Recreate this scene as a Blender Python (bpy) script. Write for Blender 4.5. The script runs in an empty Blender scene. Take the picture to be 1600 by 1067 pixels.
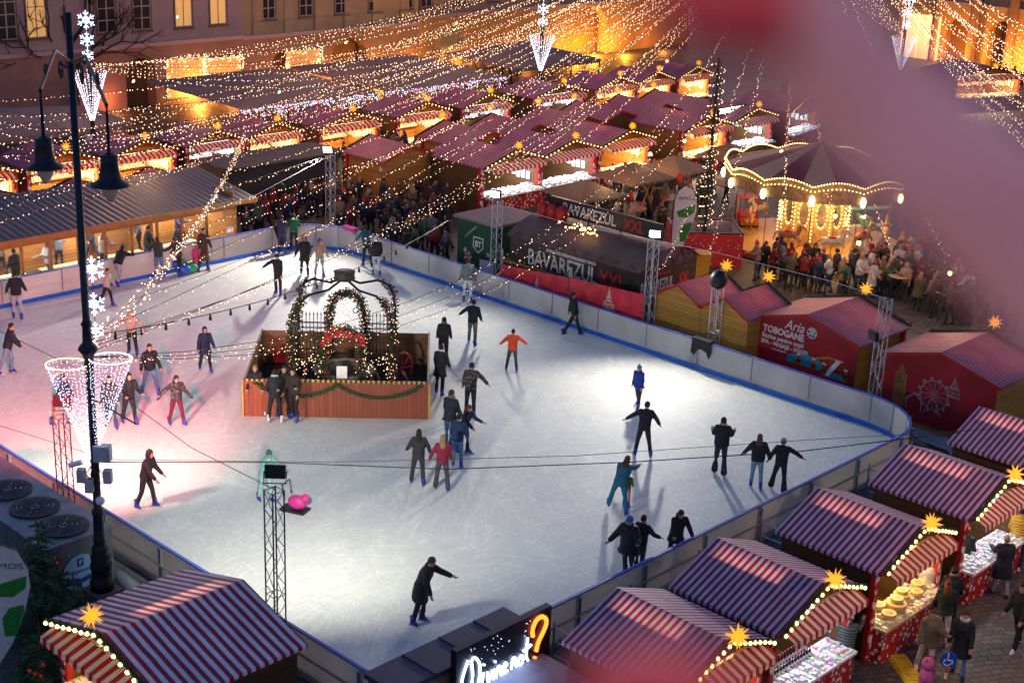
import bpy, bmesh, math, random
from mathutils import Vector, Matrix, noise
random.seed(7)
R = math.radians
sc = bpy.context.scene
C = sc.collection
# ------------------------------------------------------------ camera model
CAMM = Matrix(((0.69856254, 0.21001465, -0.68403525), (-0.71456206, 0.25493785, -0.65146585), (0.0375691, 0.94387528, 0.32815854)))
CAMH = 18.35; FPX = 2301.13
def G(px, py, z=0.0):
    v = CAMM @ Vector((px-800, 533.5-py, -FPX)); t = (z-CAMH)/v.z
    return Vector((v.x*t, v.y*t, z))
def RX(px, py, x):
    v = CAMM @ Vector((px-800, 533.5-py, -FPX)); t = x/v.x
    return Vector((x, v.y*t, CAMH+v.z*t))
def RY(px, py, y):
    v = CAMM @ Vector((px-800, 533.5-py, -FPX)); t = y/v.y
    return Vector((v.x*t, y, CAMH+v.z*t))
ICE = 0.35
SKYTINT = (4.3, 3.3, 3.5, 1); SKYS = 0.15
# ------------------------------------------------------------ materials
MATS = {}
def lin(c): return tuple(((x/12.92) if x <= 0.04045 else ((x+0.055)/1.055)**2.4) for x in c)
def newmat(name):
    m = bpy.data.materials.new(name); m.use_nodes = True
    return m, m.node_tree.nodes, m.node_tree.links, m.node_tree.nodes['Principled BSDF']
def mat(name, col, rough=0.6, metal=0.0, var=0.18, scale=6.0, bump=0.0, bscale=40.0, emit=None, es=0.0, spec=0.4):
    if name in MATS: return MATS[name]
    m, N, L, b = newmat(name)
    b.inputs['Roughness'].default_value = rough; b.inputs['Metallic'].default_value = metal
    b.inputs['Specular IOR Level'].default_value = spec
    tc = N.new('ShaderNodeTexCoord')
    nz = N.new('ShaderNodeTexNoise'); nz.inputs['Scale'].default_value = scale; nz.inputs['Detail'].default_value = 4
    L.new(tc.outputs['Object'], nz.inputs['Vector'])
    mr = N.new('ShaderNodeMapRange'); mr.inputs['To Min'].default_value = 1-var; mr.inputs['To Max'].default_value = 1+var
    mr.inputs['From Min'].default_value = .25; mr.inputs['From Max'].default_value = .75
    L.new(nz.outputs['Fac'], mr.inputs['Value'])
    mx = N.new('ShaderNodeVectorMath'); mx.operation = 'SCALE'
    mx.inputs[0].default_value = col[:3]; L.new(mr.outputs[0], mx.inputs['Scale'])
    L.new(mx.outputs[0], b.inputs['Base Color'])
    if bump:
        n2 = N.new('ShaderNodeTexNoise'); n2.inputs['Scale'].default_value = bscale; n2.inputs['Detail'].default_value = 3
        L.new(tc.outputs['Object'], n2.inputs['Vector'])
        bp = N.new('ShaderNodeBump'); bp.inputs['Strength'].default_value = bump; bp.inputs['Distance'].default_value = .02
        L.new(n2.outputs['Fac'], bp.inputs['Height']); L.new(bp.outputs[0], b.inputs['Normal'])
    if emit:
        b.inputs['Emission Color'].default_value = (*emit, 1); b.inputs['Emission Strength'].default_value = es
        m.cycles.emission_sampling = 'NONE'
    MATS[name] = m; return m
def glow(name, col, s):
    if name in MATS: return MATS[name]
    m, N, L, b = newmat(name)
    b.inputs['Base Color'].default_value = (*[min(1, c*.8) for c in col], 1)
    b.inputs['Emission Color'].default_value = (*col, 1); b.inputs['Emission Strength'].default_value = s
    m.cycles.emission_sampling = 'NONE'
    MATS[name] = m; return m
def stripes(name, c1, c2, axis='Y', period=0.165, duty=.5, trans=.25, fade=0.0):
    if name in MATS: return MATS[name]
    m, N, L, b = newmat(name)
    tc = N.new('ShaderNodeTexCoord'); sx = N.new('ShaderNodeSeparateXYZ'); L.new(tc.outputs['Object'], sx.inputs[0])
    nz = N.new('ShaderNodeTexNoise'); nz.inputs['Scale'].default_value = 2.2; L.new(tc.outputs['Object'], nz.inputs['Vector'])
    wob = N.new('ShaderNodeMath'); wob.operation = 'MULTIPLY_ADD'; wob.inputs[1].default_value = .03
    L.new(nz.outputs['Fac'], wob.inputs[0]); L.new(sx.outputs[axis], wob.inputs[2])
    d = N.new('ShaderNodeMath'); d.operation = 'DIVIDE'; d.inputs[1].default_value = period; L.new(wob.outputs[0], d.inputs[0])
    fr = N.new('ShaderNodeMath'); fr.operation = 'FRACT'; L.new(d.outputs[0], fr.inputs[0])
    g = N.new('ShaderNodeMath'); g.operation = 'GREATER_THAN'; g.inputs[1].default_value = duty; L.new(fr.outputs[0], g.inputs[0])
    mx = N.new('ShaderNodeMix'); mx.data_type = 'RGBA'; mx.inputs[6].default_value = (*c1, 1); mx.inputs[7].default_value = (*c2, 1)
    L.new(g.outputs[0], mx.inputs[0])
    n2 = N.new('ShaderNodeTexNoise'); n2.inputs['Scale'].default_value = 1.7; n2.inputs['Detail'].default_value = 5; L.new(tc.outputs['Object'], n2.inputs['Vector'])
    mr = N.new('ShaderNodeMapRange'); mr.inputs['From Min'].default_value = .3; mr.inputs['From Max'].default_value = .7
    mr.inputs['To Min'].default_value = .78; mr.inputs['To Max'].default_value = 1.08; L.new(n2.outputs['Fac'], mr.inputs['Value'])
    sc_ = N.new('ShaderNodeVectorMath'); sc_.operation = 'SCALE'; L.new(mx.outputs[2], sc_.inputs[0]); L.new(mr.outputs[0], sc_.inputs['Scale'])
    L.new(sc_.outputs[0], b.inputs['Base Color']); b.inputs['Roughness'].default_value = .55
    bp = N.new('ShaderNodeBump'); bp.inputs['Strength'].default_value = .35; bp.inputs['Distance'].default_value = .06
    L.new(n2.outputs['Fac'], bp.inputs['Height']); L.new(bp.outputs[0], b.inputs['Normal'])
    if trans:
        tr = N.new('ShaderNodeBsdfTranslucent'); L.new(sc_.outputs[0], tr.inputs['Color'])
        ms = N.new('ShaderNodeMixShader'); ms.inputs[0].default_value = trans
        L.new(b.outputs[0], ms.inputs[1]); L.new(tr.outputs[0], ms.inputs[2])
        L.new(ms.outputs[0], N['Material Output'].inputs['Surface'])
    MATS[name] = m; return m
def planks(name, c, axis='Z', period=.14, dark=.35, rough=.6, var=.25):
    if name in MATS: return MATS[name]
    m, N, L, b = newmat(name)
    tc = N.new('ShaderNodeTexCoord'); sx = N.new('ShaderNodeSeparateXYZ'); L.new(tc.outputs['Object'], sx.inputs[0])
    d = N.new('ShaderNodeMath'); d.operation = 'DIVIDE'; d.inputs[1].default_value = period; L.new(sx.outputs[axis], d.inputs[0])
    fr = N.new('ShaderNodeMath'); fr.operation = 'FRACT'; L.new(d.outputs[0], fr.inputs[0])
    g = N.new('ShaderNodeMath'); g.operation = 'LESS_THAN'; g.inputs[1].default_value = .1; L.new(fr.outputs[0], g.inputs[0])
    fl = N.new('ShaderNodeMath'); fl.operation = 'FLOOR'; L.new(d.outputs[0], fl.inputs[0])
    wn = N.new('ShaderNodeTexWhiteNoise'); wn.noise_dimensions = '1D'; L.new(fl.outputs[0], wn.inputs['W'])
    nz = N.new('ShaderNodeTexNoise'); nz.inputs['Scale'].default_value = 3; nz.inputs['Detail'].default_value = 6; L.new(tc.outputs['Object'], nz.inputs['Vector'])
    ad = N.new('ShaderNodeMath'); ad.operation = 'ADD'; L.new(wn.outputs['Value'], ad.inputs[0]); L.new(nz.outputs['Fac'], ad.inputs[1])
    mr = N.new('ShaderNodeMapRange'); mr.inputs['From Max'].default_value = 1.6; mr.inputs['To Min'].default_value = 1-var; mr.inputs['To Max'].default_value = 1+var
    L.new(ad.outputs[0], mr.inputs['Value'])
    k = N.new('ShaderNodeMath'); k.operation = 'MULTIPLY_ADD'; k.inputs[1].default_value = -(1-dark); k.inputs[2].default_value = 1; L.new(g.outputs[0], k.inputs[0])
    ml = N.new('ShaderNodeMath'); ml.operation = 'MULTIPLY'; L.new(k.outputs[0], ml.inputs[0]); L.new(mr.outputs[0], ml.inputs[1])
    s = N.new('ShaderNodeVectorMath'); s.operation = 'SCALE'; s.inputs[0].default_value = c; L.new(ml.outputs[0], s.inputs['Scale'])
    L.new(s.outputs[0], b.inputs['Base Color']); b.inputs['Roughness'].default_value = rough
    bp = N.new('ShaderNodeBump'); bp.inputs['Strength'].default_value = .4; bp.inputs['Distance'].default_value = .02
    L.new(k.outputs[0], bp.inputs['Height']); L.new(bp.outputs[0], b.inputs['Normal'])
    MATS[name] = m; return m
def goodsmat(name, scale=9.0, es=0.0, tint=(1, 1, 1), bright=.6):
    """small coloured wares: voronoi cells of random colour"""
    if name in MATS: return MATS[name]
    m, N, L, b = newmat(name)
    tc = N.new('ShaderNodeTexCoord'); v = N.new('ShaderNodeTexVoronoi'); v.inputs['Scale'].default_value = scale; v.distance = 'CHEBYCHEV'
    L.new(tc.outputs['Object'], v.inputs['Vector'])
    hs = N.new('ShaderNodeHueSaturation'); hs.inputs['Saturation'].default_value = .75; hs.inputs['Value'].default_value = 1.0
    L.new(v.outputs['Color'], hs.inputs['Color'])
    mx = N.new('ShaderNodeMix'); mx.data_type = 'RGBA'; mx.inputs[0].default_value = bright; mx.inputs[7].default_value = (*tint, 1)
    L.new(hs.outputs[0], mx.inputs[6]); L.new(mx.outputs[2], b.inputs['Base Color']); b.inputs['Roughness'].default_value = .5
    if es:
        L.new(mx.outputs[2], b.inputs['Emission Color']); b.inputs['Emission Strength'].default_value = es; m.cycles.emission_sampling = 'NONE'
    MATS[name] = m; return m
def motif(name, base, fg, scale=3.2, thr=.34):
    """red board with white printed motifs"""
    if name in MATS: return MATS[name]
    m, N, L, b = newmat(name)
    tc = N.new('ShaderNodeTexCoord'); nz = N.new('ShaderNodeTexNoise'); nz.inputs['Scale'].default_value = scale*3; L.new(tc.outputs['Object'], nz.inputs['Vector'])
    v = N.new('ShaderNodeTexVoronoi'); v.inputs['Scale'].default_value = scale; L.new(tc.outputs['Object'], v.inputs['Vector'])
    a = N.new('ShaderNodeMath'); a.operation = 'MULTIPLY_ADD'; a.inputs[1].default_value = .7; L.new(nz.outputs['Fac'], a.inputs[0]); L.new(v.outputs['Distance'], a.inputs[2])
    g = N.new('ShaderNodeMath'); g.operation = 'LESS_THAN'; g.inputs[1].default_value = thr+.25; L.new(a.outputs[0], g.inputs[0])
    mx = N.new('ShaderNodeMix'); mx.data_type = 'RGBA'; mx.inputs[6].default_value = (*base, 1); mx.inputs[7].default_value = (*fg, 1)
    L.new(g.outputs[0], mx.inputs[0]); L.new(mx.outputs[2], b.inputs['Base Color']); b.inputs['Roughness'].default_value = .55
    MATS[name] = m; return m

RED = (.42, .012, .018); WHITE = (.78, .76, .76)
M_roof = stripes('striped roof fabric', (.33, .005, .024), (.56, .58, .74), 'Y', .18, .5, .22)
M_rooffar_warmlit = stripes('far striped roof with warm light in colour', (.42, .008, .03), (.36, .19, .28), 'Y', .2, .45, .22)  # warm market light is tinted into the far stripes' colour
M_roofl_floodlit = stripes('striped roof with floodlight in colour', (.46, .008, .03), (.86, .86, .95), 'Y', .2, .5, .22)  # lighter copy of the roof stripes, rink floodlight put into the colour
M_awn = stripes('striped awning fabric', (.46, .012, .012), (.80, .74, .66), 'X', .25, .5, .42)
M_wallbrown = planks('brown boards', (.095, .045, .014), 'Z', .16)
M_wallyel = planks('yellow boards', (.42, .21, .035), 'Z', .15)
M_wallor = planks('orange boards', (.36, .15, .03), 'Z', .15)
M_redpaint = mat('red paint', (.42, .015, .012), .5)
M_post = motif('red post with white print', (.45, .015, .012), (.8, .74, .68), 5.0, .62)
M_counter = motif('red counter with white print', (.38, .012, .01), (.8, .72, .64), 6.0, .42)
M_white = mat('white paint', (.78, .78, .78), .5)
M_fir = mat('fir garland', (.02, .06, .015), .8, var=.5, scale=30)
M_bulb = glow('warm bulb', (1, .66, .22), 5)
M_fairy = glow('fairy bulb', (1, .62, .38), 4.6); M_fairyd = glow('fairy bulb dim', (1, .48, .24), 1.6)
M_fairyw = glow('white led', (.80, .78, 1.0), 3.6)
M_blueled = glow('blue white led', (.50, .66, 1.0), 6)
M_star = glow('yellow paper star', (1, .40, .025), 1.15)
M_wire = mat('black wire', (.012, .012, .014), .6)
M_dark = mat('dark metal', (.022, .026, .035), .45, .3)
M_steel = mat('galvanised steel', (.42, .44, .46), .38, .8)
M_alu = mat('aluminium truss', (.62, .62, .64), .35, .7)
M_black = mat('black plastic', (.012, .012, .014), .5)
M_flood = glow('flood lens', (.75, .95, 1.0), 45)
M_skin = mat('skin', (.46, .25, .17), .5, var=.06)
M_eye = mat('dark eye', (.02, .015, .015), .3)
M_lip = mat('lip', (.33, .11, .09), .5)
M_blade = mat('skate blade', (.6, .62, .66), .3, .8)
M_blueboot = mat('blue boot plastic', (.012, .04, .36), .4, var=.35, scale=14)
M_whiteboot = mat('white boot', (.7, .7, .72), .4)

# ------------------------------------------------------------ mesh builder
class MB:
    def __init__(s): s.v = []; s.f = []; s.m = []; s.mi = 0
    def add(s, vs, fs, mi=None):
        o = len(s.v); s.v += [tuple(v) for v in vs]; k = s.mi if mi is None else mi
        for f in fs: s.f.append(tuple(i+o for i in f)); s.m.append(k)
        return s
    def box(s, x0, x1, y0, y1, z0, z1, mi=None):
        vs = [(x0,y0,z0),(x1,y0,z0),(x1,y1,z0),(x0,y1,z0),(x0,y0,z1),(x1,y0,z1),(x1,y1,z1),(x0,y1,z1)]
        return s.add(vs, [(0,3,2,1),(4,5,6,7),(0,1,5,4),(1,2,6,5),(2,3,7,6),(3,0,4,7)], mi)
    def hexa(s, p, mi=None):  # 8 points bottom 4, top 4
        return s.add(p, [(0,3,2,1),(4,5,6,7),(0,1,5,4),(1,2,6,5),(2,3,7,6),(3,0,4,7)], mi)
    def obox(s, c, ax, ay, az, mi=None):
        c = Vector(c); ax = Vector(ax); ay = Vector(ay); az = Vector(az)
        p = [c-ax-ay-az, c+ax-ay-az, c+ax+ay-az, c-ax+ay-az, c-ax-ay+az, c+ax-ay+az, c+ax+ay+az, c-ax+ay+az]
        return s.hexa(p, mi)
    def slab(s, quad, t, mi=None):  # quad of 4 points, thickened by vector t
        q = [Vector(p) for p in quad]; t = Vector(t)
        return s.hexa(q+[p+t for p in q], mi)
    def prism(s, poly, t, mi=None):
        q = [Vector(p) for p in poly]; t = Vector(t); n = len(q)
        vs = q+[p+t for p in q]; fs = [tuple(range(n))[::-1], tuple(range(n, 2*n))]
        fs += [(i, (i+1) % n, (i+1) % n+n, i+n) for i in range(n)]
        return s.add(vs, fs, mi)
    def tube(s, pts, r, n=6, mi=None, closed=False, caps=True):
        pts = [Vector(p) for p in pts]; k = len(pts)
        rr = r if isinstance(r, (list, tuple)) else [r]*k
        ref = Vector((0, 0, 1)); vs = []
        for i, p in enumerate(pts):
            a = pts[(i-1) % k] if (closed or i > 0) else p; b = pts[(i+1) % k] if (closed or i < k-1) else p
            t = (b-a)
            if t.length < 1e-9: t = Vector((0, 0, 1))
            t.normalize()
            u = t.cross(ref)
            if u.length < .08: u = t.cross(Vector((1, 0, 0)))
            u.normalize(); w = t.cross(u)
            for j in range(n):
                an = 2*math.pi*j/n; vs.append(p+u*(math.cos(an)*rr[i])+w*(math.sin(an)*rr[i]))
        fs = []
        for i in range(k if closed else k-1):
            a = i*n; b = ((i+1) % k)*n
            for j in range(n): fs.append((a+j, a+(j+1) % n, b+(j+1) % n, b+j))
        if caps and not closed:
            fs.append(tuple(range(n))[::-1]); fs.append(tuple(range((k-1)*n, k*n)))
        return s.add(vs, fs, mi)
    def lathe(s, prof, c=(0, 0, 0), n=16, mi=None, sx=1, sy=1):
        c = Vector(c); vs = []; k = len(prof)
        for r, z in prof:
            for j in range(n):
                a = 2*math.pi*j/n; vs.append(c+Vector((r*math.cos(a)*sx, r*math.sin(a)*sy, z)))
        fs = [(i*n+j, i*n+(j+1) % n, (i+1)*n+(j+1) % n, (i+1)*n+j) for i in range(k-1) for j in range(n)]
        fs.append(tuple(range(n))[::-1]); fs.append(tuple(range((k-1)*n, k*n)))
        return s.add(vs, fs, mi)
    def octa(s, c, r, mi=None):
        x, y, z = c
        return s.add([(x+r,y,z),(x-r,y,z),(x,y+r,z),(x,y-r,z),(x,y,z+r),(x,y,z-r)],
                     [(0,2,4),(2,1,4),(1,3,4),(3,0,4),(2,0,5),(1,2,5),(3,1,5),(0,3,5)], mi)
    def ball(s, c, rx, ry=None, rz=None, n=8, k=6, mi=None):
        ry = ry or rx; rz = rz or rx
        prof = [(max(1e-4, math.sin(math.pi*i/k)), -math.cos(math.pi*i/k)) for i in range(k+1)]
        c = Vector(c); vs = []
        for r, z in prof:
            for j in range(n):
                a = 2*math.pi*j/n; vs.append(c+Vector((r*math.cos(a)*rx, r*math.sin(a)*ry, z*rz)))
        fs = [(i*n+j, i*n+(j+1) % n, (i+1)*n+(j+1) % n, (i+1)*n+j) for i in range(k) for j in range(n)]
        return s.add(vs, fs, mi)
    def build(s, name, mats, parent=None, smooth=False, link=True):
        me = bpy.data.meshes.new(name); me.from_pydata(s.v, [], s.f)
        if not isinstance(mats, (list, tuple)): mats = [mats]
        for m in mats: me.materials.append(m)
        me.polygons.foreach_set('material_index', s.m)
        if smooth: me.polygons.foreach_set('use_smooth', [True]*len(me.polygons))
        me.update()
        o = bpy.data.objects.new(name, me)
        if link: C.objects.link(o)
        if parent: o.parent = parent
        return o
def tag(o, label=None, cat=None, group=None, kind=None):
    if label: o['label'] = label
    if cat: o['category'] = cat
    if group: o['group'] = group
    if kind: o['kind'] = kind
    return o
def thing(name, label, cat, loc=(0, 0, 0), rz=0, group=None, scale=None):
    o = bpy.data.objects.new(name, None); C.objects.link(o); o.location = loc; o.rotation_euler = (0, 0, rz)
    o.empty_display_size = .2
    if scale: o.scale = scale if isinstance(scale, tuple) else (scale,)*3
    return tag(o, label, cat, group)
KIDS = {}
def copy_tree(o, loc=None, rz=None, label=None, group=None, scale=None, root=True, swap=None):
    c = o.copy(); C.objects.link(c)
    if root:
        if loc is not None: c.location = loc
        if rz is not None: c.rotation_euler = (0, 0, rz)
        if label: c['label'] = label
        if group: c['group'] = group
        if scale is not None: c.scale = scale if isinstance(scale, tuple) else (scale,)*3
    for ch in list(o.children):
        d = copy_tree(ch, root=False, swap=swap); d.parent = c
    if swap and c.type == 'MESH':
        for i, sl in enumerate(c.material_slots):
            if sl.material and sl.material.name in swap:
                sl.link = 'OBJECT'; sl.material = swap[sl.material.name]
    return c
def text_mesh(body, size, mats, name='lettering', parent=None, ext=.006, align='LEFT', sx=1.0, bold=0.0, shear=0.0):
    cu = bpy.data.curves.new('txt', 'FONT'); cu.body = body; cu.size = size; cu.extrude = ext; cu.align_x = align; cu.offset = bold; cu.shear = shear
    cu.resolution_u = 3
    o = bpy.data.objects.new('txt', cu); C.objects.link(o)
    dg = bpy.context.evaluated_depsgraph_get(); me = bpy.data.meshes.new_from_object(o.evaluated_get(dg))
    bpy.data.objects.remove(o); me.name = name
    me.transform(Matrix.Diagonal((sx, 1, 1, 1)))
    me.materials.clear(); me.materials.append(mats)
    q = bpy.data.objects.new(name, me); C.objects.link(q)
    if parent: q.parent = parent
    return q
def orient(o, origin, xdir, ydir):
    """put a text/flat object: local x along xdir, local y along ydir"""
    x = Vector(xdir).normalized(); y = Vector(ydir).normalized(); z = x.cross(y)
    o.matrix_local = Matrix(((x.x, y.x, z.x, origin[0]), (x.y, y.y, z.y, origin[1]), (x.z, y.z, z.z, origin[2]), (0, 0, 0, 1)))
def lamp(name, kind, loc, power, col=(1, 1, 1), size=.1, parent=None, target=None, spot=None, blend=1.0, sizey=None):
    l = bpy.data.lights.new(name, kind); l.energy = power; l.color = col
    if kind == 'AREA':
        l.size = size
        if sizey: l.shape = 'RECTANGLE'; l.size_y = sizey
    else: l.shadow_soft_size = size
    if kind == 'SPOT': l.spot_size = R(spot); l.spot_blend = blend
    o = bpy.data.objects.new(name, l); C.objects.link(o); o.location = loc
    if parent: o.parent = parent
    if target is not None:
        o.rotation_euler = (Vector(target)-Vector(loc)).to_track_quat('-Z', 'Y').to_euler()
    return o
# ------------------------------------------------------------ people
def rings(mb, seq, n=10, mi=0):
    """seq: (centre, rx, ry, xaxis, yaxis); closed loft"""
    vs = []
    for c, rx, ry, ax, ay in seq:
        for j in range(n):
            a = 2*math.pi*j/n; vs.append(Vector(c)+ax*(math.cos(a)*rx)+ay*(math.sin(a)*ry))
    k = len(seq)
    fs = [(i*n+j, i*n+(j+1) % n, (i+1)*n+(j+1) % n, (i+1)*n+j) for i in range(k-1) for j in range(n)]
    fs.append(tuple(range(n))[::-1]); fs.append(tuple(range((k-1)*n, k*n)))
    mb.add(vs, fs, mi)
def limb(mb, pts, rad, n=8, mi=0):
    P0 = [Vector(p) for p in pts]; r = list(rad)
    d0 = (P0[0]-P0[1]).normalized(); d1 = (P0[-1]-P0[-2]).normalized()
    P1 = [P0[0]+d0*r[0]*.85, P0[0]+d0*r[0]*.45]+P0+[P0[-1]+d1*r[-1]*.45, P0[-1]+d1*r[-1]*.85]
    r1 = [r[0]*.35, r[0]*.8]+r+[r[-1]*.8, r[-1]*.35]
    mb.tube(P1, r1, n, mi)
def remesh(mb, voxel):
    me = bpy.data.meshes.new('t'); me.from_pydata(mb.v, [], mb.f)
    o = bpy.data.objects.new('t', me); C.objects.link(o)
    md = o.modifiers.new('r', 'REMESH'); md.mode = 'VOXEL'; md.voxel_size = voxel; md.use_smooth_shade = True
    sm = o.modifiers.new('s', 'SMOOTH'); sm.factor = .5; sm.iterations = 2
    dg = bpy.context.evaluated_depsgraph_get(); ev = o.evaluated_get(dg); m2 = ev.to_mesh()
    out = ([v.co.copy() for v in m2.vertices], [tuple(p.vertices) for p in m2.polygons]); ev.to_mesh_clear()
    bpy.data.objects.remove(o); bpy.data.meshes.remove(me)
    return out
FAB = {}
def fab(col, kind='cloth'):
    k = (tuple(round(c, 3) for c in col), kind)
    if k in FAB: return FAB[k]
    if kind == 'camo':
        m, N, L, b = newmat('patterned cloth'); tc = N.new('ShaderNodeTexCoord'); nz = N.new('ShaderNodeTexNoise'); nz.inputs['Scale'].default_value = 16
        L.new(tc.outputs['Object'], nz.inputs['Vector']); cr = N.new('ShaderNodeValToRGB'); cr.color_ramp.interpolation = 'CONSTANT'
        e = cr.color_ramp.elements; e[0].color = (*[c*.4 for c in col], 1); e[1].position = .5; e[1].color = (*col, 1); q = e.new(.58); q.color = (*[min(1, c*2.4) for c in col], 1)
        L.new(nz.outputs['Fac'], cr.inputs[0]); L.new(cr.outputs[0], b.inputs['Base Color']); b.inputs['Roughness'].default_value = .8
    elif kind == 'puffer':
        m = mat('puffer cloth %.3f %.3f %.3f' % k[0], col, .45, var=.25, scale=5)
        N = m.node_tree.nodes; L = m.node_tree.links; b = N['Principled BSDF']
        tc = N.new('ShaderNodeTexCoord'); w = N.new('ShaderNodeTexWave'); w.bands_direction = 'Z'; w.inputs['Scale'].default_value = 4.5; w.inputs['Distortion'].default_value = 1.2
        L.new(tc.outputs['Object'], w.inputs['Vector']); bp = N.new('ShaderNodeBump'); bp.inputs['Strength'].default_value = .8; bp.inputs['Distance'].default_value = .03
        L.new(w.outputs['Fac'], bp.inputs['Height']); L.new(bp.outputs[0], b.inputs['Normal'])
    else:
        m = mat('cloth %.3f %.3f %.3f' % k[0], col, .78, var=.35, scale=7, bump=1.0, bscale=9)
    FAB[k] = m; return m
BLK = (.012, .013, .017); CHAR = (.03, .032, .04); NAVY = (.012, .02, .055); JEAN = (.10, .19, .32); GREYT = (.34, .35, .36); DJEAN = (.03, .05, .10)
TEAL = (.01, .12, .16); BROWN = (.06, .03, .02); TAN = (.36, .24, .15); BEIGE = (.42, .33, .25); OLIVE = (.07, .07, .035); REDC = (.35, .012, .02); WHT = (.66, .66, .68)
HB = (.018, .011, .008); HBR = (.05, .022, .012); HBL = (.30, .17, .07); HRD = (.11, .03, .012)
def person(name='person', h=1.75, lean=6, side=0, ll=(8, 4, 8), rl=(-8, 4, 8), la=(10, 9, 20), ra=(10, 9, 20), head=(8, 0),
           jk=BLK, jkind='cloth', jlen=0.0, tr=BLK, flare=0, hair='short', hc=HB, hat=None, hatc=BLK, feet='skate', fc=None, puff=1.0, low=False, gloves=False, skirtw=1.0, collar=None, vest=None):
    puff *= 1.10
    """facing +Y. legs: (swing forward, spread, knee); arms: (swing forward, spread, elbow); all degrees"""
    s = h/1.75; X = Vector((1, 0, 0)); Z = Vector((0, 0, 1))
    def dirv(sw, ab, sgn):  # pointing down, swung forward, spread sideways
        return Vector((sgn*math.sin(R(ab)), math.sin(R(sw))*math.cos(R(ab)), -math.cos(R(sw))*math.cos(R(ab))))
    pel = Vector((0, 0, .93*s))
    up = Vector((math.sin(R(side)), math.sin(R(lean)), math.cos(R(lean)))).normalized()
    sideax = (X - up*X.dot(up)).normalized(); fw = up.cross(sideax)*-1 if up.cross(sideax).y < 0 else up.cross(sideax)
    legs = []
    for sg, (sw, ab, kn) in ((-1, ll), (1, rl)):
        hp = pel + X*sg*.09*s - Z*.02*s; d = dirv(sw, ab, sg); k = hp+d*.43*s; d2 = dirv(sw-kn, ab*.8, sg); a = k+d2*.42*s
        legs.append((hp, k, a, sg, d2))
    # drop so the lower foot stands
    off = (.12 if feet == 'skate' else .075)*1.0 - min(l[2].z for l in legs)
    D = Vector((0, 0, off)); pel = pel+D; legs = [(a+D, b+D, c+D, sg, dd) for a, b, c, sg, dd in legs]
    cy = sum(l[2].y for l in legs)/2; cx = sum(l[2].x for l in legs)/2
    S = Vector((-cx, -cy, 0)); pel = pel+S; legs = [(a+S, b+S, c+S, sg, dd) for a, b, c, sg, dd in legs]
    neck = pel+up*.55*s; hd = R(head[0]); hy = R(head[1])
    hup = (up*.6+Vector((0, math.sin(R(lean*.6)+hd*.7), math.cos(R(lean*.6)+hd*.7)))*.6).normalized()
    hc0 = neck+hup*.135*s
    fdir = Vector((math.sin(hy)*math.cos(hd), math.cos(hy)*math.cos(hd), -math.sin(hd)))
    fdir = (fdir-hup*fdir.dot(hup)*.6).normalized(); hr = fdir.cross(hup).normalized(); hup2 = hr.cross(fdir).normalized()
    arms = []
    for sg, (sw, ab, el) in ((-1, la), (1, ra)):
        sh = pel+up*.49*s+sideax*sg*.175*s; d = dirv(sw+lean*.3, ab, sg); e = sh+d*.28*s
        d2 = dirv(sw+lean*.3+el, ab*.75, sg); w = e+d2*.25*s; arms.append((sh, e, w, sg, d2))
    n = 8 if low else 12
    # ---- body: one continuous surface under the clothes
    vx = .034 if low else .017
    body = MB()
    rings(body, [(pel-up*.08*s, .10*s, .08*s, sideax, fw), (pel+up*.1*s, .12*s, .09*s, sideax, fw), (pel+up*.35*s, .15*s, .10*s, sideax, fw), (pel+up*.5*s, .13*s, .08*s, sideax, fw), (neck, .055*s, .055*s, sideax, fw), (neck+hup*.07*s, .052*s, .055*s, sideax, fw)], n)
    for hp, k, a, sg, dd in legs: limb(body, [hp, k, a], [.07*s, .05*s, .04*s], n)
    for sh, e, w, sg, dd in arms: limb(body, [sh, e, w, w+dd*.05*s], [.05*s, .038*s, .026*s, .03*s], n)
    # head: jaw, skull
    rings(body, [(hc0-hup2*.11*s+fdir*.03*s, .035*s, .04*s, hr, fdir), (hc0-hup2*.07*s+fdir*.02*s, .058*s, .072*s, hr, fdir), (hc0, .073*s, .09*s, hr, fdir), (hc0+hup2*.06*s-fdir*.005*s, .07*s, .088*s, hr, fdir), (hc0+hup2*.10*s-fdir*.01*s, .045*s, .055*s, hr, fdir), (hc0+hup2*.115*s-fdir*.01*s, .015*s, .02*s, hr, fdir)], 12)
    V, F = remesh(body, vx)
    bm_ = MB(); bm_.add(V, F, 0)
    if not low:
        f0 = hc0+fdir*.083*s
        bm_.add([f0+hup2*.015*s-hr*.004, f0+hup2*.015*s+hr*.004, f0+fdir*.022*s-hup2*.022*s, f0-hup2*.028*s-hr*.014*s, f0-hup2*.028*s+hr*.014*s], [(0,2,1),(0,3,2),(1,2,4),(3,4,2)], 0)
        for q in (-1, 1):
            bm_.ball(f0+hr*q*.028*s+hup2*.018*s-fdir*.008*s, .011*s, .011*s, .007*s, 6, 4, 1)
            bm_.ball(hc0+hr*q*.075*s-hup2*.01*s, .012*s, .02*s, .028*s, 6, 4, 0)
        bm_.obox(f0-hup2*.048*s-fdir*.006*s, hr*.02*s, fdir*.006, hup2*.005*s, 2)
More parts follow.
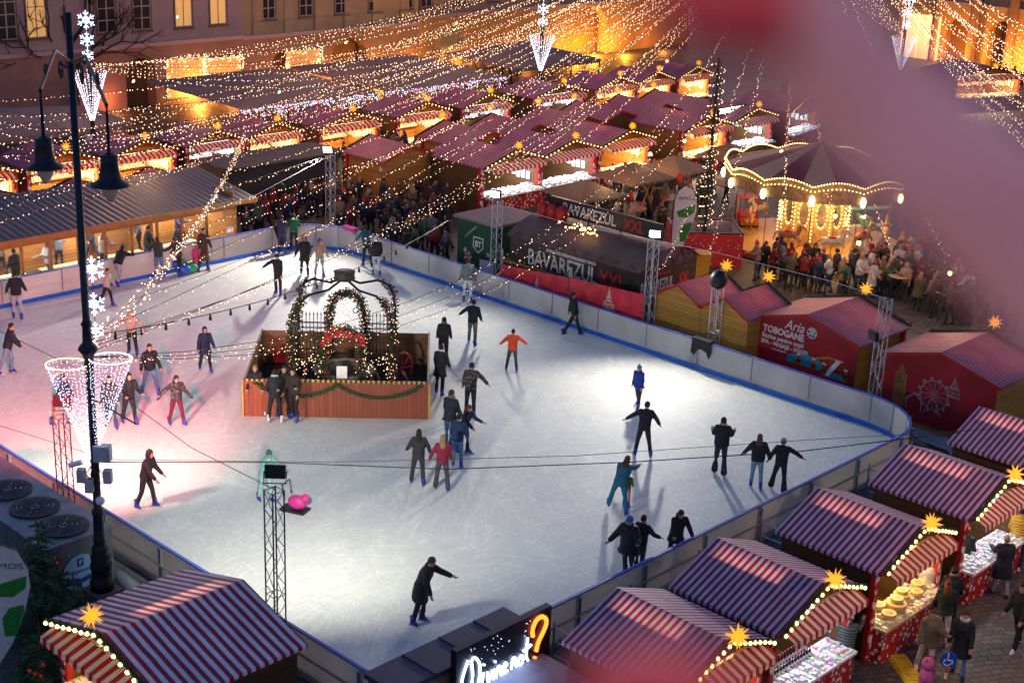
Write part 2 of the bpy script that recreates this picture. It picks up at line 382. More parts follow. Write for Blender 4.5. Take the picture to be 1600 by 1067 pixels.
        for sh, e, w, sg, dd in arms:   # palm, four fingers, thumb
            d = dd.normalized(); u = d.cross(Z)
            if u.length < .3: u = Vector((0, 1, 0))*-1
            u = (u-d*u.dot(d)).normalized(); nrm = d.cross(u)
            hm = 3 if gloves else 0
            rings(bm_, [(w+d*.01*s, .024*s, .017*s, u, nrm), (w+d*.05*s, .038*s, .017*s, u, nrm), (w+d*.095*s, .04*s, .015*s, u, nrm)], 8, hm)
            for i, ln in enumerate((.062, .072, .068, .052)):
                b0 = w+d*.09*s+u*(i-1.5)*.021*s; b1 = b0+d*ln*.5*s-nrm*.006; b2 = b1+d*ln*.45*s-nrm*.02*s
                bm_.tube([b0, b1, b2], [.0105*s, .0095*s, .007*s], 5, hm)
            t0 = w+d*.03*s-u*.03*s; bm_.tube([t0, t0+(d*.6-u*.7).normalized()*.035*s, t0+(d*.9-u*.55).normalized()*.065*s-nrm*.01], [.014*s, .012*s, .008*s], 5, hm)
    else:
        for sh, e, w, sg, dd in arms: bm_.tube([w, w+dd*.08*s, w+dd*.16*s], [.03*s, .036*s, .018*s], 5, 0)
    mats = [M_skin, M_eye, M_lip, fab(BLK)]
    # ---- trousers
    tm = MB()
    rings(tm, [(pel-up*.11*s, .12*s, .11*s, sideax, fw), (pel, .165*s, .125*s, sideax, fw), (pel+up*.12*s, .15*s, .115*s, sideax, fw)], n)
    for hp, k, a, sg, dd in legs:
        fa = .065+flare*.05
        limb(tm, [hp, hp.lerp(k, .5), k, k.lerp(a, .5), a+Vector((0, 0, .0))], [.098*s, .088*s, .068*s, (.064+flare*.02)*s, fa*s*.9], n)
    TV, TF = remesh(tm, vx)
    tb = MB(); tb.add(TV, TF, 0)
    # ---- jacket
    jm = MB(); pf = puff
    seq = []
    if jlen > 0:
        lg = [k-hp for hp, k, a, sg, dd in legs]; dn = ((lg[0]+lg[1])*.5).normalized()*.8+(-up)*.2
        dn.normalize()
        sp = abs(legs[0][1].x-legs[1][1].x)*.5
        seq.append((pel+dn*jlen*s, (.17*skirtw+sp*.55)*s*pf, .17*skirtw*s*pf, sideax, fw)); seq.append((pel+dn*jlen*.5*s, .19*s*pf, .16*s*pf, sideax, fw))
    else: seq.append((pel-up*.07*s, .165*s*pf, .13*s*pf, sideax, fw))
    seq += [(pel+up*.02*s, .178*s*pf, .14*s*pf, sideax, fw), (pel+up*.18*s, .172*s*pf, .132*s*pf, sideax, fw), (pel+up*.36*s, .2*s*pf, .14*s*pf, sideax, fw),
            (pel+up*.47*s, .185*s*pf, .115*s*pf, sideax, fw), (pel+up*.53*s, .11*s, .09*s, sideax, fw), (neck+hup*.03*s, .075*s, .078*s, sideax, fw)]
    rings(jm, seq, 14)
    for sh, e, w, sg, dd in arms: limb(jm, [sh-sideax*sg*.02*s, e, w-dd*.01*s], [.078*s*pf, .064*s*pf, .05*s*pf], n)
    if hair == 'hood':
        rings(jm, [(hc0-hup2*.13*s-fdir*.03*s, .085*s, .085*s, hr, fdir), (hc0-hup2*.02*s-fdir*.035*s, .102*s, .10*s, hr, fdir), (hc0+hup2*.08*s-fdir*.03*s, .088*s, .10*s, hr, fdir), (hc0+hup2*.14*s-fdir*.03*s, .035*s, .045*s, hr, fdir)], 12)
    else:
        rings(jm, [(neck-fw*.05*s-up*.04*s, .11*s, .06*s, sideax, fw), (neck-fw*.075*s+up*.04*s, .1*s, .045*s, sideax, fw)], n)
    JV, JF = remesh(jm, vx)
    jb = MB(); jb.add(JV, JF, 0)
    # ---- hair / hat
    hm = MB(); hmat = [fab(hc)]
    cap = lambda mb, g, lo, mi=0: rings(mb, [(hc0+hup2*lo*s-fdir*.026*s, .074*g*s, .072*g*s, hr, fdir), (hc0+hup2*.03*s-fdir*.016*s, .078*g*s, .09*g*s, hr, fdir), (hc0+hup2*.085*s-fdir*.012*s, .066*g*s, .08*g*s, hr, fdir), (hc0+hup2*.125*s-fdir*.01*s, .03*g*s, .04*g*s, hr, fdir)], 12, mi)
    if hair == 'short': cap(hm, 1.04, -.04)
    elif hair == 'long':
        cap(hm, 1.1, -.05)
        bk = neck-fw*.10*s
        rings(hm, [(bk-up*.22*s, .05*s, .025*s, sideax, fw), (bk-up*.10*s, .095*s, .045*s, sideax, fw), (bk+up*.05*s, .095*s, .055*s, sideax, fw), (hc0-fdir*.05*s, .082*s, .06*s, hr, fdir)], 10)
    if hat:
        hmat.append(fab(hatc)); cap(hm, 1.16, .0, 1)
        if hat == 'pom': hm.ball(hc0+hup2*.155*s-fdir*.01*s, .035*s, mi=1)
        if hat == 'peak': hm.obox(hc0+hup2*.05*s+fdir*.12*s, hr*.06*s, fdir*.05*s, hup2*.006, 1)
        if hat == 'ear': [hm.ball(hc0+hr*q*.085*s, .025*s, .045*s, .045*s, mi=1) for q in (-1, 1)]
    # ---- footwear
    fts = []
    for hp, k, a, sg, dd in legs:
        fm = MB(); sh = dd.normalized()
        tilt = max(-.6, min(.6, math.atan2(-sh.y, -sh.z)))*.55 if a.z > .16 else 0
        f = Vector((sg*.22, 1, 0)).normalized(); f = Vector((f.x, f.y*math.cos(tilt), math.sin(tilt))).normalized(); u = Vector((f.y, -f.x, 0)).normalized(); w_ = u.cross(f)
        c = a-w_*(.03 if feet == 'skate' else .035)
        if feet == 'skate':
            rings(fm, [(a-f*.01+w_*.15*s, .060*s, .066*s, u, f), (a+w_*.05, .054*s, .066*s, u, f), (c+f*.02-w_*.0, .052*s, .10*s, u, f), (c+f*.035-w_*.035, .045*s, .12*s, u, f)], 10, 0)
            fm.obox(c+f*.04-w_*.048, u*.012, f*.11, w_*.012, 0); fm.obox(c+f*.05-w_*.072, u*.005, f*.165, w_*.018, 1)
            fmats = [fc or M_blueboot, M_blade]
        else:
            rings(fm, [(a+w_*.05*s, .045*s, .05*s, u, f), (c+f*.03, .045*s, .10*s, u, f), (c+f*.045-w_*.03, .046*s, .13*s, u, f)], 8, 0); fmats = [fc or fab(BLK)]
        fts.append((fm, fmats))
    if low:
        one = MB(); ms = [M_skin, fab(jk, jkind), fab(tr), hmat[0], hmat[-1], fts[0][1][0]]
        one.add(V, F, 0); one.add(TV, TF, 2); one.add(JV, JF, 1); one.v += []; o0 = hm
        for v_, f_, k in ((hm.v, hm.f, hm.m),):
            b = len(one.v); one.v += v_
            for ff, mm in zip(f_, k): one.f.append(tuple(i+b for i in ff)); one.m.append(3+min(mm, 1))
        for fm, _ in fts:
            b = len(one.v); one.v += fm.v
            for ff in fm.f: one.f.append(tuple(i+b for i in ff)); one.m.append(5)
        b = len(one.v); base = bm_
        for sh, e, w, sg, dd in arms: one.tube([w, w+dd*.08*s, w+dd*.16*s], [.03*s, .036*s, .018*s], 5, 0)
        return one.build(name, ms, None, True, link=False)
    root = bm_.build(name, mats, None, True)
    jo = jb.build('jacket' if jlen < .2 else 'coat', fab(jk, jkind), root, True)
    tb.build('trousers', fab(tr), root, True)
    if hm.v: hm.build('hair' if not hat else 'hat', hmat, root, True)
    if collar:
        cm = MB(); rings(cm, [(neck-up*.02*s, .11*s, .10*s, sideax, fw), (neck+hup*.05*s, .12*s, .11*s, sideax, fw), (neck+hup*.09*s, .09*s, .09*s, sideax, fw)], 12)
        cm.build('fur_collar', fab(collar), root, True)
    for fm, fmats in fts: fm.build('ice_skate' if feet == 'skate' else 'shoe', fmats, root, True)
    return root
def face_yaw(p, a):
    """a in degrees as seen in the photo: 0 = towards the viewer, 90 = facing picture right, 180 = away"""
    away = math.atan2(p.y, p.x)      # direction from viewer
    ang = away+math.pi+R(a)          # heading
    return ang-math.pi/2
def put(o, px, py, a, label, z=ICE, group=None):
    p = G(px, py, z); o.location = p; o.rotation_euler = (0, 0, face_yaw(p, a)); tag(o, label, 'person', group); return o
sk = dict
SKATERS = [
 (28,499,175,'young man from behind in black jacket and light grey trousers near the rental cabin', sk(h=1.8,la=(5,22,18),ra=(8,18,30),jk=BLK,tr=GREYT)),
 (186,446,150,'person in black jacket and grey trousers leaning on the far left barrier', sk(h=1.78,lean=42,la=(60,10,10),ra=(50,10,10),ll=(30,3,10),rl=(-25,5,5),jk=BLK,tr=GREYT,head=(-10,0))),
 (165,478,60,'youngster in sand coloured jacket skating beside the snowflake lights', sk(h=1.5,jk=BEIGE,tr=BLK,hair='short',hc=HB,ll=(14,2,5),rl=(-20,2,18))),
 (250,434,200,'long haired woman in dark jacket and blue jeans holding the far left barrier', sk(h=1.66,lean=10,la=(50,10,10),jk=CHAR,tr=JEAN,hair='long',hc=HBR)),
 (282,431,-60,'woman in brown jacket with light brown hair beside the children at the left barrier', sk(h=1.66,lean=16,la=(35,10,30),ra=(35,10,30),jk=BROWN,tr=BLK,hair='long',hc=HBR)),
 (318,421,20,'tall person in long dark brown coat standing by the left barrier', sk(h=1.8,jk=BROWN,jlen=.55,tr=BLK)),
 (306,423,10,'small child in pink snowsuit at the left barrier', sk(h=1.05,jk=(.5,.05,.16),tr=(.5,.05,.16),hat='pom',hatc=(.45,.03,.12))),
 (8,586,80,'man in black jacket and grey blue trousers cut by the left edge of the photo', sk(h=1.82,lean=14,ra=(25,10,20),jk=BLK,tr=(.16,.22,.30),ll=(10,6,15),rl=(-20,14,5))),
 (208,554,-15,'blond person in beige jacket with arms held out on the upper left ice', sk(h=1.68,la=(10,45,10),ra=(10,40,10),jk=BEIGE,tr=BLK,hair='long',hc=HBL,ll=(8,7,6),rl=(-8,6,6))),
 (321,580,10,'person in long dark hooded coat skating alone left of the fenced well', sk(h=1.62,jk=NAVY,jlen=.25,tr=BLK,hair='hood',la=(10,14,40),ra=(6,14,20),ll=(10,6,8),rl=(-12,6,10))),
 (235,617,15,'man in black sweatshirt and blue jeans on the pink lit ice', sk(h=1.8,jk=BLK,tr=JEAN,la=(8,12,25),ra=(5,20,18),ll=(10,9,6),rl=(-12,10,8))),
 (202,662,20,'person in black hooded jacket and black trousers beside the light cone', sk(h=1.72,jk=BLK,tr=BLK,hair='hood',lean=10,la=(25,10,45),ra=(25,10,45),ll=(8,5,5),rl=(-10,6,8))),
 (276,664,20,'girl in speckled jacket and maroon trousers with one arm stretched out', sk(h=1.66,jk=(.06,.05,.05),jkind='camo',tr=(.14,.008,.035),hair='long',hc=HB,la=(10,22,50),ra=(15,62,5),ll=(8,8,5),rl=(-8,9,8),gloves=True)),
 (95,664,60,'person in dark jacket and tan trousers seen through the light cone', sk(h=1.7,jk=NAVY,tr=(.34,.22,.10),lean=12,ll=(18,4,15),rl=(-14,4,10))),
 (174,668,0,'person in dark jacket and jeans half hidden by the light cone', sk(h=1.72,jk=CHAR,tr=DJEAN,lean=5)),
 (228,793,60,'man in black hooded jacket gliding across the lower left ice', sk(h=1.76,jk=BLK,tr=BLK,hair='hood',lean=15,la=(12,8,25),ra=(22,8,20),ll=(16,5,10),rl=(-8,5,14),head=(12,0))),
 (414,783,35,'person in mint green jacket pushing a pink skating aid', sk(h=1.62,jk=(.20,.52,.42),tr=(.30,.5,.45),lean=18,la=(45,10,20),ra=(45,10,20),hair='short',hc=HB,hat='plain',hatc=(.02,.16,.10))),
 (404,648,-10,'blond girl with white skates at the corner of the fenced well', sk(h=1.66,jk=BLK,tr=BLK,hair='long',hc=HBL,fc=M_whiteboot,lean=5,ll=(5,16,0),rl=(0,4,0))),
 (430,660,175,'person in black with white skates in front of the well corner group', sk(h=1.74,jk=(.01,.013,.015),tr=BLK,fc=M_whiteboot,ll=(5,9,0),rl=(0,9,0),lean=8,collar=(.5,.5,.5))),
 (443,652,10,'dark haired man in black in the middle of the well corner group', sk(h=1.82,jk=BLK,tr=BLK,lean=12,la=(30,10,40),ra=(30,10,40))),
 (461,656,-30,'person in dark brown jacket on the right of the well corner group', sk(h=1.76,jk=(.03,.017,.014),tr=(.02,.012,.012),lean=4)),
 (692,570,175,'person in black cap nearest the back right corner of the well', sk(h=1.7,jk=BLK,tr=BLK,hat='plain',hatc=BLK,collar=(.2,.13,.08))),
 (686,618,160,'person in long black coat with white collar beside the well rail', sk(h=1.74,jk=BLK,jlen=.3,tr=BLK,collar=(.62,.55,.55))),
 (700,700,150,'man in dark parka with fur collar and jeans right of the well', sk(h=1.84,jk=(.014,.02,.03),jlen=.12,tr=JEAN,collar=(.22,.14,.07),hc=HBR,head=(14,30))),
 (734,650,170,'man in camouflage jacket reaching an arm to the right', sk(h=1.78,jk=(.055,.05,.035),jkind='camo',tr=(.025,.025,.03),ra=(10,44,10),la=(5,12,10),ll=(5,4,0),rl=(-5,4,5))),
 (722,708,60,'long haired girl in navy jacket behind the boy in jeans', sk(h=1.6,jk=NAVY,tr=BLK,hair='long',hc=HRD,lean=14,la=(35,10,30),ra=(35,20,20))),
 (714,731,165,'boy in navy top with pale back panel and blue jeans', sk(h=1.66,jk=(.012,.03,.09),tr=(.08,.2,.32),ll=(4,4,0),rl=(-3,5,5))),
 (652,757,178,'girl with long dark hair and dark jacket holding a friend by the hand', sk(h=1.66,jk=(.03,.027,.03),tr=(.035,.03,.035),hair='long',hc=HB,la=(10,24,28),ra=(4,24,8),ll=(6,9,2),rl=(-6,6,8),flare=.3)),
 (690,766,182,'blond girl in red jacket holding hands with the dark haired girl', sk(h=1.64,jk=(.22,.012,.035),tr=(.06,.05,.055),hair='long',hc=HBL,la=(4,26,8),ra=(5,12,15),ll=(6,8,2),rl=(-6,7,6),flare=.6)),
 (737,540,165,'person in black hoodie and grey green trousers striding behind the well', sk(h=1.74,jk=BLK,tr=(.14,.15,.14),la=(0,50,35),ra=(10,10,20),ll=(22,8,10),rl=(-26,9,5))),
 (799,580,180,'child in orange red jacket with arms spread on the central ice', sk(h=1.5,jk=(.75,.07,.02),tr=(.07,.08,.08),la=(5,42,30),ra=(10,52,20),ll=(5,10,2),rl=(-4,8,5))),
 (893,525,100,'person in close fitting black leaning far forward by the right barrier', sk(h=1.74,jk=BLK,tr=BLK,hair='long',hc=HB,lean=-10,la=(-10,8,5),ra=(5,8,5),ll=(18,3,0),rl=(-30,3,0),flare=.4)),
 (730,473,180,'person in grey sweater and white trousers near the green kiosk', sk(h=1.78,jk=(.17,.19,.20),tr=(.62,.62,.60),la=(5,14,10),ra=(5,14,10),hc=HBR,puff=1.08,gloves=True)),
 (435,461,-30,'person in black with left arm stretched out on the upper ice', sk(h=1.7,jk=(.018,.017,.02),tr=BLK,ra=(8,58,18),la=(10,10,10),hat='plain',hatc=BLK,ll=(6,5,0),rl=(-6,6,6))),
 (476,430,0,'person in long black outfit with raised hood near the far corner', sk(h=1.7,jk=(.02,.015,.015),jlen=.3,tr=BLK,hair='hood',ra=(10,26,5))),
 (499,431,20,'person in tan jacket and pale jeans near the far corner', sk(h=1.62,jk=(.38,.25,.17),tr=(.34,.38,.44),hair='long',hc=HBR,la=(14,12,25),ra=(14,42,5))),
 (441,397,180,'person in dark purple jacket holding the far barrier', sk(h=1.66,jk=(.03,.018,.06),tr=(.03,.03,.08),la=(45,10,10),ra=(45,10,10))),
 (459,393,175,'person in green football shirt at the far barrier', sk(h=1.66,jk=(.01,.11,.05),tr=BLK,la=(40,10,10),ra=(40,10,10))),
 (574,417,200,'person in teal jacket bending over the far barrier', sk(h=1.76,lean=25,jk=(.02,.10,.13),tr=(.02,.02,.03),la=(30,16,10),ra=(50,10,10))),
 (588,432,185,'person in white cap and white trousers at the far right barrier', sk(h=1.66,jk=(.02,.016,.018),tr=(.60,.60,.62),hat='plain',hatc=(.55,.62,.55),puff=1.15)),
 (997,637,-35,'child in blue jacket and teal bobble hat', sk(h=1.5,jk=(.01,.035,.28),jlen=.12,tr=(.02,.02,.035),hat='pom',hatc=(.02,.30,.34),ll=(14,4,5),rl=(-14,6,10),la=(5,10,20),ra=(-10,10,20))),
 (1004,714,190,'man in black hoodie balancing with both arms out on the right ice', sk(h=1.74,lean=12,side=6,jk=(.008,.010,.016),tr=BLK,hat='plain',hatc=BLK,la=(8,56,22),ra=(-6,34,28),ll=(10,10,12),rl=(-8,10,8),gloves=True)),
 (964,800,170,'woman in teal outfit bending over to push a child', sk(h=1.74,lean=40,side=8,jk=(.015,.10,.15),tr=(.012,.13,.22),hair='long',hc=HRD,la=(35,10,10),ra=(60,14,10),ll=(30,18,28),rl=(5,10,12),head=(15,0),flare=.3)),
 (978,793,175,'toddler in green and pink held by the woman in teal', sk(h=1.0,jk=(.05,.16,.06),tr=(.5,.12,.2))),
 (1123,742,178,'woman in short black jacket with grey fur collar and flared trousers', sk(h=1.78,jk=(.012,.012,.018),tr=(.022,.022,.03),hair='short',hc=HB,hat='plain',hatc=(.02,.01,.01),collar=(.32,.27,.27),flare=.9,puff=1.15,la=(25,16,70),ra=(25,16,70),ll=(6,4,3),rl=(-6,4,8))),
 (1180,763,182,'long haired woman in black puffer jacket and pale blue jeans', sk(h=1.66,jk=(.012,.013,.018),jkind='puffer',tr=(.16,.30,.42),hair='long',hc=(.10,.07,.05),la=(8,34,24),ra=(5,22,18),puff=1.12,gloves=True,ll=(5,4,0),rl=(-5,5,4))),
 (1214,768,178,'person in grey beanie and flared black trousers reaching for the barrier', sk(h=1.66,jk=BLK,tr=BLK,hat='plain',hatc=(.25,.25,.27),la=(5,26,10),ra=(10,60,18),flare=1.0,ll=(12,12,0),rl=(-6,6,2),gloves=True)),
 (981,903,-25,'man in black quilted jacket and blue cap standing at the near right barrier', sk(h=1.78,jk=(.01,.012,.016),jkind='puffer',jlen=.2,tr=CHAR,hat='peak',hatc=(.015,.16,.45),puff=1.25,la=(30,30,60),ra=(10,30,40))),
 (996,898,150,'dark haired companion in black jacket behind the man in the blue cap', sk(h=1.62,jk=BLK,tr=CHAR,hc=HB,la=(20,20,20),ra=(25,25,30))),
 (1052,880,20,'long haired woman in black coat leaning both hands on the barrier rail', sk(h=1.68,lean=20,jk=(.012,.011,.013),jlen=.25,tr=BLK,hair='long',hc=HBR,la=(45,8,5),ra=(50,14,5),head=(18,0))),
 (652,974,75,'young man in long black parka gliding with one arm stretched forward', sk(h=1.84,lean=20,jk=(.013,.016,.018),jlen=.33,tr=(.012,.012,.016),la=(52,10,10),ra=(0,8,15),head=(22,0),hc=HBR,ll=(8,4,16),rl=(-4,4,10),puff=1.08)),
]
people_n = 0
for px, py, a, lab, kw in SKATERS:
    put(person(**kw), px, py, a, lab)
# pedestrians on the cobbles, lower right
PEDS = [
 (1313,1062,170,'person in long grey green puffer coat and ear muffs at the bottle stall', sk(h=1.72,jk=(.05,.075,.07),jkind='puffer',jlen=.62,tr=CHAR,feet='shoe',hair='short',hc=HBL,hat='ear',hatc=(.6,.55,.6),puff=1.1,ra=(50,8,70))),
 (1441,965,195,'person in white fleece jacket looking over the cheese stall', sk(h=1.7,jk=(.66,.60,.54),tr=BLK,feet='shoe',hair='short',hc=HBL,puff=1.2,la=(30,10,40),ra=(30,10,40))),
 (1478,985,185,'person in black knitted hat behind the white fleece jacket', sk(h=1.72,jk=BLK,tr=BLK,feet='shoe',hat='plain',hatc=BLK,collar=(.14,.09,.04))),
 (1469,1005,190,'woman with long auburn hair, dark green jacket and white trousers', sk(h=1.68,jk=(.012,.022,.02),jlen=.1,tr=(.5,.48,.45),feet='shoe',hair='long',hc=HRD,fc=fab(WHT))),
 (1442,1046,25,'woman in olive fur coat and cream trousers talking', sk(h=1.68,jk=(.13,.10,.06),jkind='cloth',jlen=.16,tr=(.52,.46,.40),feet='shoe',hair='short',hc=HBR,puff=1.28,fc=fab(WHT),la=(30,10,70),ra=(10,12,20),head=(10,20))),
 (1496,1054,-10,'young man in long black coat over a white shirt and jeans', sk(h=1.78,jk=BLK,jlen=.38,tr=JEAN,feet='shoe',hc=HBR,puff=1.05,head=(14,-10),collar=(.5,.5,.5))),
 (1562,930,200,'blond woman in long black coat and grey jeans reading a leaflet', sk(h=1.68,jk=BLK,jlen=.42,tr=(.25,.27,.32),feet='shoe',hair='short',hc=HBL,puff=1.15,la=(35,10,60))),
 (1583,888,180,'person in mustard yellow padded jacket and black trousers', sk(h=1.78,jk=(.50,.27,.02),jkind='puffer',tr=BLK,feet='shoe',hair='short',hc=HB,puff=1.2,fc=fab(WHT))),
 (1588,1012,-40,'man in black jacket walking in from the right edge', sk(h=1.82,jk=BLK,tr=BLK,feet='shoe',fc=fab(WHT),ll=(16,4,4),rl=(-14,4,10),puff=1.1)),
 (1497,915,170,'person in red and white santa hat between two stalls', sk(h=1.68,jk=(.02,.03,.02),tr=BLK,feet='shoe',hat='pom',hatc=(.5,.02,.02))),
]
for px, py, a, lab, kw in PEDS:
    put(person(**kw), px, py, a, lab, z=0)
# crowd variants
VAR = []
crowd_cols = [('black', BLK, BLK), ('black', (.018, .016, .018), DJEAN), ('navy', NAVY, CHAR), ('dark brown', (.05, .028, .018), BLK), ('beige', (.30, .22, .15), CHAR), ('olive', OLIVE, BLK),
              ('grey', (.10, .10, .11), BLK), ('dark red', (.16, .012, .015), BLK), ('white', (.48, .46, .45), DJEAN), ('green', (.03, .09, .05), BLK), ('charcoal', CHAR, CHAR), ('tan', (.22, .14, .08), DJEAN)]
poses = [dict(), dict(ll=(18, 3, 4), rl=(-18, 3, 8), la=(-14, 8, 12), ra=(16, 8, 15)), dict(la=(25, 8, 80), ra=(20, 8, 60)), dict(lean=12, ra=(40, 10, 50)), dict(la=(8, 10, 12), ra=(30, 12, 95)), dict(jlen=.35, puff=1.1)]
hairs = [dict(hair='short', hc=HB), dict(hair='long', hc=HBR), dict(hair='hood'), dict(hair='short', hc=HB, hat='plain', hatc=(.02, .02, .025)), dict(hair='long', hc=HBL), dict(hair='short', hat='pom', hatc=(.42, .03, .03))]
for i, (cn, jc, tc_) in enumerate(crowd_cols):
    for j in range(2):
        kw = dict(poses[(i+j*3) % 6]); kw.update(hairs[(i*2+j) % 6]); kw.update(jk=jc, tr=tc_, low=True, feet='shoe', h=random.choice([1.62, 1.7, 1.76, 1.82]), puff=kw.get('puff', 1.0)*1.08)
        o = person(**kw); hd = {0: 'bare head', 1: 'long hair', 2: 'raised hood', 3: 'dark cap', 4: 'blond hair', 5: 'red bobble hat'}[(i*2+j) % 6]
        VAR.append((o.data, cn, hd))
crowd_count = 0
def inpoly(x, y, P_):
    c = False; n = len(P_)
    for i in range(n):
        x1, y1 = P_[i]; x2, y2 = P_[(i+1) % n]
        if (y1 > y) != (y2 > y) and x < (x2-x1)*(y-y1)/(y2-y1)+x1: c = not c
    return c
TAKEN = []
def crowd(poly, n, where, group, mind=.55, facing=None, cols=None):
    global crowd_count
    xs = [p[0] for p in poly]; ys = [p[1] for p in poly]; k = 0; tries = 0
    while k < n and tries < n*60:
        tries += 1
        px = random.uniform(min(xs), max(xs)); py = random.uniform(min(ys), max(ys))
        if not inpoly(px, py, poly): continue
        p = G(px, py, 0)
        if any((p.x-q[0])**2+(p.y-q[1])**2 < mind*mind for q in TAKEN): continue
        if any(x0 < p.x < x1 and y0 < p.y < y1 for x0, x1, y0, y1 in BLOCK): continue
        TAKEN.append((p.x, p.y)); k += 1; crowd_count += 1
        me, cn, hd = random.choice(VAR if cols is None else [v for v in VAR if v[1] in cols])
        o = bpy.data.objects.new('person', me); C.objects.link(o); o.location = p
        o.rotation_euler = (0, 0, random.uniform(0, 6.28) if facing is None else face_yaw(p, facing+random.uniform(-50, 50)))
        sc_ = random.uniform(.93, 1.05); o.scale = (sc_, sc_, sc_)
        tag(o, 'person in %s jacket with %s %s' % (cn, hd, where), 'person', group); CROWD.append(o)
CROWD = []
def finish_crowd(keep):
    """the nearest ones stay individuals, the farthest become one far crowd"""
    CROWD.sort(key=lambda o: o.location.length); rest = CROWD[keep:]
    if not rest: return
    vs = []; fs = []; mi = []; mats_ = []; sm = []
    for o in rest:
        M = Matrix.Translation(o.location) @ o.rotation_euler.to_matrix().to_4x4() @ Matrix.Diagonal((*o.scale, 1)); b = len(vs); idx = []
        for m in o.data.materials:
            if m not in mats_: mats_.append(m)
            idx.append(mats_.index(m))
        vs += [tuple(M @ v.co) for v in o.data.vertices]
        for p in o.data.polygons: fs.append(tuple(i+b for i in p.vertices)); mi.append(idx[p.material_index])
        bpy.data.objects.remove(o)
    me = bpy.data.meshes.new('far_crowd'); me.from_pydata(vs, [], fs)
    for m in mats_: me.materials.append(m)
    me.polygons.foreach_set('material_index', mi); me.polygons.foreach_set('use_smooth', [True]*len(fs))
    o = bpy.data.objects.new('far_crowd', me); C.objects.link(o); tag(o, 'small distant people among the farthest stalls and terraces', 'crowd', None, 'stuff')
BLOCK = [(17, 41, 19.5, 51.3)]
# ------------------------------------------------------------ ground and ice
def ground_material():
    m, N, L, b = newmat('cobbles'); tc = N.new('ShaderNodeTexCoord')
    mp = N.new('ShaderNodeMapping'); mp.inputs['Rotation'].default_value = (0, 0, .6); L.new(tc.outputs['Object'], mp.inputs['Vector'])
    nz = N.new('ShaderNodeTexNoise'); nz.inputs['Scale'].default_value = .5; L.new(mp.outputs[0], nz.inputs['Vector'])
    ad = N.new('ShaderNodeVectorMath'); ad.operation = 'ADD'; L.new(mp.outputs[0], ad.inputs[0])
    s0 = N.new('ShaderNodeVectorMath'); s0.operation = 'SCALE'; s0.inputs['Scale'].default_value = .7; L.new(nz.outputs['Color'], s0.inputs[0]); L.new(s0.outputs[0], ad.inputs[1])
    br = N.new('ShaderNodeTexBrick'); br.inputs['Scale'].default_value = 1; br.inputs['Brick Width'].default_value = .30; br.inputs['Row Height'].default_value = .20
    br.inputs['Mortar Size'].default_value = .016; br.inputs['Mortar Smooth'].default_value = .5
    br.inputs['Color1'].default_value = (.12, .105, .085, 1); br.inputs['Color2'].default_value = (.06, .054, .046, 1); br.inputs['Mortar'].default_value = (.012, .011, .01, 1)
    L.new(ad.outputs[0], br.inputs['Vector'])
    n2 = N.new('ShaderNodeTexNoise'); n2.inputs['Scale'].default_value = .8; n2.inputs['Detail'].default_value = 6; L.new(tc.outputs['Object'], n2.inputs['Vector'])
    mr = N.new('ShaderNodeMapRange'); mr.inputs['To Min'].default_value = .5; mr.inputs['To Max'].default_value = 1.4; L.new(n2.outputs['Fac'], mr.inputs['Value'])
    s = N.new('ShaderNodeVectorMath'); s.operation = 'SCALE'; L.new(br.outputs['Color'], s.inputs[0]); L.new(mr.outputs[0], s.inputs['Scale'])
    L.new(s.outputs[0], b.inputs['Base Color'])
    r2 = N.new('ShaderNodeMapRange'); r2.inputs['To Min'].default_value = .35; r2.inputs['To Max'].default_value = .75; L.new(n2.outputs['Fac'], r2.inputs['Value']); L.new(r2.outputs[0], b.inputs['Roughness'])
    bp = N.new('ShaderNodeBump'); bp.inputs['Strength'].default_value = .8; bp.inputs['Distance'].default_value = .03; bp.invert = True
    L.new(br.outputs['Fac'], bp.inputs['Height']); L.new(bp.outputs[0], b.inputs['Normal']); return m
g = MB().add([(-60,-60,0),(260,-60,0),(260,260,0),(-60,260,0)], [(0,1,2,3)]).build('ground', ground_material()); tag(g, 'dark cobbled square', kind='structure')
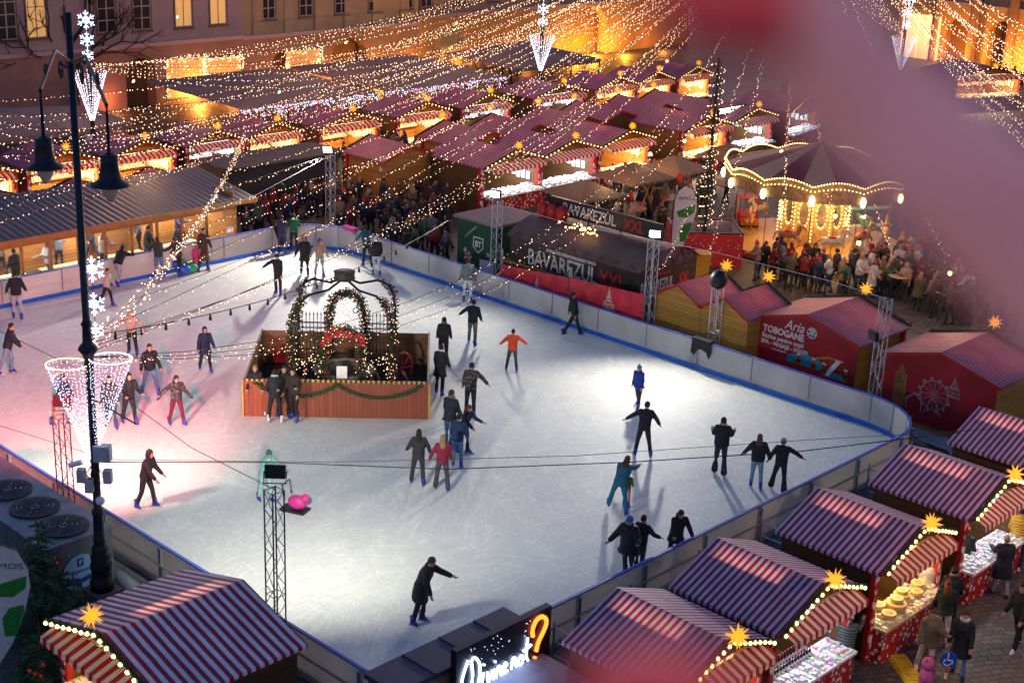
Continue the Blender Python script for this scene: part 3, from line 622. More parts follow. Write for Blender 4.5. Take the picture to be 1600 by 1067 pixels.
def ice_material():
    m, N, L, b = newmat('skated ice'); tc = N.new('ShaderNodeTexCoord'); b.inputs['Roughness'].default_value = .55
    b.inputs['Specular IOR Level'].default_value = .22
    def scr(scale, rot, stretch, w, dist, dsc=.35):
        mp = N.new('ShaderNodeMapping'); mp.inputs['Rotation'].default_value = (0, 0, rot); mp.inputs['Scale'].default_value = (1, stretch, 1); L.new(tc.outputs['Object'], mp.inputs['Vector'])
        n = N.new('ShaderNodeTexNoise'); n.inputs['Scale'].default_value = dsc; n.inputs['Detail'].default_value = 2; L.new(tc.outputs['Object'], n.inputs['Vector'])
        s0 = N.new('ShaderNodeVectorMath'); s0.operation = 'SCALE'; s0.inputs['Scale'].default_value = dist; L.new(n.outputs['Color'], s0.inputs[0])
        ad = N.new('ShaderNodeVectorMath'); L.new(mp.outputs[0], ad.inputs[0]); L.new(s0.outputs[0], ad.inputs[1])
        v = N.new('ShaderNodeTexVoronoi'); v.feature = 'DISTANCE_TO_EDGE'; v.inputs['Scale'].default_value = scale; L.new(ad.outputs[0], v.inputs['Vector'])
        r = N.new('ShaderNodeMapRange'); r.inputs['From Max'].default_value = w; r.inputs['To Min'].default_value = 1; r.inputs['To Max'].default_value = 0; L.new(v.outputs['Distance'], r.inputs['Value'])
        return r.outputs[0]
    a = [scr(1.1, .3, .35, .014, 2.2), scr(1.6, 1.7, .3, .018, 2.6, .5), scr(2.6, 2.5, .25, .03, 3.0, .6), scr(4.5, .9, .4, .05, 2.5, .8), scr(.7, 2.1, .4, .01, 3.5, .3)]
    cur = a[0]
    for q in a[1:]:
        mx = N.new('ShaderNodeMath'); mx.operation = 'ADD'; L.new(cur, mx.inputs[0]); L.new(q, mx.inputs[1]); cur = mx.outputs[0]
    for rot_ in (.35, 1.25, 2.2):
        mp = N.new('ShaderNodeMapping'); mp.inputs['Rotation'].default_value = (0, 0, rot_); mp.inputs['Scale'].default_value = (.5, 9, 1)
        nn_ = N.new('ShaderNodeTexNoise'); nn_.inputs['Scale'].default_value = .12; L.new(tc.outputs['Object'], nn_.inputs['Vector'])
        s1 = N.new('ShaderNodeVectorMath'); s1.operation = 'SCALE'; s1.inputs['Scale'].default_value = 14; L.new(nn_.outputs['Color'], s1.inputs[0])
        a1 = N.new('ShaderNodeVectorMath'); L.new(tc.outputs['Object'], a1.inputs[0]); L.new(s1.outputs[0], a1.inputs[1]); L.new(a1.outputs[0], mp.inputs['Vector'])
        n4 = N.new('ShaderNodeTexNoise'); n4.inputs['Scale'].default_value = 1.0; n4.inputs['Detail'].default_value = 5; n4.inputs['Roughness'].default_value = .7; L.new(mp.outputs[0], n4.inputs['Vector'])
        r4 = N.new('ShaderNodeMapRange'); r4.inputs['From Min'].default_value = .52; r4.inputs['From Max'].default_value = .72; r4.inputs['To Max'].default_value = 1.3; L.new(n4.outputs['Fac'], r4.inputs['Value'])
        mx = N.new('ShaderNodeMath'); mx.operation = 'ADD'; L.new(cur, mx.inputs[0]); L.new(r4.outputs[0], mx.inputs[1]); cur = mx.outputs[0]
    n1 = N.new('ShaderNodeTexNoise'); n1.inputs['Scale'].default_value = .22; n1.inputs['Detail'].default_value = 6; n1.inputs['Roughness'].default_value = .6; L.new(tc.outputs['Object'], n1.inputs['Vector'])
    n3 = N.new('ShaderNodeTexNoise'); n3.inputs['Scale'].default_value = 1.3; n3.inputs['Detail'].default_value = 8; n3.inputs['Roughness'].default_value = .75; n3.inputs['Distortion'].default_value = 1.5; L.new(tc.outputs['Object'], n3.inputs['Vector'])
    mod = N.new('ShaderNodeMath'); mod.operation = 'MULTIPLY'; L.new(cur, mod.inputs[0]); L.new(n3.outputs['Fac'], mod.inputs[1])
    m1 = N.new('ShaderNodeMath'); m1.operation = 'MULTIPLY_ADD'; m1.inputs[1].default_value = .16; m1.inputs[2].default_value = .02; L.new(mod.outputs[0], m1.inputs[0])
    m2 = N.new('ShaderNodeMath'); m2.operation = 'MULTIPLY_ADD'; m2.inputs[1].default_value = .22; L.new(n1.outputs['Fac'], m2.inputs[0]); L.new(m1.outputs[0], m2.inputs[2])
    m3 = N.new('ShaderNodeMath'); m3.operation = 'MULTIPLY_ADD'; m3.inputs[1].default_value = .20; L.new(n3.outputs['Fac'], m3.inputs[0]); L.new(m2.outputs[0], m3.inputs[2])
    cr = N.new('ShaderNodeValToRGB'); e = cr.color_ramp.elements
    e[0].position = .08; e[0].color = (.52, .53, .48, 1); e[1].position = .46; e[1].color = (.92, .885, .76, 1)
    L.new(m3.outputs[0], cr.inputs[0]); L.new(cr.outputs[0], b.inputs['Base Color'])
    bp = N.new('ShaderNodeBump'); bp.inputs['Strength'].default_value = .35; bp.inputs['Distance'].default_value = .02; L.new(mod.outputs[0], bp.inputs['Height']); L.new(bp.outputs[0], b.inputs['Normal'])
    return m
IX0, IX1, IY0, IY1 = 17.7, 40.5, 19.95, 50.9
def rrect(x0, x1, y0, y1, R4, seg=9, step=None):
    pts = []
    for r, sx, sy, a0 in ((R4[0], 1, 0, -90), (R4[1], 1, 1, 0), (R4[2], 0, 1, 90), (R4[3], 0, 0, 180)):
        cx = x1-r if sx else x0+r; cy = y1-r if sy else y0+r
        for i in range(seg+1):
            a = R(a0+90*i/seg); pts.append((cx+r*math.cos(a), cy+r*math.sin(a)))
    if not step: return pts
    out = []; n = len(pts)
    for i in range(n):
        a = Vector(pts[i]); b2 = Vector(pts[(i+1) % n]); d = (b2-a).length; k = max(1, int(round(d/step))) if d > step*1.4 else 1
        for j in range(k): out.append(tuple(a.lerp(b2, j/k)))
    return out
RR4 = (2.4, 2.6, 2.4, .9)
RP = rrect(IX0, IX1, IY0, IY1, RR4)
def offs(pts, d):
    n = len(pts); out = []
    for i in range(n):
        a = Vector(pts[i-1]); b2 = Vector(pts[(i+1) % n]); t = (b2-a).normalized(); out.append((pts[i][0]+t.y*d, pts[i][1]-t.x*d))
    return out
ice = MB(); n = len(RP); ice.add([(x, y, ICE) for x, y in RP], [tuple(range(n))]); o = ice.build('ice_surface', ice_material()); tag(o, 'white skated ice of the rink', kind='structure')
base = MB(); q = offs(RP, .9); base.prism([(x, y, .005) for x, y in q], (0, 0, .30)); o = base.build('rink_platform', planks('grey deck', (.10, .10, .11), 'X', .2)); tag(o, 'grey platform under the ice rink', kind='structure')
# ---- barrier
PAN = rrect(IX0, IX1, IY0, IY1, RR4, 4, 2.45)
def panelmat():
    m, N, L, b = newmat('milky barrier panel'); tc = N.new('ShaderNodeTexCoord')
    nz = N.new('ShaderNodeTexNoise'); nz.inputs['Scale'].default_value = .9; nz.inputs['Detail'].default_value = 7; L.new(tc.outputs['Object'], nz.inputs['Vector'])
    cr = N.new('ShaderNodeValToRGB'); e = cr.color_ramp.elements; e[0].position = .3; e[0].color = (.66, .66, .66, 1); e[1].position = .62; e[1].color = (.88, .88, .87, 1)
    L.new(nz.outputs['Fac'], cr.inputs[0]); L.new(cr.outputs[0], b.inputs['Base Color']); b.inputs['Roughness'].default_value = .35
    tr = N.new('ShaderNodeBsdfTranslucent'); tr.inputs['Color'].default_value = (.72, .66, .56, 1); ms = N.new('ShaderNodeMixShader'); ms.inputs[0].default_value = .48
    L.new(b.outputs[0], ms.inputs[1]); L.new(tr.outputs[0], ms.inputs[2]); L.new(ms.outputs[0], N['Material Output'].inputs['Surface']); return m
M_panel = panelmat(); M_kick = mat('blue kick strip', (.01, .13, .55), .45, var=.1); M_rail = mat('blue rail', (.06, .12, .50), .4, var=.1)
bar = thing('rink_barrier', 'white panelled rink barrier with blue top rail and blue kick strip around the ice', 'barrier', (IX0, IY0, 0)); bo = Vector((IX0, IY0, 0))
RPb = offs(PAN, .02); n = len(PAN)
RPo = offs(PAN, .10)
for i in range(n):
    a = Vector((*RPb[i], 0))-bo; b2 = Vector((*RPb[(i+1) % n], 0))-bo; t = (b2-a).normalized(); nr = Vector((t.y, -t.x, 0))
    mb = MB(); mb.slab([a+t*.012+Vector((0,0,.30)), b2-t*.012+Vector((0,0,.30)), b2-t*.012+Vector((0,0,1.42)), a+t*.012+Vector((0,0,1.42))], nr*.03); mb.build('panel', M_panel, bar)
    jm_ = MB(); jm_.obox(a-nr*.012+Vector((0,0,1.0)), t*.02, nr*.008, Vector((0,0,.41))); jm_.build('joint_strip', mat('grey joint', (.22, .23, .25), .5), bar); pm = MB(); c = a+nr*.075; pm.obox(c+Vector((0,0,.75)), t*.05, nr*.04, Vector((0,0,.66))); pm.build('post', M_steel, bar)
def ringstrip(d0, d1, z0, z1):
    A = [(x-IX0, y-IY0) for x, y in offs(RP, d0)]; B = [(x-IX0, y-IY0) for x, y in offs(RP, d1)]; k = len(A); mb = MB()
    vs = [(x, y, z0) for x, y in A]+[(x, y, z0) for x, y in B]+[(x, y, z1) for x, y in A]+[(x, y, z1) for x, y in B]; fs = []
    for i in range(k):
        j = (i+1) % k; fs += [(i, j, 2*k+j, 2*k+i), (k+j, k+i, 3*k+i, 3*k+j), (2*k+i, 2*k+j, 3*k+j, 3*k+i), (j, i, k+i, k+j)]
    return mb.add(vs, fs)
ringstrip(-.035, .015, .352, .50).build('kick_strip', M_kick, bar)
ringstrip(-.02, .06, 1.425, 1.465).build('top_rail', M_rail, bar)
mr_ = MB(); P_ = [(x-IX0, y-IY0, .95) for x, y in offs(RP, .13)]; mr_.tube(P_, .032, 6, closed=True); mr_.build('mid_rail', M_steel, bar)
# small stickers on barrier
def sign(name, label, pts, m, t=(0, 0, 0), cat='sign'):
    mb = MB(); mb.prism(pts, t); o = mb.build(name, m); return tag(o, label, cat)
# scaffold brackets on the near right side
for i, x in enumerate((19.6, 22.3, 25.0, 27.7, 30.4, 33.1, 35.8, 38.2)):
    t_ = thing('scaffold_bracket', 'grey steel scaffold bracket behind the near barrier, number %d counted from the dark bar' % (i+1), 'scaffold', (x, 18.6, 0), group='scaffold brackets behind the near barrier')
    t_['label'] = ['grey scaffold bracket beside the wine bar sign', 'grey scaffold bracket behind the first near stall', 'grey scaffold bracket between the first and second near stalls', 'grey scaffold bracket behind the second near stall', 'grey scaffold bracket between the second and third near stalls', 'grey scaffold bracket behind the third near stall', 'grey scaffold bracket behind the fourth near stall', 'grey scaffold bracket at the right rink corner'][i]
    for yy in (0, .95):
        mb = MB(); mb.tube([(0, yy, 0), (0, yy, 1.35)], .028, 6); mb.build('upright', M_steel, t_)
    for zz in (.5, .85, 1.2):
        mb = MB(); mb.tube([(0, 0, zz), (0, .95, zz)], .022, 6); mb.build('crossbar', M_steel, t_)
    if i < 7:
        mb = MB(); mb.tube([(0, 0, .45), (2.6, 0, .95)], .02, 6); mb.build('brace', M_steel, t_)
wk = MB().box(18.5, 39.5, 17.95, 18.9, .02, .28); o = wk.build('walkway', planks('walkway deck', (.07, .075, .085), 'X', .5)); tag(o, kind='structure')
# snow-dusted strip behind the right corner
o = MB().add([(39.8,18.2,.012),(44.5,18.2,.012),(44.5,24,.012),(41.6,24,.012),(41.5,20,.012)], [(0,1,2,3,4)]).build('snow_patch', mat('trodden snow', (.42,.42,.46), .8, var=.35, scale=3)); tag(o, kind='structure')

# ------------------------------------------------------------ truss masts
def truss(mb, h, w=.15, n=None, r=.018):
    n = n or int(h/.42); cs = [(-w, -w), (w, -w), (w, w), (-w, w)]
    for x, y in cs: mb.tube([(x, y, 0), (x, y, h)], r, 5)
    for k in range(4):
        a = cs[k]; b2 = cs[(k+1) % 4]
        for i in range(n):
            z0 = h*i/n; z1 = h*(i+1)/n; p, q2 = (a, b2) if i % 2 else (b2, a)
            mb.tube([(p[0], p[1], z0), (q2[0], q2[1], z1)], r*.55, 4)
        for z in (0.02, h/2, h-.02): mb.tube([(a[0], a[1], z), (b2[0], b2[1], z)], r*.7, 4)
    return mb
def flood(parent, loc, target, lens=True):
    d = (Vector(target)-Vector(loc)).normalized(); u = d.cross(Vector((0, 0, 1))).normalized(); w = u.cross(d)
    mb = MB(); c = Vector(loc); mb.obox(c, u*.22, w*.15, d*.06, 0); mb.obox(c+d*.07, u*.19, w*.12, d*.008, 1)
    mb.tube([c-u*.24, c-u*.24-d*.12-Vector((0, 0, .25)), c+u*.24-d*.12-Vector((0, 0, .25)), c+u*.24], .015, 5, 0)
    mb.build('floodlight', [M_black, M_flood if lens else M_dark], parent)
TR = [((RX(428,765,17.15)), True, 'truss mast with floodlight at the lower left corner of the rink', (28, 34)),
      ((RX(95,650,17.15)), True, 'truss mast behind the cone of white lights at the left edge', (26, 42)),
      ((RX(516,243,41.3)), True, 'truss mast with lit floodlight at the far corner of the rink', (26, 43)),
      ((RX(778,313,41.3)), True, 'truss mast with lit floodlight beside the green kiosk', (28, 36)),
      ((RX(1022,375,41.3)), True, 'truss mast with lit floodlight between the red banner and the wooden stalls', (31, 23.5)),
      ((RX(1122,450,41.3)), False, 'short truss mast with black loudspeaker between the two wooden stalls', (30, 28)),
      ((RX(1385,467,41.3)), True, 'truss mast with dark floodlight between the two red stalls', (27, 29))]
FL = []
for i, (p, lit, lab, tg) in enumerate(TR):
    h = p.z; t_ = thing('truss_mast', 'aluminium '+lab, 'truss mast', (p.x, p.y, 0)); truss(MB(), h).build('lattice', M_alu if p.x > 20 else mat('dark truss', (.10, .11, .14), .4, .6), t_)
    MB().box(-.3, .3, -.3, .3, 0, .03).build('base_plate', M_steel, t_)
    dirv = Vector((tg[0]-p.x, tg[1]-p.y, -3)).normalized()
    if i == 5:
        mb = MB(); mb.ball((0, 0, h+.32), .36, .3, .36, 12, 8, 0); mb.box(-.1, .1, -.1, .1, h, h+.1, 0); mb.build('loudspeaker', M_black, t_, True); continue
    fl = Vector((dirv.x*.25, dirv.y*.25, h+.32)) if i != 6 else Vector((-.35, .1, h-1.2))
    flood(t_, fl, fl+dirv, lens=(i in (2, 3, 4)))
    FL.append((Vector((p.x, p.y, 0))+fl+dirv*.15, tg, i))
# ------------------------------------------------------------ stalls
W2 = 1.7; DP = 2.9; EZ = 2.48; RZ = 3.08
def star_mesh():
    mb = MB(); random.seed(3)
    dirs = []
    for k in range(22):
        z = 1-2*(k+.5)/22; a = k*2.39996; r = math.sqrt(1-z*z); dirs.append(Vector((r*math.cos(a), r*math.sin(a), z)))
    for d in dirs:
        u = d.orthogonal().normalized(); w = d.cross(u); c = d*.07; L_ = .34+.06*random.random()
        p = [c+u*.055, c+w*.055, c-u*.055, c-w*.055, d*L_]; mb.add(p, [(0,1,4),(1,2,4),(2,3,4),(3,0,4),(3,2,1,0)])
    return mb
def make_stall(name, wallm, warm='warm', near=False, back_red=False, lit=True, awning=True, hanging=True, seed=1, roofm=None, label='', roof_glow_gap=True, counterm=None, gcol=None):
    rnd = random.Random(seed); t_ = thing(name, label, 'market stall')
    w = MB()
    w.box(-W2+.02, -W2+.08, .12, DP, 0, EZ-.01); w.box(W2-.08, W2-.02, .12, DP, 0, EZ-.01); w.box(-W2+.08, W2-.08, DP-.06, DP, 0, EZ-.01)
    w.prism([(-W2+.02, DP-.06, EZ), (W2-.02, DP-.06, EZ), (0, DP-.06, RZ-.06)], (0, .06, 0)); w.build('wall', wallm, t_)
    rf = roofm or (M_roof if near else M_rooffar_warmlit); r_ = MB(); sl = (RZ-EZ)/W2; ov = .14; ez = EZ-sl*ov
    for s in (-1, 1):
        q = [(0, -.18, RZ), (s*(W2+ov), -.18, ez), (s*(W2+ov), DP+.12, ez), (0, DP+.12, RZ)]
        # fabric with slight sag between purlins
        vs = []; NX, NY = 6, 8
        for i in range(NX+1):
            for j in range(NY+1):
                u, v = i/NX, j/NY; x = s*(W2+ov)*u; y = -.18+(DP+.30)*v; z = RZ+(ez-RZ)*u-.006*math.sin(math.pi*(u*2 % 1))*abs(math.sin(math.pi*v*3)); vs.append((x, y, z+.03))
        fs = [(i*(NY+1)+j, (i+1)*(NY+1)+j, (i+1)*(NY+1)+j+1, i*(NY+1)+j+1) for i in range(NX) for j in range(NY)]
        r_.add(vs, fs)
        r_.add([(s*(W2+ov), -.18, ez+.03), (s*(W2+ov), DP+.12, ez+.03), (s*(W2+ov+.01), DP+.12, ez-.05), (s*(W2+ov+.01), -.18, ez-.05)], [(0,1,2,3)])
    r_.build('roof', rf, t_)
    tr = MB()
    for y in (-.2, DP+.10):
        tr = MB(); tr.prism([(0, y, RZ-.09), (W2+ov, y, ez-.09), (W2+ov, y, ez+.025), (0, y, RZ+.025), (-W2-ov, y, ez+.025), (-W2-ov, y, ez-.09)], (0, .018, 0)); tr.build('bargeboard', M_redpaint, t_)
    if roof_glow_gap:  # panels, gap and baffles added to shape the lit patch in the roof
        c_ = MB()
        for s in (-1, 1):
            u0 = .32 if s < 0 else .02
            c_.slab([(s*W2*u0, .1, RZ-sl*W2*u0-.11), (s*W2*.95, .1, EZ-.09), (s*W2*.95, DP-.08, EZ-.09), (s*W2*u0, DP-.08, RZ-sl*W2*u0-.11)], (0, 0, .02))
        c_.slab([(-.02*W2, .1, RZ-.13), (-.32*W2, .1, RZ-.32*W2*sl-.11), (-.32*W2, .75, RZ-.32*W2*sl-.11), (-.02*W2, .75, RZ-.13)], (0, 0, .02))
        xa, xb = -.04*W2, -.32*W2; za, zb_ = RZ-.04*W2*sl-.015, RZ-.32*W2*sl-.015
        if near:
            for q0, q1 in (((xa, .75), (xa, DP-.1)), ((xb, .75), (xb, DP-.1)), ((xa, .75), (xb, .75)), ((xa, DP-.1), (xb, DP-.1))):
                zf = lambda x: RZ+x*sl-.02
                c_.slab([(q0[0], q0[1], zf(q0[0])-.34), (q1[0], q1[1], zf(q1[0])-.34), (q1[0], q1[1], zf(q1[0])), (q0[0], q0[1], zf(q0[0]))], (.012, .012, 0))
        c_.build('added_ceiling', planks('ceiling boards', (.25, .15, .06), 'Y', .12), t_)
    MB().prism([(-W2+.03, .06, EZ), (W2-.03, .06, EZ), (0, .06, RZ-.07)], (0, .03, 0)).build('gable_board', M_wallor if wallm is not M_wallbrown else planks('gable boards', (.22, .09, .02), 'Z', .15), t_)
    if back_red:
        pass
    for s in (-1, 1): MB().box(s*W2-.11, s*W2+.11, -.02, .11, 0, EZ-.02).build('corner_post', M_redpaint, t_)
    for s in (-1, 1): MB().box(s*W2-.09, s*W2+.09, -.045, -.022, .15, EZ-.1).build('carved_board', M_post, t_)
    ct = MB(); ct.box(-W2+.12, W2-.12, -.32, .02, 0, .86, 0); ct.box(-W2+.1, W2-.1, -.40, .52, .86, .93, 1); ct.build('counter', [counterm or M_counter, M_white if warm != 'warm' else mat('pale wood top', (.5, .36, .2), .5)], t_)
    if awning:
        aw = MB(); n_ = 34; zb = EZ+.02; vs = []; xs = [-W2+.1+(2*W2-.2)*i/n_ for i in range(n_+1)]
        for i, x in enumerate(xs):
            sc1 = .16+.05*abs(math.sin(math.pi*i/2)); vs += [(x, -.04, zb), (x, -.52, zb-.19), (x, -.54, zb-.19-sc1*.8)]
        fs = []
        for i in range(n_):
            a = i*3; fs += [(a, a+3, a+4, a+1), (a+1, a+4, a+5, a+2)]
        for s in (0, n_): a = s*3
        aw.add(vs, fs); aw.build('awning', M_awn, t_)
    # garland with bulbs along the front gable
    gm = MB(); bb = MB()
    for s in (-1, 1):
        p0 = Vector((0, -.26, RZ+.05)); p1 = Vector((s*(W2+.12), -.26, EZ+.0))
        gm.tube([p0, p1], .05, 6)
        for k in range(120):
            p = p0.lerp(p1, rnd.random()); d = Vector((rnd.uniform(-1, 1), rnd.uniform(-1, .6), rnd.uniform(-1, 1))).normalized()
            e = d.orthogonal().normalized()*.02; gm.add([p-e, p+e, p+d*.14], [(0,1,2)])
        nb = 9 if near else 8
        for k in range(nb):
            p = p0.lerp(p1, (k+.5)/nb); (bb if not near else MB()).ball(p+Vector((0, -.05, -.03+rnd.uniform(-.01, .02))), .034, n=6, k=4)
            if near: q_ = MB(); q_.ball(p+Vector((0, -.06, -.03+rnd.uniform(-.01, .02))), .046, n=8, k=6); q_.build('bulb', M_bulb, t_, True)
    go = gm.build('fir_garland', M_fir, t_); (bb.v and bb.build('bulb_row', M_bulb, t_)); 
    # back shelves with wares
    sh = MB(); gd = MB()
    for z in (1.1, 1.5, 1.9):
        sh.box(-W2+.1, W2-.1, DP-.4, DP-.07, z, z+.03)
        x = -W2+.15
        while x < W2-.2:
            ww = rnd.uniform(.06, .2); hh = rnd.uniform(.08, .3); gd.box(x, x+ww, DP-.38, DP-.38+rnd.uniform(.08, .2), z+.03, z+.03+hh); x += ww+rnd.uniform(.01, .06)
    sh.build('shelf', M_wallor, t_)
    for s in (-1, 1):
        for k in range(9):
            y = .4+k*.26; gd.box(s*(W2-.1)-.03, s*(W2-.1)+.03, y, y+.18, rnd.uniform(1.1, 1.4), rnd.uniform(1.5, 1.95))
    if hanging:
        x = -W2+.3
        while x < W2-.25: hh = rnd.uniform(.12, .3); gd.box(x, x+.07, .1, .16, EZ-.15-hh, EZ-.15); x += rnd.uniform(.14, .3)
    x = -W2+.2
    while x < W2-.3:
        y = -.34
        while y < .42: a_, b_ = rnd.uniform(.06, .16), rnd.uniform(.06, .16); gd.box(x, x+a_, y, y+b_, .93, .93+rnd.uniform(.02, .12)); y += b_+.03
        x += .18
    gg = gd.build('wares', gcol or goodsmat('wares '+warm, 9, .1, (.75, .45, .18) if warm == 'warm' else (.6, .56, .64), .42), t_); gg['kind'] = 'stuff'  # wares get a faint glow of their own to look lit
    MB().box(-W2+.1, W2-.1, .15, DP-.1, .01, .05).build('floorboard', M_wallbrown, t_)
    if near: lr = lamp('added_roof_lamp', 'AREA', (-.18*W2, 1.75, RZ-.18*W2*sl-.24), 13, (1, .62, .34), 1.9, t_, sizey=.4); lr.rotation_euler = (R(180), 0, R(90))  # lamp added under the roof to make the lit patch
    if lit:
        tube_ = MB(); tube_.box(-1.2, 1.2, .5, .56, EZ-.14, EZ-.10); tube_.build('light_tube', glow('tube '+warm, (1, .78, .42) if warm == 'warm' else (.86, .9, 1), 9), t_)
        lamp('stall_light', 'AREA', (0, .75, EZ-.2), (95 if near else 520) if warm == 'warm' else (65 if near else 330), (1, .70, .34) if warm == 'warm' else (.88, .90, 1), 2.6, t_, sizey=.5)
    return t_
STAR = star_mesh().build('star_lantern', M_star); STAR.location = (0, 0, -50)
STAR_USED = []
def star(loc, label, s=1.0):
    if not STAR_USED: o = STAR; 
    else:
        o = STAR.copy(); C.objects.link(o)
    STAR_USED.append(1); o.location = loc; s *= (.78 if loc[1] < 40 else .62); o.scale = (s, s, s); o.rotation_euler = (0, 0, random.random()*6)
    tag(o, label, 'star lantern', 'yellow paper stars on the stall gables'); return o
# near right row: fronts on y = 14.8 facing -Y
XS = [22.05, 25.6, 29.75, 34.0, 38.2]
names = [('striped roof stall in front of the wine bar, half cut by the bottom edge', 'warm'), ('striped roof stall selling bottles with a white lit counter', 'white'), ('striped roof stall selling cheese wheels under warm light', 'warm'),
         ('striped roof stall with glittering white lit ornaments near the right edge', 'white'), ('striped roof stall at the right edge furthest up the near row', 'warm')]
whichstar = ['first', 'second', 'third', 'fourth', 'fifth']
BLOCK += [(20, 41, 14.2, 18.6)]
for i, x in enumerate(XS):
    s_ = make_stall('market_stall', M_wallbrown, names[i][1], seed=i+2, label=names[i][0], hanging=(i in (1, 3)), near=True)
    s_.location = (x, 14.85, 0); s_.scale = (.91, .92, 1)
    star((x, 14.45, RZ+.22), 'yellow star lantern on the gable of the %s' % ['stall by the wine bar sign', 'bottle stall', 'cheese stall', 'ornament stall near the right edge', 'last near stall at the right edge'][i])
# near left stall: front on x = 13.2 facing -X
s_ = make_stall('market_stall', M_wallbrown, 'warm', near=True, seed=11, roofm=M_roofl_floodlit, label='large striped roof stall at the lower left with red awning facing left')
s_.location = (13.35, 23.45, 0); s_.rotation_euler = (0, 0, R(-90)); s_.scale = (1.2, 1.06, .94)
star((12.98, 23.55, RZ+.28), 'yellow star lantern on the lower left stall')
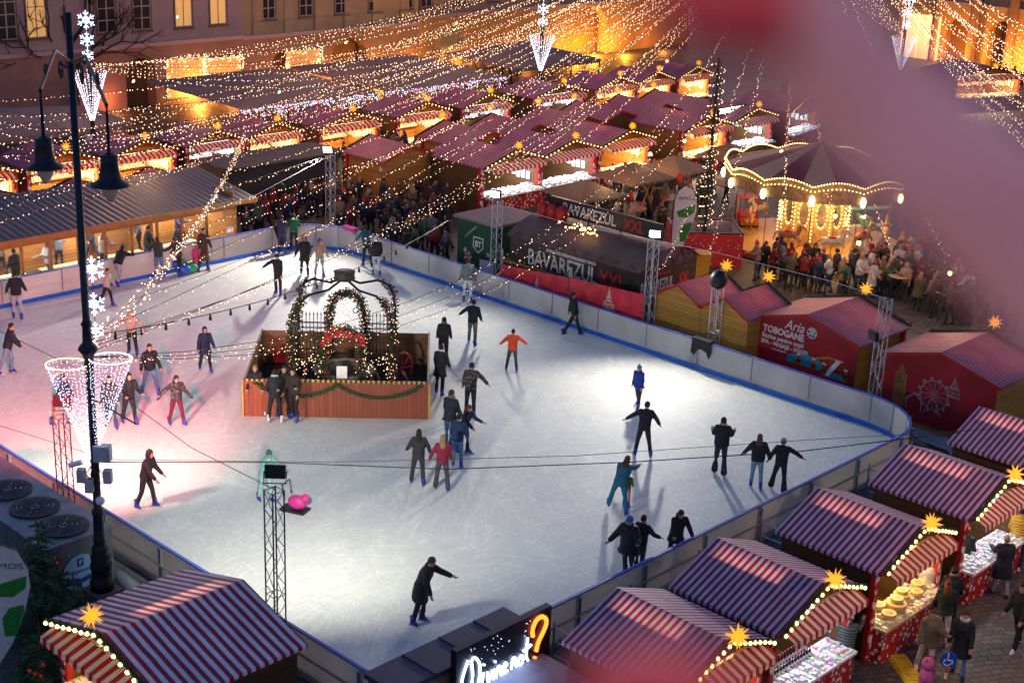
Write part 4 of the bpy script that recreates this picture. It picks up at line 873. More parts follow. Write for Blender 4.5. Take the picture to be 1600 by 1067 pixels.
# middle right stalls: backs towards the rink, fronts facing +X
def back_banner(parent, mt):
    mb = MB(); mb.prism([(-W2-.02, DP+.02, .25), (W2+.02, DP+.02, .25), (W2+.02, DP+.02, EZ+.02), (0, DP+.02, RZ-.04), (-W2-.02, DP+.02, EZ+.02)], (0, .025, 0)); return mb.build('printed_banner', mt, parent)
M_banner = mat('red banner cloth', (.34, .012, .02), .55, var=.35, scale=1.2, bump=.3, bscale=3)
MID = [(31.3, 'yellow', 'wooden stall with striped roof behind the far barrier, next to the red banners'), (29.2, 'yellow', 'wooden stall with striped roof just left of the toboggan advert stall'), (26.2, 'aria', 'red stall with water park advert on its back wall'), (21.1, 'ferris', 'red stall with big wheel and tower print on its back wall')]
for i, (y, kd, lab) in enumerate(MID):
    s_ = make_stall('market_stall', M_wallyel, 'warm', seed=20+i, label=lab, lit=True, roof_glow_gap=False)
    D0 = 44.0 if kd == 'yellow' else 45.4; sx = .56 if kd == 'yellow' else 1.18
    s_.location = (D0, y, 0); s_.rotation_euler = (0, 0, R(90)); s_.scale = (sx, .98, 1.0)
    if kd == 'yellow': s_.scale = (.62, .82, .93); s_.location = (44.0, y, 0)
    MB().box(-W2-.005, W2+.005, DP+.005, DP+.03, .9, 1.0).build('red_trim', M_redpaint, s_)
    BLOCK.append((41, 46, y-2.3, y+2.3))
    if kd in ('aria', 'ferris'):
        bn = back_banner(s_, M_banner); s_.scale = (1.2, 1.02, .92)
        # local frame on back wall: seen from -X side; right on the photo = world -Y
        X0 = 45.4-(DP+.05)*1.02-.012
        def wl(yy, zz): return Vector((X0, yy, zz))
        def wtext(body, size, yy, zz, m, sx_=1.0, bold=0.0, shear=0.0):
            o = text_mesh(body, size, m, 'lettering', None, .004, 'LEFT', sx_, bold, shear); o.parent = s_
            Mw = Matrix(((0, 0, -1, X0), (-1, 0, 0, yy), (0, 1, 0, zz), (0, 0, 0, 1)))
            s_inv = (Matrix.Translation(s_.location) @ Matrix.Rotation(R(90), 4, 'Z') @ Matrix.Diagonal((*s_.scale, 1))).inverted()
            o.matrix_local = s_inv @ Mw; return o
        def wshape(name, pts2, m, dx=0.0):
            s_inv = (Matrix.Translation(s_.location) @ Matrix.Rotation(R(90), 4, 'Z') @ Matrix.Diagonal((*s_.scale, 1))).inverted()
            mb = MB()
            for pl in pts2: mb.prism([s_inv @ Vector((X0-dx, a, b_)) for a, b_ in pl], s_inv.to_3x3() @ Vector((-.004, 0, 0)))
            return mb.build(name, m, s_)
        M_let = mat('printed white', (.72, .68, .66), .6, var=.05)
        circ = lambda cy, cz, r, k=18, a0=0, a1=360: [(cy+r*math.cos(R(a0+(a1-a0)*j/k)), cz+r*math.sin(R(a0+(a1-a0)*j/k))) for j in range(k+(0 if a1-a0 == 360 else 1))]
        if kd == 'aria':
            wtext('Aria', .52, y+.92, 2.10, M_let, .9, .002, .35)
            wshape('logo_disc', [circ(y-.22, 2.20, .2)], M_let)
            cols = [(.6, .45, .05), (.12, .35, .1), (.02, .05, .45), (.35, .08, .12), (.02, .2, .4)]
            for k, c_ in enumerate(cols):
                a = 90+72*k; wshape('logo_leaf', [[(y-.22+.03*math.cos(R(a)), 2.20+.03*math.sin(R(a)))]+circ(y-.22, 2.20, .17, 5, a-28, a+28)], mat('logo colour %d' % k, c_, .5), .006)
            wtext('TOBOGANE', .34, y+1.8, 1.80, M_let, .92, .012)
            wtext('Bazine pentru copii', .23, y+1.82, 1.57, M_let, .98, .006)
            wtext('SPA - MASAJE - FOOD', .21, y+1.84, 1.35, M_let, .98, .006)
            wtext('www.aria-spa.ro', .09, y+1.35, 1.20, M_let)
            wshp2 = lambda n_, p_, m_, dx_=0.0: wshape(n_, [[(a, b_+.40) for a, b_ in q] for q in p_], m_, dx_)
            M_pool = mat('printed turquoise', (.02, .24, .34), .5, var=.4, scale=8); M_ging = mat('printed ginger', (.30, .08, .02), .5, var=.4, scale=8); M_arc = mat('printed yellow', (.45, .26, .04), .5)
            wshp2('pool_print', [[(y-.1+.85*math.cos(R(a)), .55+.42*math.sin(R(a))) for a in range(0, 181, 12)], [(y-1.75, .42), (y-.9, .42), (y-1.0, .62), (y-1.7, .6)]], M_pool, .004)
            wshp2('slide_print', [[(y-1.05, .45), (y-.85, .45), (y-1.32, 1.12), (y-1.52, 1.12)]], M_let, .009)
            wshp2('slide_arc', [[(y-.3, .92), (y-1.0, 1.15), (y-1.6, 1.14), (y-1.6, 1.08), (y-1.0, 1.08), (y-.3, .86)]], M_arc, .008)
            gb = []
            for gy, gz in ((y+.2, .62), (y-.42, .60), (y-.85, .55), (y-1.72, .55)):
                gb += [circ(gy, gz, .12, 10), circ(gy, gz+.2, .09, 10), [(gy-.15, gz+.1), (gy+.15, gz+.1), (gy+.15, gz+.04), (gy-.15, gz+.04)]]
            wshp2('gingerbread_print', gb, M_ging, .012)
            [wshp2('hat_print', [hq], M_let, .016) for hq in [[(gy-.09, gz+.27), (gy+.09, gz+.27), (gy+.02, gz+.36)] for gy, gz in ((y+.2, .62), (y-.42, .60), (y-.85, .55), (y-1.72, .55))]]
        else:
            wshp3 = lambda n_, p_, m_, dx_=0.0: wshape(n_, [[(a, b_+.28) for a, b_ in q] for q in p_], m_, dx_)
            M_t = mat('printed ochre', (.26, .11, .03), .6, var=.4, scale=6); 
            wshp3('tower_print', [[(y+1.55, .35), (y+1.05, .35), (y+1.08, 1.5), (y+1.52, 1.5)], [(y+1.45, 1.5), (y+1.15, 1.5), (y+1.2, 1.68), (y+1.4, 1.68)], [(y+1.4, 1.68), (y+1.2, 1.68), (y+1.3, 1.85)]], M_t)
            M_p2 = mat('printed pink white', (.42, .26, .26), .6)
            wc = (y+.05, 1.05); rim = []
            def seg(a, b_, w_=.02):
                a = Vector(a); b_ = Vector(b_); d = (b_-a).normalized(); n2 = Vector((-d.y, d.x))*w_; return [tuple(a+n2), tuple(b_+n2), tuple(b_-n2), tuple(a-n2)]
            K = 24
            for j in range(K):
                p = [(wc[0]+.5*math.cos(R(360*q/K)), wc[1]+.5*math.sin(R(360*q/K))) for q in (j, j+1)]; rim.append(seg(*p))
            for j in range(12): rim.append(seg(wc, (wc[0]+.5*math.cos(R(30*j)), wc[1]+.5*math.sin(R(30*j))), .01))
            for j in range(12): rim.append(circ(wc[0]+.57*math.cos(R(30*j+15)), wc[1]+.57*math.sin(R(30*j+15)), .055, 8))
            rim += [seg(wc, (y+.35, .35), .022), seg(wc, (y-.25, .35), .022)]
            wshp3('big_wheel_print', rim, M_p2)
            hs = [seg((y+1.0, .35), (y+1.0, .68)), seg((y+.45, .35), (y+.45, .68)), seg((y+1.06, .64), (y+.72, .95), .03), seg((y+.38, .64), (y+.72, .95), .03)]
            wshp3('gingerbread_house_print', hs, M_p2, .006)
            tw = [[(y-.62-a*.17, 1.72+b_*.5), (y-.62+a*.17, 1.72+b_*.5), (y-.62+a*.05, 1.72+b_*.5+.12), (y-.62-a*.05, 1.72+b_*.5+.12)] for a, b_ in ((1.4, 0), (1.0, .18), (.7, .36), (.35, .56))]
            wshape('tree_logo', tw, M_p2); wtext('T\u00e2rgul de', .13, y-.36, 1.58, M_p2, 1, .004); wtext('Cr\u0103ciun', .15, y-.36, 1.44, M_p2, 1, .004)
for loc, lb in (((44.35, 31.2, 3.1), 'yellow star lantern on the wooden stall by the red banners'), ((44.4, 29.3, 3.1), 'yellow star lantern on the wooden stall left of the advert'), ((45.9, 26.1, 3.12), 'yellow star lantern above the water park advert stall'), ((46.0, 21.1, 3.12), 'yellow star lantern above the big wheel print stall')):
    star(loc, lb)
# ---- far rows (share meshes with two detailed stalls)
protoW = make_stall('market_stall', M_wallor, 'warm', seed=41, label='x', roof_glow_gap=True); protoC = make_stall('market_stall', M_wallbrown, 'white', seed=43, label='x')
def place_stall(pr, first, x, y, rz, lab, group, sx=1.0, sy=1.0):
    if first: o = pr; o.location = (x, y, 0); o.rotation_euler = (0, 0, rz); o['label'] = lab; o['group'] = group; o.scale = (sx, sy, 1)
    else: o = copy_tree(pr, (x, y, 0), rz, lab, group, (sx, sy, 1))
    if abs(rz) < .1: BLOCK.append((x-1.9*sx, x+1.9*sx, y-.5, y+3.1*sy))
    else: BLOCK.append((x-1.9*sx, x+1.9*sx, y-3.1*sy, y+.5))
    return o
GRP = 'striped roof market stalls across the square'
ordn = ['leftmost', 'second', 'third', 'fourth', 'fifth', 'sixth', 'seventh', 'eighth', 'ninth', 'tenth']
far = [(30.6, 1.0, 0), (35.0, 1.05, 0), (39.3, 1.0, 0), (43.6, .95, 1), (47.4, .95, 0), (52.6, 1.15, 0), (58.2, 1.1, 0), (63.4, 1.1, 1), (70.0, 1.3, 1), (75.5, 1.1, 0), (79.6, 1.0, 0), (84.0, 1.0, 0)]
used = {0: False, 1: False}
for i, (x, s, c) in enumerate(far):
    lab = '%s stall of the long row in front of the old buildings' % (['leftmost', 'second', 'third', 'fourth', 'fifth', 'sixth', 'seventh', 'eighth', 'ninth', 'tenth', 'eleventh', 'rightmost'][i])
    place_stall((protoW, protoC)[c], not used[c], x, 63.3, 0, lab, GRP, s*1.06); used[c] = True
    star((x-.1, 62.9, RZ+.3), 'yellow star lantern on the %s stall of the long back row' % (['leftmost', 'second', 'third', 'fourth', 'fifth', 'sixth', 'seventh', 'eighth', 'ninth', 'tenth', 'eleventh', 'rightmost'][i]), 1.15)
for i, (x, c) in enumerate(((52.9, 1), (57.2, 1), (61.8, 0), (69.0, 0), (73.6, 1))):
    o5 = ['leftmost', 'second', 'middle', 'fourth', 'rightmost'][i]
    place_stall((protoW, protoC)[c], False, x, 50.9, 0, '%s stall of the central block facing the carousel' % o5, GRP, 1.24, 1.35)
    star((x, 50.45, RZ+.3), 'yellow star lantern on the %s stall of the central block' % o5, 1.15)
for i, (px, py) in enumerate(((723, 195), (799, 184), (873, 172), (937, 165), (1001, 154), (1060, 146))):
    p = G(px, py, 3.2); o6 = ['leftmost', 'second', 'third', 'fourth', 'fifth', 'rightmost'][i]
    place_stall((protoW, protoC)[i % 2], False, p.x+.3, 58.2, math.pi, '%s stall of the central block with its back to the carousel' % o6, GRP, 1.1, 1.15)
    star((p.x+.3, 58.6, RZ+.3), 'yellow star lantern at the back of the %s rear central stall' % o6, 1.1)
place_stall(protoW, False, 49.4, 57.6, math.pi, 'lone dark stall left of the central block', GRP, 1.0, 1.0)
for i, (px, py) in enumerate(((270, 280), (150, 300), (20, 315))):
    p = G(px, py, 2.95)
    place_stall(protoW, False, p.x, 57.6, math.pi, ['stall directly behind the right end of the skate rental cabin', 'stall behind the middle of the skate rental cabin', 'stall behind the left end of the skate rental cabin'][i], GRP, 1.1, 1.0)
# stall at far upper right and a bigger hall left of it
p = G(1549, 102, 3.2); place_stall(protoW, False, p.x, p.y, R(-20), 'brightly lit stall at the upper right edge of the square', GRP, 1.9, 1.3); star((p.x-.1, p.y-.4, 3.2), 'yellow star lantern on the bright stall at the upper right edge', 1.3)
place_stall(protoC, False, 80.0, 51.5, R(10), 'stall behind the carousel roof', GRP, 1.3, 1.2)
# name boards
def board(txt, p, sx, size, m, lab, bg, w, h, yaw=0):
    t_ = thing('name_board', lab, 'sign', p, yaw); MB().box(-w/2, w/2, -.03, .03, 0, h).build('panel', bg, t_)
    o = text_mesh(txt, size, m, 'lettering', t_, .004, 'CENTER', sx, .01); orient(o, (0, -.036, h*.22), (1, 0, 0), (0, 0, 1)); return t_
M_glowt = glow('lit lettering white', (1, .95, .9), 4)
board('PERFECT BOX', G(1142, 178, 2.7), .9, .42, M_glowt, 'white lit name board on a central stall roof', M_dark, 3.0, .5)
# ---- wares on near stalls as individual things
M_cheese = mat('cheese rind', (.62, .44, .16), .5, var=.15); M_label = mat('cheese label', (.30, .24, .15), .6)
cz = MB(); cz.lathe([(.01, 0), (.19, .005), (.2, .03), (.2, .1), (.19, .125), (.01, .13)], n=20, mi=0); cz.lathe([(.001, .131), (.11, .131), (.11, .134), (.001, .134)], n=16, mi=1)
c0 = None
for k, (dx, dy, s, z) in enumerate(((-.95, -.12, .9, .93), (-.45, -.02, 1.25, .93), (.1, .15, 1.05, .93), (-.75, .28, .85, .93), (.55, .0, .8, .93), (-.42, .0, .8, 1.095), (.95, .2, .85, .93), (.1, .16, .7, 1.07))):
    o = cz.build('cheese_wheel', [M_cheese, M_label]) if c0 is None else bpy.data.objects.new('cheese_wheel', c0)
    if c0 is None: c0 = o.data
    else: C.objects.link(o)
    o.location = (29.75+dx, 14.85+dy, z+.12); o.scale = (s, s, s); tag(o, 'round yellow cheese wheel with a dark printed centre on the cheese stall counter', 'cheese', 'cheese wheels on the stall counter')
bt = MB(); bt.lathe([(.01, 0), (.038, .003), (.038, .17), (.014, .22), (.014, .29), (.01, .3)], n=8, mi=0); bt.lathe([(.0385, .05), (.039, .05), (.039, .14), (.0385, .14)], n=8, mi=1); bt.lathe([(.012, .285), (.017, .285), (.017, .31), (.001, .312)], n=8, mi=2)
b0 = None
for k in range(34):
    r_ = k//17; x = 25.6-1.45+(k % 17)*.115; y = 14.85+(.38 if r_ == 0 else .24)
    o = bt.build('bottle', [mat('dark bottle glass', (.02, .008, .01), .15), M_white, mat('bottle cap red', (.4, .02, .05), .4)]) if b0 is None else bpy.data.objects.new('bottle', b0)
    if b0 is None: b0 = o.data
    else: C.objects.link(o)
    o.location = (x, y, 1.05 if r_ == 0 else .94); tag(o, 'dark bottle with white label and red cap standing in rows on the bottle stall', 'bottle', 'bottles on the white lit counter')
# skate rental cabin, along y = 50.9 .. behind far left barrier
M_wood = mat('honey wood', (.33, .14, .035), .45, var=.25, scale=3)
cab = thing('rental_cabin', 'long wooden skate rental cabin with glazed front and grey corrugated roof', 'cabin', (24, 51.75, 0))
x1 = 12.6
rf = MB(); nn = 120; vs = []
for j, (yy, zz) in enumerate(((-.35, 2.75), (4.2, 3.35))):
    for i in range(nn+1): vs.append((-6+(x1+.9+6)*i/nn, yy, zz+(.03 if i % 2 else 0)))
rf.add(vs, [(i, i+1, nn+2+i, nn+1+i) for i in range(nn)]); rf.build('roof', mat('grey corrugated sheet', (.10, .09, .09), .5, .3, var=.2, scale=1.5), cab)
MB().box(-6, x1+.9, -.40, -.34, 2.6, 2.79).build('fascia', M_wood, cab)
MB().box(x1-.05, x1, .1, 4, 0, 3.05).build('side_wall', M_wood, cab); MB().box(-6, x1, 4.0, 4.06, 0, 3.1).build('back_wall', planks('inner boards', (.40, .25, .12), 'Z', .2), cab)
MB().box(-6, x1, .1, 4, .3, .34).build('cabin_floor', mat('dark rubber', (.05, .05, .055), .7), cab)
fr = MB(); fr.box(-6, x1, -.02, .05, .3, .95); fr.box(-6, x1, -.02, .05, 2.35, 2.62)
k = 0; xx = -6.0; panes = []
step = 1.22
while xx < x1-.3:
    fr.box(xx-.05, xx+.05, -.03, .06, .95, 2.35); panes.append((xx+.05, min(xx+step-.05, x1-.08))); xx += step if k % 3 else step; k += 1
fr.box(x1-.08, x1+.02, -.03, .06, .3, 2.62); fr.build('window_frame', M_wood, cab)
def glassmat():
    m, N, L, b = newmat('window glass'); tr = N.new('ShaderNodeBsdfTransparent'); tr.inputs[0].default_value = (.86, .9, .92, 1); gl = N.new('ShaderNodeBsdfGlossy'); gl.inputs['Roughness'].default_value = .05
    ms = N.new('ShaderNodeMixShader'); ms.inputs[0].default_value = .08; L.new(tr.outputs[0], ms.inputs[1]); L.new(gl.outputs[0], ms.inputs[2]); L.new(ms.outputs[0], N['Material Output'].inputs['Surface']); return m
M_glass = glassmat()
for a, b_ in panes: MB().add([(a, 0, .95), (b_, 0, .95), (b_, 0, 2.35), (a, 0, 2.35)], [(0,1,2,3)]).build('window_pane', M_glass, cab)
for i in range(4): lamp('cabin_light', 'AREA', (-2+i*4.2, 2.0, 2.6), 240, (1, .93, .84), 2.5, cab, sizey=.6)
# benches and jackets inside
for i in range(6):
    t_ = thing('bench', 'wooden bench inside the rental cabin, %s from the left' % ['first', 'second', 'third', 'fourth', 'fifth', 'sixth'][i], 'bench', (21+i*2.7, 53.3, .34))
    MB().box(-1, 1, -.2, .2, .4, .45).build('seat', mat('pale bench wood', (.5, .36, .2), .5), t_)
    for s in (-.9, .9): MB().box(s-.03, s+.03, -.18, .18, 0, .4).build('leg', M_dark, t_)
for i in range(17):
    x = 19.5+i*.98+random.uniform(-.3, .3); me, cn, hd = VAR[random.choice([4, 6, 8, 9, 12, 13, 16, 17, 0, 2])]
    o = bpy.data.objects.new('person', me); C.objects.link(o); o.location = (x, random.uniform(52.3, 52.95) if i % 2 else random.uniform(53.8, 54.9), .34); o.rotation_euler = (0, 0, random.random()*6)
    tag(o, 'person in %s jacket with %s behind the rental cabin windows' % (cn, hd), 'person', 'people inside the rental cabin')
BLOCK.append((17, 37.6, 51, 56.2))
tag(MB().add([(36.0, 51.6, 1.62), (36.35, 51.6, 1.62), (36.35, 51.6, 1.38), (36.0, 51.6, 1.38)], [(0,1,2,3)]).build('notice', M_white), 'small white notice on the cabin door', 'notice')
# ------------------------------------------------------------ fenced well in the middle of the ice
wc = Vector((30.55, 37.0, ICE)); well_rz = 0
fx = (G(670, 655, ICE)-G(382, 650, ICE)); wid = 5.85; dep = 5.0
ux = fx.normalized(); uy = Vector((-ux.y, ux.x, 0)); FLc = G(382, 650, ICE)
ang = math.atan2(ux.y, ux.x)
fen = thing('wooden_enclosure', 'square red brown wooden fence with hazard tape around the old well on the ice', 'fence', FLc, ang)
M_rb = planks('red brown boards', (.27, .06, .025), 'X', .14, .5); M_rb2 = planks('brown side boards', (.20, .09, .035), 'Z', .2, .5); hF = 1.2
M_haz = stripes('hazard tape', (.02, .02, .02), (.62, .38, .03), 'X', .16, .5, 0)
MB().box(0, wid, 0, .04, 0, hF).build('front_panel', M_rb, fen); MB().box(0, wid, dep-.04, dep, 0, hF).build('back_panel', M_rb2, fen)
MB().box(0, .04, .04, dep-.04, 0, hF).build('side_panel', M_rb2, fen); MB().box(wid-.04, wid, .04, dep-.04, 0, hF).build('side_panel', M_rb2, fen)
hz = MB(); hz.box(0, wid, -.012, .06, hF+.002, hF+.07); hz.box(-.06, .0, -.015, .0, 0, hF); hz.box(wid, wid+.06, -.015, .0, 0, hF); hz.build('hazard_tape', M_haz, fen)
MB().box(-.012, .05, .06, dep, hF+.002, hF+.05).build('hazard_tape', stripes('hazard tape y', (.02, .02, .02), (.62, .38, .03), 'Y', .16, .5, 0), fen)
MB().box(wid-.05, wid+.012, .06, dep, hF+.002, hF+.05).build('hazard_tape', MATS['hazard tape y'], fen)
for k in range(7):  # inner props
    x = .3+k*.9
    if k in (0, 1, 5, 6): mb = MB(); mb.tube([(x, .3, .1), (x+(.7 if k < 3 else -.7), 1.4, 1.1)], .05, 5); mb.build('prop_plank', M_rb2, fen)
gl_ = MB()
for a, b_ in ((.4, 2.95), (2.95, 5.6)):
    pts = [(a+(b_-a)*t/12, -.05, 1.15-.42*4*(t/12)*(1-t/12)) for t in range(13)]; gl_.tube(pts, .055, 6)
    for p in pts:
        for _ in range(14):
            d = Vector((random.uniform(-1, 1), random.uniform(-1, .1), random.uniform(-1, 1))).normalized()*.11; e = d.orthogonal().normalized()*.02; q = Vector(p)+Vector((random.uniform(-.1, .1), 0, 0)); gl_.add([q-e, q+e, q+d], [(0,1,2)])
gl_.build('fir_garland', M_fir, fen)
fl_ = MB().box(.04, wid-.04, .04, dep-.04, .004, .03); fl_.build('inner_floor', mat('dark timber floor', (.03, .022, .018), .8), fen)
# well pavilion
wl_ = thing('well_pavilion', 'wrought iron well pavilion wrapped in lit fir garlands and poinsettias', 'well', FLc+ux*3.05+uy*2.1, ang)
M_iron = mat('black iron', (.014, .014, .016), .5, .4); hx, hy = 1.62, 1.35; hp = 2.55; ht = 3.9
M_garl = mat('dark fir garland', (.03, .045, .015), .8, var=.6, scale=20); M_poin = mat('red poinsettia', (.45, .01, .015), .5, var=.3, scale=10); M_amber = glow('amber fairy', (1, .55, .18), 7)
# stone basin, drum and hand wheel
st = MB(); st.lathe([(1.15, 0), (1.15, .12), (1.0, .14), (.95, .75), (1.05, .8), (1.05, .9), (.8, .9), (.8, .5), (.05, .5)], n=12); st.build('stone_basin', mat('worn stone', (.16, .13, .10), .8, var=.3), wl_)
dr = MB(); dr.lathe([(.01, ht+.1), (.34, ht+.1), (.36, ht+.14), (.33, ht+.17), (.33, ht+.33), (.36, ht+.36), (.01, ht+.38)], n=20); dr.build('crown_drum', mat('dark wood drum', (.045, .03, .022), .6), wl_)
def arc_pts(sx, sy):  # corner post bending in to the crown
    return [(sx*hx, sy*hy, 0), (sx*hx, sy*hy, 1.2), (sx*hx, sy*hy, hp), (sx*hx*.97, sy*hy*.97, hp+.55), (sx*hx*.86, sy*hy*.86, hp+.95), (sx*hx*.66, sy*hy*.66, hp+1.17), (sx*hx*.3, sy*hy*.3, hp+1.2), (sx*.1, sy*.1, ht+.1)]
def garland_on(pts, dens, mbg, mbp, mbb, r=.17, red=.06, t0=0, t1=1):
    P_ = [Vector(p) for p in pts]; seg = [(P_[i+1]-P_[i]).length for i in range(len(P_)-1)]; tot = sum(seg)
    for _ in range(int(tot*dens*(t1-t0))):
        d = random.uniform(t0, t1)*tot
        for i, s in enumerate(seg):
            if d <= s: p = P_[i].lerp(P_[i+1], d/s); break
            d -= s
        o = Vector((random.gauss(0, 1), random.gauss(0, 1), random.gauss(0, 1))).normalized()*random.uniform(.3, 1)*r
        e = o.orthogonal().normalized()*.035; f = o.cross(e).normalized()*.035; q = p+o
        mbg.add([q-e, q+f, q+e*1.0, q-f*.6+o*.3], [(0,1,2),(0,2,3)])
        if random.random() < red: 
            c = p+o*1.1; mbp.octa(c, random.uniform(.02, .045))
        if random.random() < .055: mbb.octa(p+o*1.15, .015)
gm, pm, bm2 = MB(), MB(), MB()
for sx in (-1, 1):
    for sy in (-1, 1):
        pts = arc_pts(sx, sy); mb = MB(); mb.tube(pts, .04, 8); mb.build('corner_post', M_iron, wl_)
        garland_on(pts, 420 if sy < 0 else 170, gm, pm, bm2, t0=.05, t1=.72)
gate_pts = lambda y, w, h: [(-w, y, .3), (-w, y, h*.55), (-w*.97, y, h*.75), (-w*.75, y, h*.92), (-w*.35, y, h*.99), (0, y, h), (w*.35, y, h*.99), (w*.75, y, h*.92), (w*.97, y, h*.75), (w, y, h*.55), (w, y, .3)]
for y, w, h in ((-hy, .62, 2.75), (hy, .62, 3.1)):
    pts = gate_pts(y, w, h); mb = MB(); mb.tube(pts, .05, 8); mb.build('gate_arch', M_iron, wl_); garland_on(pts, 460, gm, pm, bm2, r=.20, red=.05)
for k in range(26):
    a = random.uniform(-1.2, 1.2); c = Vector((math.sin(a)*.72, -hy-.12, 2.1+math.cos(a)*.62)); c += Vector((random.uniform(-.1, .1), 0, random.uniform(-.12, .12)))
    for j in range(6):
        an = j*math.pi/3+k; pm.add([c, c+Vector((math.cos(an)*.07-.02, -.03, math.sin(an)*.07)), c+Vector((math.cos(an)*.15, -.04, math.sin(an)*.15)), c+Vector((math.cos(an+.4)*.08, -.03, math.sin(an+.4)*.08))], [(0,1,2,3)])
for k in range(110):  # glowing heart of lights on the rear arch
    bm2.octa((random.gauss(0, .26), hy+.05, 2.15+random.gauss(0, .34)), .013)
pn = MB()
for y0, xa, xb in ((-hy, -hx, -.62), (-hy, .62, hx), (hy, -hx, -.62), (hy, .62, hx)):
    n_ = 8
    for i in range(n_+1):
        x = xa+(xb-xa)*i/n_; pn.tube([(x, y0, .1), (x, y0, 2.3)], .011, 4); pn.lathe([(.001, 2.28), (.028, 2.32), (.001, 2.44)], (x, y0, 0), 5)
    for z in (.2, .8, 1.85, 2.05): pn.tube([(xa, y0, z), (xb, y0, z)], .018, 4)
    for i in range(n_): 
        cxx = xa+(xb-xa)*(i+.5)/n_; pn.tube([(cxx+.07*math.cos(R(a)), y0, 1.95+.07*math.sin(R(a))) for a in range(0, 360, 45)], .008, 4, closed=True)
for x0 in (-hx, hx):
    for i in range(12):
        y = -hy+2*hy*i/11; pn.tube([(x0, y, .1), (x0, y, 2.3)], .011, 4)
    for z in (.2, .8, 1.85, 2.05): pn.tube([(x0, -hy, z), (x0, hy, z)], .018, 4)
for i in range(7):
    x = -.62+1.24*i/6; pn.tube([(x, -hy, .1), (x, -hy, 1.5)], .011, 4)
for z in (.2, .8, 1.5): pn.tube([(-.62, -hy, z), (.62, -hy, z)], .018, 4)
pn.build('iron_panel', M_iron, wl_)
sc_ = MB()
for s in (-1, 1):
    for (cx_, cz_, r0) in ((s*.95, 2.55, .16), (s*.45, 3.35, .15), (s*.9, 1.6, .14)):
        sc_ = MB(); sc_.tube([(cx_+s*r0*(1-t/14)*math.cos(t*.6), -hy, cz_+r0*(1-t/14)*math.sin(t*.6)) for t in range(12)], .014, 4); sc_.build('iron_scroll', M_iron, wl_)
g_ = gm.build('fir_garland', M_garl, wl_); g_['kind'] = 'stuff'; g_ = pm.build('poinsettia_trim', M_poin, wl_); g_['kind'] = 'stuff'
for s in (-1, 1):  # draped string lights on the side panels
    for k in range(46):
        x = s*random.uniform(.65, hx); z = 1.8-abs(random.gauss(0, .35))-.12*math.sin(x*9); bm2.octa((x, -hy-.04, z), .015)
b_ = bm2.build('light_cluster', M_fairy, wl_); b_['kind'] = 'stuff'
MB().box(-.17, .17, -hy-.06, -hy-.04, 1.08, 1.5).build('notice_plate', M_white, wl_)
wh = MB(); wh.tube([(1.9+.55*math.cos(R(a))*.6, .1+.3*math.cos(R(a)), .9+.55*math.sin(R(a))) for a in range(0, 360, 20)], .045, 6, closed=True)
for a in range(0, 180, 45): wh.tube([(1.9-.33*math.cos(R(a)), .1-.3*math.cos(R(a)), .9-.55*math.sin(R(a))), (1.9+.33*math.cos(R(a)), .1+.3*math.cos(R(a)), .9+.55*math.sin(R(a)))], .02, 5)
wh.build('hand_wheel', mat('red iron wheel', (.25, .012, .02), .5), wl_)
lamp('garland_light', 'POINT', (0, -hy-.5, 2.2), 30, (1, .6, .25), .5, wl_)
# ------------------------------------------------------------ red printed banners and hut beyond the far barrier
def tree_logo(parent, o0, ux, s, m, words=True):
    """stacked ribbon tree with lettering; o0 centre bottom, ux along the cloth"""
    z = Vector((0, 0, 1)); nrm = Vector(ux).cross(z)*1
    mb = MB()
    for a, b_ in ((.30, 0), (.22, .2), (.15, .38), (.08, .55)):
        P_ = [(-a, b_), (a*.9, b_+.02), (a*.25, b_+.17), (-a*.35, b_+.15)]
        mb.prism([Vector(o0)+Vector(ux)*p*s+z*(q+.42)*s for p, q in P_], nrm*.004)
    mb.prism([Vector(o0)+Vector(ux)*p*s+z*q*s for p, q in ((-.02, 1.1), (.02, 1.1), (0, 1.3))], nrm*.004)
    mb.build('tree_logo', m, parent)
    if words:
        for body, zz, sz in (('T\u00e2rgul de', .24, .20), ('Cr\u0103ciun', .04, .25), ('SIBIU', -.14, .2)):
            o = text_mesh(body, sz*s, m, 'lettering', parent, .003, 'CENTER', 1, .006); orient(o, Vector(o0)+z*zz*s+nrm*.004, ux, z)
M_ban2 = mat('bright red banner cloth', (.60, .035, .055), .5, var=.35, scale=2.5, bump=.3, bscale=2)
for k, (ya, yb, lab) in enumerate(((39.86, 36.2, 'red market banner hung behind the barrier, left one by the black food hut'), (36.1, 32.45, 'red market banner hung behind the barrier, right one by the black food hut'))):
    t_ = thing('market_banner', lab, 'banner', (41.05, ya, 0)); L_ = ya-yb
    zA, zB = ((1.75, 2.05), (2.08, 2.28))[k]; MB().hexa([(-.02,-L_,.5),(.02,-L_,.5),(.02,0,.5),(-.02,0,.5),(-.02,-L_,zB),(.02,-L_,zB),(.02,0,zA),(-.02,0,zA)]).build('cloth', M_ban2, t_)
    for yy in (-L_-.0, 0): mb = MB(); mb.tube([(.05, yy, 0), (.05, yy, 2.35)], .035, 6); mb.build('pole', M_steel, t_)
    tree_logo(t_, (-.026, -L_*.55, (.95, 1.30)[k]), (0, -1, 0), (.62, .70)[k], mat('printed cream', (.62, .45, .38), .6))
